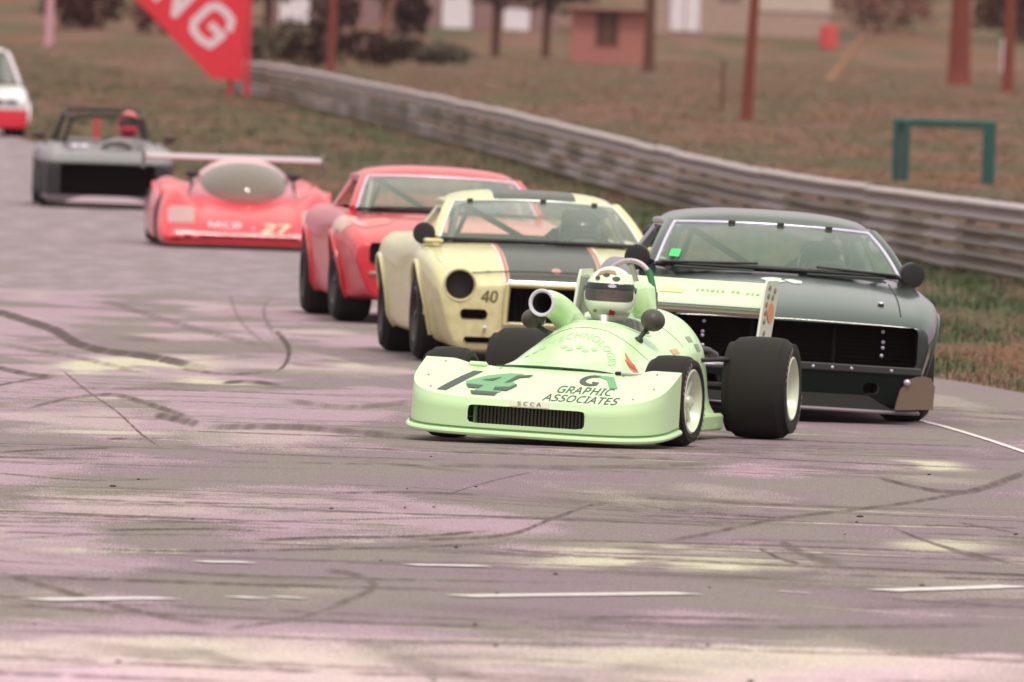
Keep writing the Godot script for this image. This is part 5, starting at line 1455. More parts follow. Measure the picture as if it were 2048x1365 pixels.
	for k in 17:
		part(car, "grille_bar", box(Vector3(-0.32 + k * 0.04, 0.43, 0.86), Vector3(0.008, 0.27, 0.02)), mat("grille_bar", Color.WHITE))
	for k in 5:
		part(car, "grille_bar", box(Vector3(0, 0.33 + k * 0.05, 0.865), Vector3(0.66, 0.006, 0.02)), mat("grille_bar", Color.WHITE))
	for sx in [-1.0, 1.0]:
		for q in [[0.342, 0.018, red], [0.364, 0.016, white]]:
			sticker(car, "bonnet_stripe", flat_poly(PackedVector2Array([Vector2(-q[1] * 0.5, -0.66), Vector2(q[1] * 0.5, -0.66), Vector2(q[1] * 0.5, 0.62), Vector2(-q[1] * 0.5, 0.62)])), o.skin, Vector3(q[0] * sx, 0, 0.2), Vector3.RIGHT, Vector3(0, 0, -1), Vector3.DOWN, q[2])
		sticker(car, "number_lettering", letters("40", 0.085, 0.8, 0.12), o.skin, Vector3(-0.47 if sx < 0 else 0.50, 0.485, 1.2), Vector3.RIGHT, Vector3.UP, Vector3(0, 0, -1), mat("ink_brown", srgb(96, 76, 54), 0.5))
		part(car, "bonnet_pin", ball(Vector3(0.47 * sx, 0.655, 0.70), Vector3(0.02, 0.010, 0.02), 8), mat("pin_dark", srgb(84, 84, 60), 0.5))
		part(car, "quarter_pad", rbox(Vector3(0.80 * sx, 0.855, -0.22), Vector3(0.14, 0.03, 0.14), 0.012), paint)
	sticker(car, "bonnet_spot", flat_poly(oval(0.035, 0.06, 12)), o.skin, Vector3(0.02, 0, 0.68), Vector3.RIGHT, Vector3(0, 0, -1), Vector3.DOWN, mat("spot_pink", srgb(196, 140, 140), 0.6))
	part(car, "bonnet_gap", tube(PackedVector3Array([Vector3(-0.62, 0.645, 0.735), Vector3(-0.3, 0.668, 0.755), Vector3(0, 0.672, 0.755), Vector3(0.3, 0.668, 0.755), Vector3(0.62, 0.645, 0.735)]), 0.006, 6, 4), mat("seam_olive", srgb(76, 70, 46), 0.8))
	part(car, "towing_eye", tube(PackedVector3Array([Vector3(-0.50, 0.26, 0.87), Vector3(-0.50, 0.245, 0.93), Vector3(-0.50, 0.27, 0.96)]), 0.012, 6, 3), mat("rod", Color.WHITE))
	sprung = Transform3D()


func red_coupe() -> void:
	var st := [
		[0.90, 0.665, 0.650, 0.645, 0.80, 0.855, 0.53, 0.72, 0.20],
		[0.78, 0.720, 0.70, 0.70, 0.82, 0.885, 0.57, 0.75, 0.20],
		[0.55, 0.785, 0.755, 0.765, 0.845, 0.92, 0.62, 0.80, 0.19],
		[0.25, 0.835, 0.80, 0.82, 0.87, 0.975, 0.64, 0.91, 0.18],
		[-0.05, 0.865, 0.83, 0.845, 0.875, 0.985, 0.65, 0.91, 0.17],
		[-0.35, 0.885, 0.85, 0.855, 0.865, 0.955, 0.64, 0.90, 0.17],
		[-0.70, 0.895, 0.87, 0.87, 0.86, 0.930, 0.62, 0.89, 0.17],
		[-1.4, 0.89, 0.88, 0.88, 0.86, 0.925, 0.60, 0.88, 0.17],
		[-2.1, 0.90, 0.885, 0.885, 0.865, 0.945, 0.62, 0.89, 0.18],
		[-2.75, 0.92, 0.905, 0.905, 0.87, 0.975, 0.66, 0.92, 0.20],
		[-3.3, 0.91, 0.90, 0.895, 0.85, 0.94, 0.62, 0.86, 0.25],
		[-3.72, 0.86, 0.85, 0.84, 0.80, 0.88, 0.58, 0.78, 0.30]]
	var holes := [[0.655, 0.565, 0.085, 0.085, 0.03], [0.0, 0.50, 0.50, 0.10, 0.03]]
	var paint := mat("red_paint", srgb(214, 38, 54), 0.4, 0.0, 0.6, 0.7)
	var o := {"driver": "person in grey helmet at the wheel of the red coupe", "helmet": mat("helmet_grey", srgb(96, 92, 90), 0.35, 0.0, 0.5), "called": "coupe_race_car", "label": "red race coupe with worn white and painted glare patches on its front wing and square black headlight openings", "at": Vector3(-0.54, 0, -114.4), "yaw": 5.5, "roll": -1.0, "paint": paint, "trim": mat("trim_pink", srgb(226, 200, 220), 0.3, 0.4), "wheelbase": 2.743, "tyre": 0.335, "tyre_w": 0.30, "stations": st, "front_y": 0.42, "cowl_z": -0.42, "holes": func(p: Vector3) -> float: return arr_hole(p, holes), "flare": 0.02,
		"ws_base": Vector3(0.745, 0.905, -0.50), "ws_base_mid": Vector3(0, 0.915, -0.36), "ws_top": Vector3(0.612, 1.17, -1.16), "ws_top_mid": Vector3(0, 1.19, -1.08), "rear_top": Vector3(0.56, 1.19, -2.42), "rear_base": Vector3(0.66, 0.92, -3.0), "roof_y": 1.275, "roof_x": 0.668, "edge_y": 1.15, "roof_round": 0.3, "glass": glass("screen_clear", Color.WHITE, 0.1), "cage": mat("cage_pale", srgb(168, 160, 160), 0.5), "track": 0.80, "steer": 3.0, "rim": mat("rim_dark", Color.WHITE), "mirrors": [], "wipers": [[-0.85, -0.1]], "clips": []}
	var car := coupe(o)
	for sx in [-1.0, 1.0]:
		front_pocket(car, "headlight_cover", 0.655 * sx, 0.565, 0.085, 0.085, 0.03, 0.94, 0.85, mat("cover_black", Color.WHITE))
		part(car, "side_light", ball(Vector3(0.70 * sx, 0.40, 0.945), Vector3(0.045, 0.018, 0.012), 8), mat("lamp_grey", srgb(150, 130, 124), 0.3))
	front_pocket(car, "grille_recess", 0, 0.50, 0.50, 0.10, 0.03, 0.94, 0.62, mat("duct_primer", Color.WHITE))
	var worn := mat("worn_glare_white", srgb(210, 128, 130), 0.6, 0.0, 0.0, 2.0)  # glare on the wing top painted in together with worn white marking
	var worn2 := mat("worn_glare_pale", srgb(206, 172, 166), 0.6, 0.0, 0.0, 2.0)
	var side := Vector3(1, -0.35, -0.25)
	sticker(car, "worn_glare_patch", flat_poly(PackedVector2Array([Vector2(-0.35, 0.12), Vector2(-0.2, 0.17), Vector2(0.02, 0.14), Vector2(0.2, 0.16), Vector2(0.34, 0.08), Vector2(0.28, -0.02), Vector2(0.12, 0.01), Vector2(0.03, -0.06), Vector2(-0.12, 0.0), Vector2(-0.22, -0.08), Vector2(-0.33, 0.0)])), o.skin, Vector3(-0.93, 0.72, 0.15), Vector3(0, 0, 1), Vector3.UP, side, worn2)
	sticker(car, "worn_glare_patch", flat_poly(PackedVector2Array([Vector2(-0.25, -0.15), Vector2(-0.1, -0.22), Vector2(0.1, -0.12), Vector2(0.16, 0.05), Vector2(0.1, 0.28), Vector2(-0.05, 0.22), Vector2(-0.12, 0.05), Vector2(-0.22, 0.02)])), o.skin, Vector3(-0.66, 0, 0.30), Vector3.RIGHT, Vector3(0, 0, -1), Vector3.DOWN, worn)
	sticker(car, "worn_glare_patch", flat_poly(PackedVector2Array([Vector2(-0.2, -0.08), Vector2(0.05, -0.1), Vector2(0.22, -0.02), Vector2(0.16, 0.1), Vector2(-0.1, 0.08)])), o.skin, Vector3(-0.25, 0, -0.06), Vector3.RIGHT, Vector3(0, 0, -1), Vector3.DOWN, worn)
	for q in [[-0.34, 0.70, 0.05], [0.12, 0.60, 0.035], [-0.2, 0.52, 0.03]]:
		sticker(car, "scuff", flat_poly(oval(q[2], q[2] * 1.4, 9)), o.skin, Vector3(-0.93, q[1], q[0]), Vector3(0, 0, 1), Vector3.UP, side, mat("scuff", srgb(130, 84, 78), 0.7))
	sprung = Transform3D()


func far_hatch() -> void:
	var st := [
		[0.80, 0.66, 0.64, 0.62, 0.74, 0.80, 0.48, 0.80, 0.15],
		[0.62, 0.76, 0.745, 0.73, 0.76, 0.83, 0.55, 0.82, 0.15],
		[0.2, 0.84, 0.825, 0.815, 0.78, 0.855, 0.60, 0.85, 0.17],
		[-0.3, 0.90, 0.885, 0.87, 0.79, 0.86, 0.62, 0.85, 0.17],
		[-1.2, 0.92, 0.91, 0.90, 0.80, 0.86, 0.62, 0.84, 0.17],
		[-2.3, 0.92, 0.91, 0.90, 0.80, 0.87, 0.64, 0.85, 0.18],
		[-2.9, 0.90, 0.89, 0.88, 0.79, 0.85, 0.62, 0.83, 0.22],
		[-3.2, 0.85, 0.84, 0.83, 0.74, 0.80, 0.6, 0.78, 0.26]]
	var holes := [[0.52, 0.60, 0.10, 0.05, 0.02], [0.0, 0.60, 0.38, 0.05, 0.02]]
	var paint := mat("white_paint", srgb(224, 214, 220), 0.4, 0.0, 0.5, 0.7)
	var red := mat("red_band", srgb(222, 44, 62), 0.45, 0.0, 0.4)
	var low := func(p: Vector3) -> float: return p.y - 0.47
	var o := {"called": "coupe_race_car", "label": "white race hatchback with bright red lower half beside the grass bank", "at": Vector3(-9.52, base_height(246.0), -246.0), "yaw": 6.0, "roll": 0.0, "paint": paint, "trim": mat("trim_pink", Color.WHITE), "wheelbase": 2.4, "tyre": 0.29, "tyre_w": 0.2, "stations": st, "front_y": 0.42, "cowl_z": -0.35, "holes": func(p: Vector3) -> float: return arr_hole(p, holes), "flare": 0.012, "hood_region": low, "hood_paint": red, "hood_label": "bright red lower body", "hood_name": "lower_body",
		"ws_base": Vector3(0.72, 0.92, -0.42), "ws_base_mid": Vector3(0, 0.93, -0.30), "ws_top": Vector3(0.52, 1.48, -1.0), "ws_top_mid": Vector3(0, 1.50, -0.94), "rear_top": Vector3(0.50, 1.48, -2.7), "rear_base": Vector3(0.66, 0.95, -3.1), "roof_y": 1.57, "roof_x": 0.60, "edge_y": 1.44, "roof_round": 0.3, "glass": glass("screen_clear", Color.WHITE, 0.1), "cage": mat("cage_pale", Color.WHITE), "track": 0.72, "steer": 0.0, "rim": mat("rim_dark", Color.WHITE), "mirrors": [], "wipers": [], "clips": []}
	var car := coupe(o)
	for sx in [-1.0, 1.0]:
		front_pocket(car, "headlight", 0.52 * sx, 0.60, 0.10, 0.05, 0.02, 0.84, 0.78, mat("lamp_glass", srgb(170, 170, 176), 0.2))
	front_pocket(car, "grille_recess", 0, 0.60, 0.38, 0.05, 0.02, 0.84, 0.76, mat("lamp_grey", srgb(150, 130, 124), 0.3))
	sprung = Transform3D()


# ---------------------------------------------------------------- red sports prototype and open roadster
func prototype() -> void:
	var car := thing("prototype_race_car", "low red closed sports prototype number 27 with bubble canopy and wide rear wing", "race car", Vector3(-2.98, 0, -153.6), 4.0, "race cars on the track")
	var paint := mat("proto_red", srgb(228, 46, 66), 0.38, 0.0, 0.6, 0.7)
	var pale := mat("proto_pale", srgb(220, 150, 162), 0.35, 0.0, 0.5)
	var secs := []
	for r in [
		[0.985, 0.12, 0.12, 0.12, 0.12, 0.12, 0.11, 0.10],
		[0.965, 0.165, 0.165, 0.165, 0.165, 0.16, 0.11, 0.05],
		[0.90, 0.235, 0.235, 0.24, 0.245, 0.23, 0.14, 0.045],
		[0.72, 0.335, 0.335, 0.36, 0.385, 0.34, 0.25, 0.05],
		[0.45, 0.425, 0.42, 0.48, 0.585, 0.52, 0.35, 0.06],
		[0.15, 0.50, 0.485, 0.55, 0.675, 0.60, 0.40, 0.07],
		[-0.15, 0.56, 0.52, 0.555, 0.68, 0.61, 0.40, 0.07],
		[-0.6, 0.60, 0.55, 0.53, 0.61, 0.56, 0.38, 0.07],
		[-1.3, 0.64, 0.60, 0.57, 0.58, 0.54, 0.38, 0.07],
		[-2.0, 0.66, 0.65, 0.66, 0.70, 0.63, 0.42, 0.08],
		[-2.6, 0.68, 0.68, 0.70, 0.745, 0.66, 0.45, 0.10],
		[-3.1, 0.66, 0.66, 0.67, 0.69, 0.60, 0.45, 0.20]]:
		var z: float = r[0]
		var wide := 1.0 if z < 0.8 else lerpf(1.0, 0.94, (z - 0.8) / 0.19)
		secs.append(PackedVector3Array([Vector3(0, r[1], z), Vector3(0.30 * wide, r[1] - 0.004, z), Vector3(0.48 * wide, r[2], z), Vector3(0.60 * wide, r[3], z), Vector3(0.76 * wide, r[4], z), Vector3(0.90 * wide, r[5], z), Vector3(0.975 * wide, r[6], z), Vector3(0.97 * wide, r[7] + 0.05, z), Vector3(0.93 * wide, r[7], z), Vector3(0.4, r[7], z), Vector3(0, r[7], z)]))
	var half := refine(skin(loft(secs, 4, 5)), 0.6, 0.05)
	var all := both(half)
	var keep := func(p: Vector3) -> float:
		var d := minf(arch_cut(p, 0.0, 0.30, 0.345), arch_cut(p, -2.5, 0.32, 0.365)) if absf(p.x) > 0.8 else 1.0
		if p.z > 0.8 and p.y < 0.25:
			d = minf(d, minf(rrect(p.x, p.y - 0.128, 0.54, 0.026, 0.01), rrect(absf(p.x) - 0.66, p.y - 0.128, 0.05, 0.026, 0.02)))
		return d
	part(car, "body", clip(all, keep), paint, 42.0)
	part(car, "front_slot", box(Vector3(0, 0.128, 0.82), Vector3(1.5, 0.085, 0.20)), paint)
	part(car, "splitter", rbox(Vector3(0, 0.035, 0.72), Vector3(1.84, 0.025, 0.52), 0.01), mat("splitter_dark", srgb(64, 56, 44), 0.7))
	for sx in [-1.0, 1.0]:
		sticker(car, "lamp_cover", flat_poly(PackedVector2Array([Vector2(-0.14, -0.09), Vector2(0.14, -0.09), Vector2(0.145, 0.05), Vector2(0.11, 0.09), Vector2(-0.11, 0.09), Vector2(-0.145, 0.05)])), all, Vector3(0.735 * sx, 0.36, 1.4), Vector3.RIGHT, Vector3.UP, Vector3(0, 0, -1), mat("lamp_cover", srgb(182, 140, 142), 0.15), "", 0.05, 0.006)
		part(car, "mirror", rbox(Vector3(0.56 * sx, 0.80, -0.75), Vector3(0.15, 0.08, 0.10), 0.03), mat("mirror_black", srgb(36, 32, 34), 0.45))
		part(car, "mirror_stalk", tube(PackedVector3Array([Vector3(0.56 * sx, 0.77, -0.75), Vector3(0.58 * sx, 0.54, -0.72)]), 0.014, 6, 1), mat("mirror_black", Color.WHITE))
		for ax in [[0.0, 0.30, 0.345], [-2.5, 0.32, 0.365]]:
			var well := PackedVector3Array()
			for i in 12:
				var a0 := PI * i / 12.0
				var a1 := PI * (i + 1) / 12.0
				quad(well, Vector3(0.70 * sx, ax[1] + sin(a0) * ax[2], ax[0] + cos(a0) * ax[2]), Vector3(0.70 * sx, ax[1] + sin(a1) * ax[2], ax[0] + cos(a1) * ax[2]), Vector3(0.93 * sx, ax[1] + sin(a1) * ax[2], ax[0] + cos(a1) * ax[2]), Vector3(0.93 * sx, ax[1] + sin(a0) * ax[2], ax[0] + cos(a0) * ax[2]))
			part(car, "wheel_well", well, paint)
		wheel(car, Vector3(0.80 * sx, 0.30, 0), 0.30, 0.27, 0.195, mat("rim_silver", srgb(206, 196, 208), 0.3, 0.4), sx, deg_to_rad(3.0), null, 0.05, 6)
		wheel(car, Vector3(0.79 * sx, 0.32, -2.5), 0.32, 0.36, 0.20, mat("rim_silver", Color.WHITE), sx, 0.0, null, 0.06, 6)
	# canopy
	var dome := clip(ball(Vector3(0, 0.52, -0.95), Vector3(0.60, 0.48, 1.12), 20), func(p: Vector3) -> float: return p.y - 0.50)
	var pane := func(p: Vector3) -> float: return 1.0 - Vector2(p.x / 0.48, (p.y - 0.715) / 0.225).length() if p.z > -0.85 else -1.0
	part(car, "canopy", clip(dome, func(p: Vector3) -> float: return -pane.call(p)), pale, 60.0)
	part(car, "windscreen", clip(dome, pane), glass("screen_milky", srgb(150, 132, 124), 0.55), 60.0)
	part(car, "cockpit_back", clip(ball(Vector3(0, 0.50, -1.35), Vector3(0.46, 0.40, 0.30), 12), func(p: Vector3) -> float: return p.y - 0.52), mat("grey_inside", srgb(120, 112, 104), 0.8))
	part(car, "wiper", tube(PackedVector3Array([Vector3(0.06, 0.60, 0.08), Vector3(0.22, 0.66, -0.02), Vector3(0.36, 0.72, -0.22)]), 0.018, 6, 4), mat("wiper_olive", srgb(92, 84, 66), 0.6))
	# print
	var front := Vector3(0, -0.6, -1)
	var white := mat("print_white", srgb(236, 222, 236), 0.5)
	sticker(car, "sponsor_lettering", letters("MCB", 0.085, 0.0, 0.0, "Droid Sans", 1.55), all, Vector3(-0.255, 0.325, 0.95), Vector3.RIGHT, Vector3(0, 1, -0.4).normalized(), front, white)
	sticker(car, "sponsor_underline", flat_poly(PackedVector2Array([Vector2(-0.17, 0.02), Vector2(0.02, 0.012), Vector2(0.14, 0.02), Vector2(0.16, -0.012), Vector2(0.05, -0.02), Vector2(-0.1, -0.014)])), all, Vector3(-0.25, 0.245, 0.95), Vector3.RIGHT, Vector3(0, 1, -0.4).normalized(), front, mat("print_pink", srgb(226, 110, 124), 0.5))
	sticker(car, "number_lettering", letters("27", 0.155, 1.0, 0.25, "Droid Sans", 1.35), all, Vector3(0.30, 0.28, 0.95), Vector3.RIGHT, Vector3(0, 1, -0.4).normalized(), front, mat("print_cream", srgb(228, 206, 176), 0.5))
	sticker(car, "nose_badge", flat_poly(oval(0.022, 0.022, 12)), all, Vector3(0.055, 0.26, 0.95), Vector3.RIGHT, Vector3(0, 1, -0.4).normalized(), front, mat("badge_blue", srgb(184, 140, 176), 0.5))
	# rear wing
	var wing := part(car, "rear_wing", rbox(Vector3(0, 0.965, -3.0), Vector3(2.0, 0.034, 0.36), 0.014, Basis(Vector3.RIGHT, 0.10)), mat("wing_pale", srgb(186, 160, 172), 0.4))
	for sx in [-1.0, 1.0]:
		put(wing, "end_plate", finish(plate(PackedVector2Array([Vector2(-0.28, -0.13), Vector2(0.24, -0.13), Vector2(0.24, 0.06), Vector2(-0.28, 0.08)]), 0.02, Transform3D(Basis(Vector3(0, 0, 1), Vector3(0, 1, 0), Vector3(1, 0, 0)), Vector3(1.005 * sx, 0.955, -3.0)))), mat("end_plate_grey", srgb(112, 100, 96), 0.5))
		put(wing, "wing_post", finish(box(Vector3(0.3 * sx, 0.80, -3.0), Vector3(0.02, 0.30, 0.16))), mat("end_plate_grey", Color.WHITE))
	part(car, "engine_deck", rbox(Vector3(0, 0.66, -1.9), Vector3(0.8, 0.12, 1.0), 0.05), paint)


func roadster() -> void:
	var car := thing("roadster_race_car", "open roadster race car with black roll cage and wide dark front opening", "race car", Vector3(-5.42, 0.06, -183.9), 4.0, "race cars on the track")
	car.position.y = height_at(-5.42, -183.9)
	var st := [
		[0.80, 0.615, 0.60, 0.595, 0.74, 0.80, 0.45, 0.78, 0.07],
		[0.62, 0.70, 0.685, 0.70, 0.77, 0.83, 0.50, 0.80, 0.08],
		[0.30, 0.77, 0.75, 0.785, 0.785, 0.87, 0.56, 0.84, 0.10],
		[0.0, 0.80, 0.78, 0.80, 0.79, 0.885, 0.58, 0.85, 0.12],
		[-0.4, 0.85, 0.825, 0.815, 0.79, 0.865, 0.58, 0.84, 0.13],
		[-0.9, 0.84, 0.83, 0.82, 0.785, 0.85, 0.56, 0.82, 0.14],
		[-1.6, 0.83, 0.825, 0.82, 0.785, 0.85, 0.56, 0.82, 0.15],
		[-2.3, 0.84, 0.83, 0.82, 0.79, 0.885, 0.60, 0.85, 0.17],
		[-2.9, 0.80, 0.79, 0.78, 0.74, 0.82, 0.55, 0.78, 0.24],
		[-3.1, 0.74, 0.73, 0.72, 0.68, 0.76, 0.52, 0.72, 0.28]]
	var half := refine(skin(coupe_grid(st, 0.34)), 0.55, 0.05)
	var all := both(half)
	var keep := func(p: Vector3) -> float:
		var d := minf(arch_cut(p, 0.0, 0.30, 0.34), arch_cut(p, -2.3, 0.30, 0.34))
		if p.y > 0.6 and p.z < -0.55:
			d = minf(d, rrect(p.x, p.z + 1.25, 0.62, 0.62, 0.15))
		if p.z > 0.6:
			d = minf(d, rrect(p.x, p.y - 0.375, 0.62, 0.20, 0.03))
		return d
	var shell := clip(all, keep)
	var low := func(p: Vector3) -> float: return maxf(p.y - 0.60, 0.16 - p.y)
	part(car, "upper_body", clip(shell, low), mat("roadster_grey", srgb(112, 99, 106), 0.35, 0.0, 0.5, 0.7), 42.0, "pale grey upper body")
	part(car, "lower_body", clip(shell, func(p: Vector3) -> float: return -low.call(p)), mat("roadster_dark", srgb(34, 30, 32), 0.6), 42.0, "black lower body")
	front_pocket(car, "front_opening", 0, 0.375, 0.62, 0.20, 0.03, 0.83, 0.40, mat("grille_dark", srgb(38, 33, 34), 0.9))
	var bars := PackedVector3Array()
	for k in 4:
		bars.append_array(box(Vector3(0, 0.26 + k * 0.075, 0.72), Vector3(1.22, 0.012, 0.03)))
	part(car, "opening_bars", bars, mat("grille_bar", srgb(36, 31, 32), 0.8))
	part(car, "air_dam", plate_round(0.78, 0.075, 0.17, 0.83, 0.68), mat("dam_pale", srgb(196, 166, 178), 0.5))
	part(car, "splitter_lip", sweep_front(0.79, 0.05, 0.86, 0.7, 0.02), mat("splitter_dark", srgb(64, 56, 44), 0.7))
	part(car, "cockpit_tub", box(Vector3(0, 0.42, -1.25), Vector3(1.24, 0.5, 1.24)), mat("roadster_grey", Color.WHITE))
	part(car, "scuttle_intake", tube(PackedVector3Array([Vector3(-0.06, 0.80, 0.16), Vector3(0.05, 0.835, 0.10), Vector3(0.20, 0.84, 0.10), Vector3(0.32, 0.80, 0.16)]), 0.028, 8, 4), mat("hoop_dark", srgb(46, 38, 34), 0.6))
	for x in [-0.42, -0.30]:
		part(car, "bonnet_lamp", ball(Vector3(x, 0.80, 0.14), Vector3(0.05, 0.03, 0.05), 8), mat("print_white", srgb(236, 222, 236), 0.5))
	var cage := mat("hoop_dark", Color.WHITE)
	for z in [[-0.62, 1.20, 0.44], [-1.65, 1.27, 0.52]]:
		part(car, "roll_hoop", tube(PackedVector3Array([Vector3(-z[2] - 0.13, 0.70, z[0]), Vector3(-z[2] - 0.05, 1.0, z[0]), Vector3(-z[2] + 0.03, z[1] - 0.03, z[0]), Vector3(-z[2] + 0.12, z[1], z[0]), Vector3(z[2] - 0.12, z[1], z[0]), Vector3(z[2] - 0.03, z[1] - 0.03, z[0]), Vector3(z[2] + 0.05, 1.0, z[0]), Vector3(z[2] + 0.13, 0.70, z[0])]), 0.03, 8, 4), cage)
	for sx in [-1.0, 1.0]:
		part(car, "cage_bar", tube(PackedVector3Array([Vector3(0.46 * sx, 1.17, -0.62), Vector3(0.52 * sx, 1.24, -1.65)]), 0.026, 8, 1), cage)
		part(car, "cage_bar", tube(PackedVector3Array([Vector3(0.56 * sx, 1.10, -1.65), Vector3(0.66 * sx, 0.80, -2.3)]), 0.026, 8, 1), cage)
		var mr := node(car, "mirror")
		put(mr, "mirror_shell", finish(rbox(Vector3(0.86 * sx, 0.935, -0.6), Vector3(0.17, 0.11, 0.12), 0.04)), mat("mirror_brown", srgb(76, 46, 42), 0.5))
		put(mr, "mirror_stalk", finish(tube(PackedVector3Array([Vector3(0.84 * sx, 0.90, -0.6), Vector3(0.76 * sx, 0.80, -0.58)]), 0.016, 6, 1)), mat("mirror_brown", Color.WHITE))
		part(car, "fender_bulge", ball(Vector3(0.70 * sx, 0.79, -0.45), Vector3(0.09, 0.07, 0.16), 10), mat("roadster_grey", Color.WHITE))
		for ax in [0.0, -2.3]:
			var well := PackedVector3Array()
			for i in 12:
				var a0 := PI * i / 12.0
				var a1 := PI * (i + 1) / 12.0
				quad(well, Vector3(0.45 * sx, 0.30 + sin(a0) * 0.34, ax + cos(a0) * 0.34), Vector3(0.45 * sx, 0.30 + sin(a1) * 0.34, ax + cos(a1) * 0.34), Vector3(0.82 * sx, 0.30 + sin(a1) * 0.34, ax + cos(a1) * 0.34), Vector3(0.82 * sx, 0.30 + sin(a0) * 0.34, ax + cos(a0) * 0.34))
			part(car, "wheel_well", well, mat("roadster_grey", Color.WHITE))
			wheel(car, Vector3(0.74 * sx, 0.30, ax), 0.30, 0.25, 0.19, mat("rim_dark", srgb(70, 62, 62), 0.4, 0.4), sx, 0.0, null, 0.05, 5)
	part(car, "passenger_cover", rbox(Vector3(-0.25, 0.86, -1.2), Vector3(0.5, 0.08, 0.6), 0.03), mat("roadster_grey", Color.WHITE))
	part(car, "extinguisher", tube(PackedVector3Array([Vector3(-0.08, 0.86, -1.45), Vector3(-0.08, 1.16, -1.45)]), 0.045, 10, 1), mat("extinguisher_red", srgb(196, 78, 80), 0.5))
	part(car, "cowl_fairing", clip(ball(Vector3(0.30, 0.80, -0.62), Vector3(0.36, 0.13, 0.26), 12), func(p: Vector3) -> float: return p.y - 0.80), mat("roadster_grey", Color.WHITE))
	var d := thing("person", "person in bright red helmet driving the open roadster with roll cage", "person", car.position, 4.0)
	var shift := Vector3(0.34, 0.28, -0.08)
	var bones := driver_bones()
	for b in bones:
		b[0] += shift
		b[1] += shift
	var o := part(d, "body", body_of(bones, 0.02, 0.03), mat("suit_maroon", srgb(118, 58, 62), 0.85), 70.0)
	helmet_on(o, Vector3(0.34, 0.845 + 0.26, -1.27), mat("helmet_red", srgb(226, 52, 78), 0.3, 0.0, 0.6), 0.0, false)


# ---------------------------------------------------------------- helpers
var sprung := Transform3D()
var mats := {}
var taken := {}
var grain_tex: NoiseTexture2D
var rough_tex: NoiseTexture2D


func srgb(r: float, g: float, b: float) -> Color:
	return Color(r / 255.0, g / 255.0, b / 255.0)


func noise_tex(freq: float, lo: Color, hi: Color, size := 256, kind := FastNoiseLite.TYPE_SIMPLEX_SMOOTH, octaves := 4, seed_ := 1) -> NoiseTexture2D:
	var n := FastNoiseLite.new()
	n.noise_type = kind
	n.frequency = freq
	n.fractal_octaves = octaves
	n.seed = seed_
	var g := Gradient.new()
	g.set_color(0, lo)
	g.set_color(1, hi)
	g.set_offset(0, 0.25)
	g.set_offset(1, 0.75)
	var t := NoiseTexture2D.new()
	t.width = size
	t.height = size
	t.seamless = true
	t.noise = n
	t.color_ramp = g
	return t


func mat(key: String, color: Color, rough := 0.6, metal := 0.0, coat := 0.0, grain := 0.0) -> StandardMaterial3D:
	if mats.has(key):
		return mats[key]
	var m := StandardMaterial3D.new()
	m.resource_name = key
	m.albedo_color = color
	m.roughness = rough
	m.metallic = metal
	if coat > 0.0:
		m.clearcoat_enabled = true
		m.clearcoat = coat
		m.clearcoat_roughness = 0.12
	if grain > 0.0:
		m.albedo_texture = grain_tex
		m.uv1_triplanar = true
		m.uv1_scale = Vector3.ONE * grain
	mats[key] = m
	return m


func glass(key: String, color: Color, alpha: float) -> StandardMaterial3D:
	if mats.has(key):
		return mats[key]
	var m := StandardMaterial3D.new()
	m.resource_name = key
	m.albedo_color = Color(color.r, color.g, color.b, alpha)
	m.transparency = BaseMaterial3D.TRANSPARENCY_ALPHA
	m.roughness = 0.05
	mats[key] = m
	return m


func numbered(called: String) -> String:
	var k: int = taken.get(called, 0)
	taken[called] = k + 1
	return called if k == 0 else "%s_%03d" % [called, k]


func thing(called: String, label: String, category: String, at := Vector3.ZERO, yaw := 0.0, group := "") -> Node3D:
	var o := Node3D.new()
	o.name = numbered(called)
	add_child(o)
	o.position = at
	o.rotation.y = deg_to_rad(yaw)
	o.set_meta("label", label)
	o.set_meta("category", category)
	if group:
		o.set_meta("group", group)
	return o


func node(parent: Node, called: String) -> Node3D:
	var o := Node3D.new()
	o.name = called
	parent.add_child(o, true)
	return o


func put(parent: Node, called: String, mesh: Mesh, m: Material, label := "") -> MeshInstance3D:
	var o := MeshInstance3D.new()
	o.name = called
	o.mesh = mesh
	o.material_override = null
	if mesh is ArrayMesh and mesh.get_surface_count():
		mesh.surface_set_material(0, m)
	parent.add_child(o, true)
	if label:
		o.set_meta("label", label)
	return o


func part(parent: Node, called: String, soup: PackedVector3Array, m: Material, crease := 38.0, label := "") -> MeshInstance3D:
	var o := put(parent, called, finish(soup, crease), m, label)
	if parent.get_parent() == self:
		o.transform = sprung
	return o


func tag(o: Node, label: String, category: String, group := "", kind := "") -> void:
	if label:
		o.set_meta("label", label)
	if category:
		o.set_meta("category", category)
	if group:
		o.set_meta("group", group)
	if kind:
		o.set_meta("kind", kind)


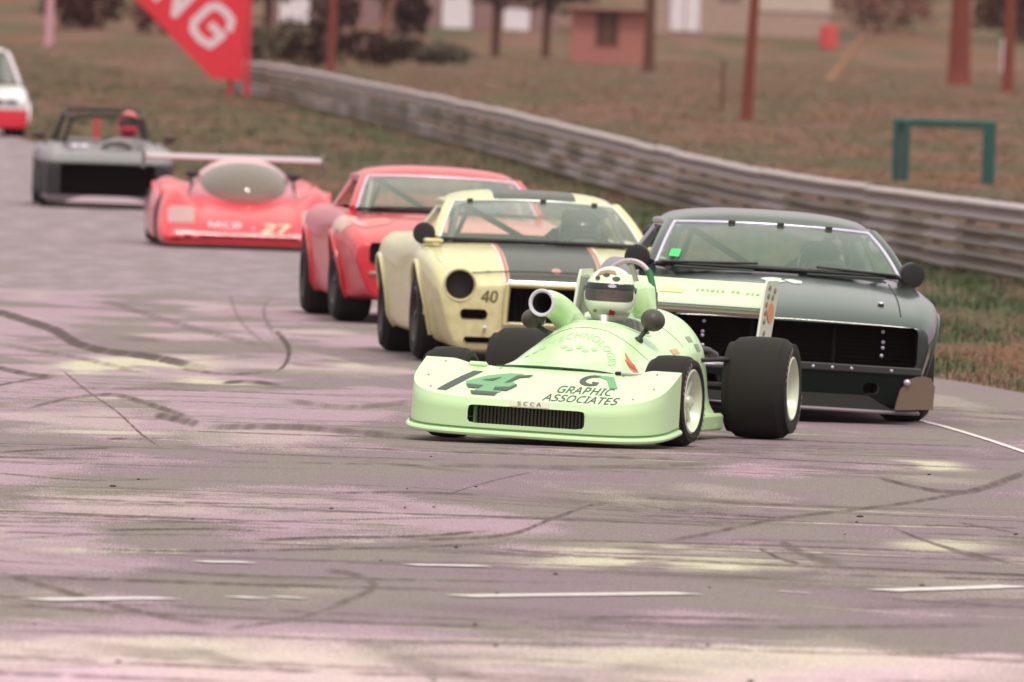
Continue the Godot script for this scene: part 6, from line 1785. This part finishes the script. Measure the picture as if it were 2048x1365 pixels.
# triangle soup -> mesh with creased normals
func finish(s: PackedVector3Array, crease := 38.0) -> ArrayMesh:
	var n := s.size() / 3
	var mid := Vector3.ZERO
	for v in s:
		mid += v
	mid /= maxf(1.0, s.size())
	var fn := PackedVector3Array()
	fn.resize(n)
	var out := 0.0
	for i in n:
		var a := s[i * 3]
		var b := s[i * 3 + 1]
		var c := s[i * 3 + 2]
		var f := (c - a).cross(b - a)
		fn[i] = f
		out += f.dot((a + b + c) / 3.0 - mid)
	var flip := out < 0.0
	var faces := {}
	var keys := []
	keys.resize(n * 3)
	for i in n:
		if flip:
			var t := s[i * 3 + 1]
			s[i * 3 + 1] = s[i * 3 + 2]
			s[i * 3 + 2] = t
			fn[i] = -fn[i]
		for k in 3:
			var q := Vector3i((s[i * 3 + k] * 4000.0).round())
			keys[i * 3 + k] = q
			if faces.has(q):
				faces[q].append(i)
			else:
				faces[q] = PackedInt32Array([i])
	var un := PackedVector3Array()
	un.resize(n)
	for i in n:
		un[i] = fn[i].normalized()
	var lim := cos(deg_to_rad(crease))
	var nor := PackedVector3Array()
	nor.resize(n * 3)
	for i in n:
		for k in 3:
			var acc := Vector3.ZERO
			for j in faces[keys[i * 3 + k]]:
				if un[j].dot(un[i]) > lim:
					acc += fn[j]
			nor[i * 3 + k] = acc.normalized() if acc.length_squared() > 1e-18 else Vector3.UP
	var arr := []
	arr.resize(Mesh.ARRAY_MAX)
	arr[Mesh.ARRAY_VERTEX] = s
	arr[Mesh.ARRAY_NORMAL] = nor
	var m := ArrayMesh.new()
	if n:
		m.add_surface_from_arrays(Mesh.PRIMITIVE_TRIANGLES, arr)
	return m


func moved(s: PackedVector3Array, t: Transform3D) -> PackedVector3Array:
	return t * s


func mirror(s: PackedVector3Array) -> PackedVector3Array:
	var r := PackedVector3Array()
	r.resize(s.size())
	for i in s.size() / 3:
		var a := s[i * 3]
		var b := s[i * 3 + 1]
		var c := s[i * 3 + 2]
		r[i * 3] = Vector3(-a.x, a.y, a.z)
		r[i * 3 + 1] = Vector3(-c.x, c.y, c.z)
		r[i * 3 + 2] = Vector3(-b.x, b.y, b.z)
	return r


func both(s: PackedVector3Array) -> PackedVector3Array:
	var r := s.duplicate()
	r.append_array(mirror(s))
	return r


func quad(s: PackedVector3Array, a: Vector3, b: Vector3, c: Vector3, d: Vector3) -> void:
	s.append(a); s.append(b); s.append(c)
	s.append(a); s.append(c); s.append(d)


# smooth curve through points (centripetal)
func curve(p: PackedVector3Array, per: int) -> PackedVector3Array:
	var r := PackedVector3Array()
	var n := p.size()
	for i in n - 1:
		var a := p[i]
		var b := p[i + 1]
		var pre := p[i - 1] if i > 0 else a * 2.0 - b
		var post := p[i + 2] if i + 2 < n else b * 2.0 - a
		var t1 := sqrt(a.distance_to(b)) + 1e-5
		var t0 := -(sqrt(pre.distance_to(a)) + 1e-5)
		var t2 := t1 + sqrt(b.distance_to(post)) + 1e-5
		for k in per:
			r.append(a.cubic_interpolate_in_time(b, pre, post, float(k) / per, t1, t0, t2))
	r.append(p[n - 1])
	return r


# rows of control points -> dense grid of points
func loft(sections: Array, per_u: int, per_v: int) -> Array:
	var rows := []
	for s in sections:
		rows.append(curve(PackedVector3Array(s), per_u))
	var cols := []
	for j in rows[0].size():
		var c := PackedVector3Array()
		for r in rows:
			c.append(r[j])
		cols.append(curve(c, per_v))
	return cols


func skin(grid: Array) -> PackedVector3Array:
	var s := PackedVector3Array()
	for j in grid.size() - 1:
		var a: PackedVector3Array = grid[j]
		var b: PackedVector3Array = grid[j + 1]
		for i in a.size() - 1:
			quad(s, a[i], b[i], b[i + 1], a[i + 1])
	return s


# keeps the share of each triangle where f(p) > 0
func clip(s: PackedVector3Array, f: Callable) -> PackedVector3Array:
	var r := PackedVector3Array()
	for i in s.size() / 3:
		var d := [f.call(s[i * 3]), f.call(s[i * 3 + 1]), f.call(s[i * 3 + 2])]
		if d[0] > 0.0 and d[1] > 0.0 and d[2] > 0.0:
			r.append(s[i * 3]); r.append(s[i * 3 + 1]); r.append(s[i * 3 + 2])
			continue
		if d[0] <= 0.0 and d[1] <= 0.0 and d[2] <= 0.0:
			continue
		var poly := PackedVector3Array()
		for k in 3:
			var a := s[i * 3 + k]
			var b := s[i * 3 + (k + 1) % 3]
			var da: float = d[k]
			var db: float = d[(k + 1) % 3]
			if da > 0.0:
				poly.append(a)
			if (da > 0.0) != (db > 0.0):
				poly.append(a.lerp(b, da / (da - db)))
		for k in poly.size() - 2:
			r.append(poly[0]); r.append(poly[k + 1]); r.append(poly[k + 2])
	return r


# splits the triangles ahead of z_min until no edge is longer than most
func refine(s: PackedVector3Array, z_min: float, most: float) -> PackedVector3Array:
	var r := PackedVector3Array()
	var todo := s.duplicate()
	while todo.size():
		var next := PackedVector3Array()
		for i in todo.size() / 3:
			var a := todo[i * 3]
			var b := todo[i * 3 + 1]
			var c := todo[i * 3 + 2]
			var ab := a.distance_to(b)
			var bc := b.distance_to(c)
			var ca := c.distance_to(a)
			if maxf(a.z, maxf(b.z, c.z)) < z_min or maxf(ab, maxf(bc, ca)) < most:
				r.append(a); r.append(b); r.append(c)
			elif ab >= bc and ab >= ca:
				var m := (a + b) * 0.5
				next.append_array(PackedVector3Array([a, m, c, m, b, c]))
			elif bc >= ca:
				var m := (b + c) * 0.5
				next.append_array(PackedVector3Array([a, b, m, a, m, c]))
			else:
				var m := (c + a) * 0.5
				next.append_array(PackedVector3Array([a, b, m, m, b, c]))
		todo = next
	return r


func rrect(x: float, y: float, w: float, h: float, r: float) -> float:  # signed distance, half sizes
	var qx := absf(x) - w + r
	var qy := absf(y) - h + r
	return Vector2(maxf(qx, 0.0), maxf(qy, 0.0)).length() + minf(maxf(qx, qy), 0.0) - r


func box(c: Vector3, size: Vector3, b := Basis()) -> PackedVector3Array:
	return rbox(c, size, minf(0.006, size[size.min_axis_index()] * 0.2), b)


# box with chamfered edges
func rbox(c: Vector3, size: Vector3, r: float, b := Basis()) -> PackedVector3Array:
	var h := size * 0.5
	r = minf(r, size[size.min_axis_index()] * 0.49)
	var s := PackedVector3Array()
	var t := Transform3D(b, c)
	# corner points: for each corner three points
	var p := func(sx: float, sy: float, sz: float, axis: int) -> Vector3:
		var v := Vector3(sx * (h.x - r), sy * (h.y - r), sz * (h.z - r))
		v[axis] = [sx, sy, sz][axis] * h[axis]
		return t * v
	for axis in 3:
		var u := (axis + 1) % 3
		var w := (axis + 2) % 3
		for sg in [-1.0, 1.0]:
			var q := []
			for k in [[-1, -1], [1, -1], [1, 1], [-1, 1]]:
				var e := [0.0, 0.0, 0.0]
				e[axis] = sg
				e[u] = float(k[0])
				e[w] = float(k[1])
				q.append(p.call(e[0], e[1], e[2], axis))
			if sg < 0:
				quad(s, q[0], q[1], q[2], q[3])
			else:
				quad(s, q[3], q[2], q[1], q[0])
		for k in [[-1, -1], [1, -1], [1, 1], [-1, 1]]:   # edges along axis
			var lo := [0.0, 0.0, 0.0]
			lo[axis] = -1.0
			lo[u] = float(k[0])
			lo[w] = float(k[1])
			var hi := lo.duplicate()
			hi[axis] = 1.0
			var a: Vector3 = p.call(lo[0], lo[1], lo[2], u)
			var b2: Vector3 = p.call(hi[0], hi[1], hi[2], u)
			var c2: Vector3 = p.call(hi[0], hi[1], hi[2], w)
			var d: Vector3 = p.call(lo[0], lo[1], lo[2], w)
			if k[0] * k[1] > 0:
				quad(s, d, c2, b2, a)
			else:
				quad(s, a, b2, c2, d)
	for sx in [-1.0, 1.0]:
		for sy in [-1.0, 1.0]:
			for sz in [-1.0, 1.0]:
				var q2 := [p.call(sx, sy, sz, 0), p.call(sx, sy, sz, 1), p.call(sx, sy, sz, 2)]
				if sx * sy * sz > 0:
					q2.reverse()
				s.append_array(PackedVector3Array(q2))
	return s


func tube(pts: PackedVector3Array, r: float, sides := 10, per := 6, r2 := -1.0, flat := 1.0, capped := true) -> PackedVector3Array:
	var p := curve(pts, per) if per > 1 and pts.size() > 2 else pts
	var s := PackedVector3Array()
	var n := p.size()
	var up := Vector3.UP
	var rings := []
	for i in n:
		var d := (p[mini(i + 1, n - 1)] - p[maxi(i - 1, 0)]).normalized()
		if absf(d.dot(up)) > 0.95:
			up = Vector3.BACK if absf(d.z) < 0.9 else Vector3.RIGHT
		var x := up.cross(d).normalized()
		up = d.cross(x).normalized()
		var rr := r if r2 < 0.0 else lerpf(r, r2, float(i) / (n - 1))
		var ring := PackedVector3Array()
		for k in sides:
			var a := TAU * k / sides
			ring.append(p[i] + x * cos(a) * rr + up * sin(a) * rr * flat)
		rings.append(ring)
	for i in n - 1:
		for k in sides:
			quad(s, rings[i][k], rings[i][(k + 1) % sides], rings[i + 1][(k + 1) % sides], rings[i + 1][k])
	for k in (sides if capped else 0):
		s.append(p[0]); s.append(rings[0][(k + 1) % sides]); s.append(rings[0][k])
		s.append(p[n - 1]); s.append(rings[n - 1][k]); s.append(rings[n - 1][(k + 1) % sides])
	return s


# profile of (axial, radius) turned about the X axis
func lathe(profile: PackedVector2Array, segs := 32, c := Vector3.ZERO, b := Basis()) -> PackedVector3Array:
	var s := PackedVector3Array()
	var t := Transform3D(b, c)
	for i in profile.size() - 1:
		for k in segs:
			var a0 := TAU * k / segs
			var a1 := TAU * (k + 1) / segs
			var p := profile[i]
			var q := profile[i + 1]
			var v0 := t * Vector3(p.x, p.y * cos(a0), p.y * sin(a0))
			var v1 := t * Vector3(p.x, p.y * cos(a1), p.y * sin(a1))
			var v2 := t * Vector3(q.x, q.y * cos(a1), q.y * sin(a1))
			var v3 := t * Vector3(q.x, q.y * cos(a0), q.y * sin(a0))
			if p.y < 1e-5:
				s.append(v0); s.append(v2); s.append(v3)
			elif q.y < 1e-5:
				s.append(v0); s.append(v1); s.append(v2)
			else:
				quad(s, v0, v1, v2, v3)
	return s


func ball(c: Vector3, r: Vector3, n := 16, b := Basis()) -> PackedVector3Array:
	var prof := PackedVector2Array()
	for i in n + 1:
		var a := PI * i / n
		prof.append(Vector2(-cos(a), sin(a) if i % n else 0.0))
	return moved(lathe(prof, n * 2), Transform3D(b * Basis.from_scale(r), c))


# flat polygon (x, y) given thickness along z
func plate(poly: PackedVector2Array, depth: float, t := Transform3D()) -> PackedVector3Array:
	var s := PackedVector3Array()
	if Geometry2D.is_polygon_clockwise(poly):
		poly.reverse()
	var idx := Geometry2D.triangulate_polygon(poly)
	var h := depth * 0.5
	for i in idx.size() / 3:
		var a := poly[idx[i * 3]]
		var b := poly[idx[i * 3 + 1]]
		var c := poly[idx[i * 3 + 2]]
		if (b - a).cross(c - a) < 0.0:
			var sw := b
			b = c
			c = sw
		s.append(t * Vector3(a.x, a.y, h)); s.append(t * Vector3(c.x, c.y, h)); s.append(t * Vector3(b.x, b.y, h))
		s.append(t * Vector3(a.x, a.y, -h)); s.append(t * Vector3(b.x, b.y, -h)); s.append(t * Vector3(c.x, c.y, -h))
	for i in poly.size():
		var a := poly[i]
		var b := poly[(i + 1) % poly.size()]
		quad(s, t * Vector3(a.x, a.y, -h), t * Vector3(a.x, a.y, h), t * Vector3(b.x, b.y, h), t * Vector3(b.x, b.y, -h))
	return s


# ---- print laid on curved surfaces
func letters(text: String, height: float, weight := 0.0, slant := 0.0, font_name := "Droid Sans", spacing := 1.0) -> PackedVector2Array:
	var f := SystemFont.new()
	f.font_names = PackedStringArray([font_name])
	var v := FontVariation.new()
	v.base_font = f
	v.variation_embolden = weight
	var t := TextMesh.new()
	t.text = text
	t.font = v
	t.font_size = 64
	t.pixel_size = 0.01
	t.depth = 0.0
	t.curve_step = 4.0
	var arr := t.surface_get_arrays(0)
	var pos: PackedVector3Array = arr[Mesh.ARRAY_VERTEX]
	var idx: PackedInt32Array = arr[Mesh.ARRAY_INDEX] if arr[Mesh.ARRAY_INDEX] != null else PackedInt32Array(range(pos.size()))
	var lo := Vector2(1e9, 1e9)
	var hi := -lo
	for p in pos:
		lo = lo.min(Vector2(p.x, p.y))
		hi = hi.max(Vector2(p.x, p.y))
	var k := height / (hi.y - lo.y)
	var mid := (lo + hi) * 0.5
	var r := PackedVector2Array()
	for i in idx:
		var q := (Vector2(pos[i].x, pos[i].y) - mid) * k
		r.append(Vector2(q.x * spacing + q.y * slant, q.y))
	return r


func flat_poly(poly: PackedVector2Array) -> PackedVector2Array:
	var r := PackedVector2Array()
	for i in Geometry2D.triangulate_polygon(poly):
		r.append(poly[i])
	return r


func oval(rx: float, ry: float, n := 20, c := Vector2.ZERO) -> PackedVector2Array:
	var r := PackedVector2Array()
	for i in n:
		r.append(c + Vector2(cos(TAU * i / n) * rx, sin(TAU * i / n) * ry))
	return r


func split_tri(a: Vector2, b: Vector2, c: Vector2, most: float, r: PackedVector2Array) -> void:
	var ab := a.distance_to(b)
	var bc := b.distance_to(c)
	var ca := c.distance_to(a)
	if maxf(ab, maxf(bc, ca)) < most:
		r.append(a); r.append(b); r.append(c)
	elif ab >= bc and ab >= ca:
		var m := (a + b) * 0.5
		split_tri(a, m, c, most, r)
		split_tri(m, b, c, most, r)
	elif bc >= ca:
		var m := (b + c) * 0.5
		split_tri(a, b, m, most, r)
		split_tri(a, m, c, most, r)
	else:
		var m := (c + a) * 0.5
		split_tri(a, b, m, most, r)
		split_tri(m, b, c, most, r)


# a flat shape pressed onto a surface: origin + ux * x + uy * y, then along dir until it meets the skin
func pressed(shape: PackedVector2Array, base: PackedVector3Array, origin: Vector3, ux: Vector3, uy: Vector3, dir: Vector3, most := 0.04, lift := 0.003) -> PackedVector3Array:
	var tm := TriangleMesh.new()
	tm.create_from_faces(base)
	var fine := PackedVector2Array()
	for i in shape.size() / 3:
		split_tri(shape[i * 3], shape[i * 3 + 1], shape[i * 3 + 2], most, fine)
	var s := PackedVector3Array()
	dir = dir.normalized()
	for i in fine.size() / 3:
		var tri := []
		for k in 3:
			var q := fine[i * 3 + k]
			var o := origin + ux * q.x + uy * q.y - dir * 1.0
			var hit := tm.intersect_ray(o, dir)
			if hit.is_empty():
				break
			var nn: Vector3 = hit.normal
			if nn.dot(dir) > 0.0:
				nn = -nn
			tri.append(hit.position + nn * lift)
		if tri.size() == 3:
			if (tri[2] - tri[0]).cross(tri[1] - tri[0]).dot(dir) > 0.0:
				tri.reverse()
			s.append_array(PackedVector3Array(tri))
	return s


func sticker(parent: Node, called: String, shape: PackedVector2Array, base: PackedVector3Array, origin: Vector3, ux: Vector3, uy: Vector3, dir: Vector3, m: Material, label := "", most := 0.04, lift := 0.003) -> void:
	var s := pressed(shape, base, origin, ux, uy, dir, most, lift)
	if s.size():
		part(parent, called, s, m, 60.0, label)


# ---- bodies: tapered bones joined by a smooth minimum, meshed as surface nets
func body_of(bones: Array, cell: float, blend: float) -> PackedVector3Array:
	var lo := Vector3.ONE * 1e9
	var hi := -lo
	for b in bones:
		for k in 2:
			lo = lo.min(b[k] - Vector3.ONE * (b[2 + k] + blend + cell * 2.0))
			hi = hi.max(b[k] + Vector3.ONE * (b[2 + k] + blend + cell * 2.0))
	var nx := int((hi.x - lo.x) / cell) + 2
	var ny := int((hi.y - lo.y) / cell) + 2
	var nz := int((hi.z - lo.z) / cell) + 2
	var field := PackedFloat32Array()
	field.resize(nx * ny * nz)
	field.fill(1.0)
	for b in bones:
		var a: Vector3 = b[0]
		var e: Vector3 = b[1]
		var ra: float = b[2]
		var rb: float = b[3]
		var reach := maxf(ra, rb) + blend + cell * 2.0
		var l := ((a.min(e) - Vector3.ONE * reach - lo) / cell).floor()
		var h := ((a.max(e) + Vector3.ONE * reach - lo) / cell).ceil()
		var ae := e - a
		var ll := maxf(ae.length_squared(), 1e-9)
		for z in range(maxi(0, int(l.z)), mini(nz, int(h.z))):
			for y in range(maxi(0, int(l.y)), mini(ny, int(h.y))):
				for x in range(maxi(0, int(l.x)), mini(nx, int(h.x))):
					var p := lo + Vector3(x, y, z) * cell
					var t := clampf((p - a).dot(ae) / ll, 0.0, 1.0)
					var d := p.distance_to(a + ae * t) - lerpf(ra, rb, t)
					var i := (z * ny + y) * nx + x
					var f := field[i]
					var hh := clampf(0.5 + 0.5 * (f - d) / blend, 0.0, 1.0)
					field[i] = lerpf(f, d, hh) - blend * hh * (1.0 - hh)
	var vert := {}
	var step := [1, nx, nx * ny]
	for z in nz - 1:
		for y in ny - 1:
			for x in nx - 1:
				var i := (z * ny + y) * nx + x
				if field[i] > cell * 3.0:
					continue
				var acc := Vector3.ZERO
				var cnt := 0
				for e in 12:
					var ax := e / 4
					var u := (ax + 1) % 3
					var w := (ax + 2) % 3
					var o := [0, 0, 0]
					o[u] = e & 1
					o[w] = (e >> 1) & 1
					var i0: int = i + o[0] + o[1] * nx + o[2] * nx * ny
					var f0 := field[i0]
					var f1 := field[i0 + step[ax]]
					if (f0 < 0.0) != (f1 < 0.0):
						var v := Vector3(o[0], o[1], o[2])
						v[ax] += f0 / (f0 - f1)
						acc += v
						cnt += 1
				if cnt:
					vert[i] = lo + (Vector3(x, y, z) + acc / cnt) * cell
	var s := PackedVector3Array()
	for i in vert:
		for ax in 3:
			var j: int = i + step[ax]
			if j >= field.size() or (field[i] < 0.0) == (field[j] < 0.0):
				continue
			var u: int = step[(ax + 1) % 3]
			var w: int = step[(ax + 2) % 3]
			if vert.has(i - u) and vert.has(i - w) and vert.has(i - u - w):
				if field[i] < 0.0:
					quad(s, vert[i], vert[i - w], vert[i - u - w], vert[i - u])
				else:
					quad(s, vert[i - u], vert[i - u - w], vert[i - w], vert[i])
	return s


func wheel(car: Node3D, at: Vector3, radius: float, width: float, rim_r: float, rim_m: Material, side: float, steer := 0.0, marking: Material = null, deep := 0.05, spokes := 0) -> Node3D:
	var w := node(car, "wheel")
	w.position = at
	w.rotation.y = steer
	var h := width * 0.5
	var sh := minf(0.07, h * 0.36)
	var prof := PackedVector2Array([Vector2(-h + 0.012, rim_r), Vector2(-h - 0.004, lerpf(rim_r, radius, 0.35)), Vector2(-h + 0.002, lerpf(rim_r, radius, 0.68)), Vector2(-h + sh * 0.35, radius - sh * 0.5), Vector2(-h + sh * 0.8, radius - sh * 0.13), Vector2(-h + sh * 1.6, radius - 0.002), Vector2(0, radius), Vector2(h - sh * 1.6, radius - 0.002), Vector2(h - sh * 0.8, radius - sh * 0.13), Vector2(h - sh * 0.35, radius - sh * 0.5), Vector2(h - 0.002, lerpf(rim_r, radius, 0.68)), Vector2(h + 0.004, lerpf(rim_r, radius, 0.35)), Vector2(h - 0.012, rim_r), Vector2(0, rim_r - 0.012), Vector2(-h + 0.012, rim_r)])
	put(w, "tyre", finish(lathe(prof, 44), 32.0), mat("tyre", srgb(34, 30, 29), 0.92, 0.0, 0.0, 4.0))
	var o := side * (h - 0.008)
	var d := side * (h - deep)
	var rp := PackedVector2Array([Vector2(o, rim_r + 0.006), Vector2(o + side * 0.006, rim_r - 0.004), Vector2(o - side * 0.01, rim_r - 0.014), Vector2(d, rim_r - 0.03), Vector2(d - side * 0.02, rim_r * 0.55), Vector2(d + side * 0.02, rim_r * 0.3), Vector2(d + side * 0.03, 0.035), Vector2(d + side * 0.05, 0.03), Vector2(d + side * 0.055, 0.0)])
	var rim := put(w, "rim", finish(lathe(rp, 36), 30.0), rim_m)
	if spokes:
		for k in spokes:
			var a := TAU * k / spokes
			var dv := Vector3(0, cos(a), sin(a))
			put(rim, "spoke", finish(rbox(Vector3(d + side * 0.012, 0, 0) + dv * rim_r * 0.58, Vector3(0.025, rim_r * 0.75, 0.035), 0.006, Basis(Vector3.RIGHT, a)), 30.0), rim_m)
	var bp := PackedVector2Array([Vector2(-side * (h - 0.02), rim_r - 0.004), Vector2(-side * (h - 0.06), rim_r * 0.8), Vector2(-side * (h - 0.06), 0.0)])
	put(w, "brake_disc", finish(lathe(bp, 24), 30.0), mat("brake", srgb(40, 36, 36), 0.6, 0.4))
	if marking:
		for k in 2:
			var mk := PackedVector3Array()
			for j in 7:
				var a := k * PI + 0.35 + j * 0.16
				for q in 1:
					var r0 := lerpf(rim_r, radius, 0.42)
					var r1 := lerpf(rim_r, radius, 0.70)
					var x := side * (h + 0.0065)
					var a1 := a + 0.1
					quad(mk, Vector3(x, cos(a) * r0, sin(a) * r0), Vector3(x - side * 0.003, cos(a) * r1, sin(a) * r1), Vector3(x - side * 0.003, cos(a1) * r1, sin(a1) * r1), Vector3(x, cos(a1) * r0, sin(a1) * r0))
			put(w, "tyre_lettering", finish(mk, 30.0), marking)
	return w
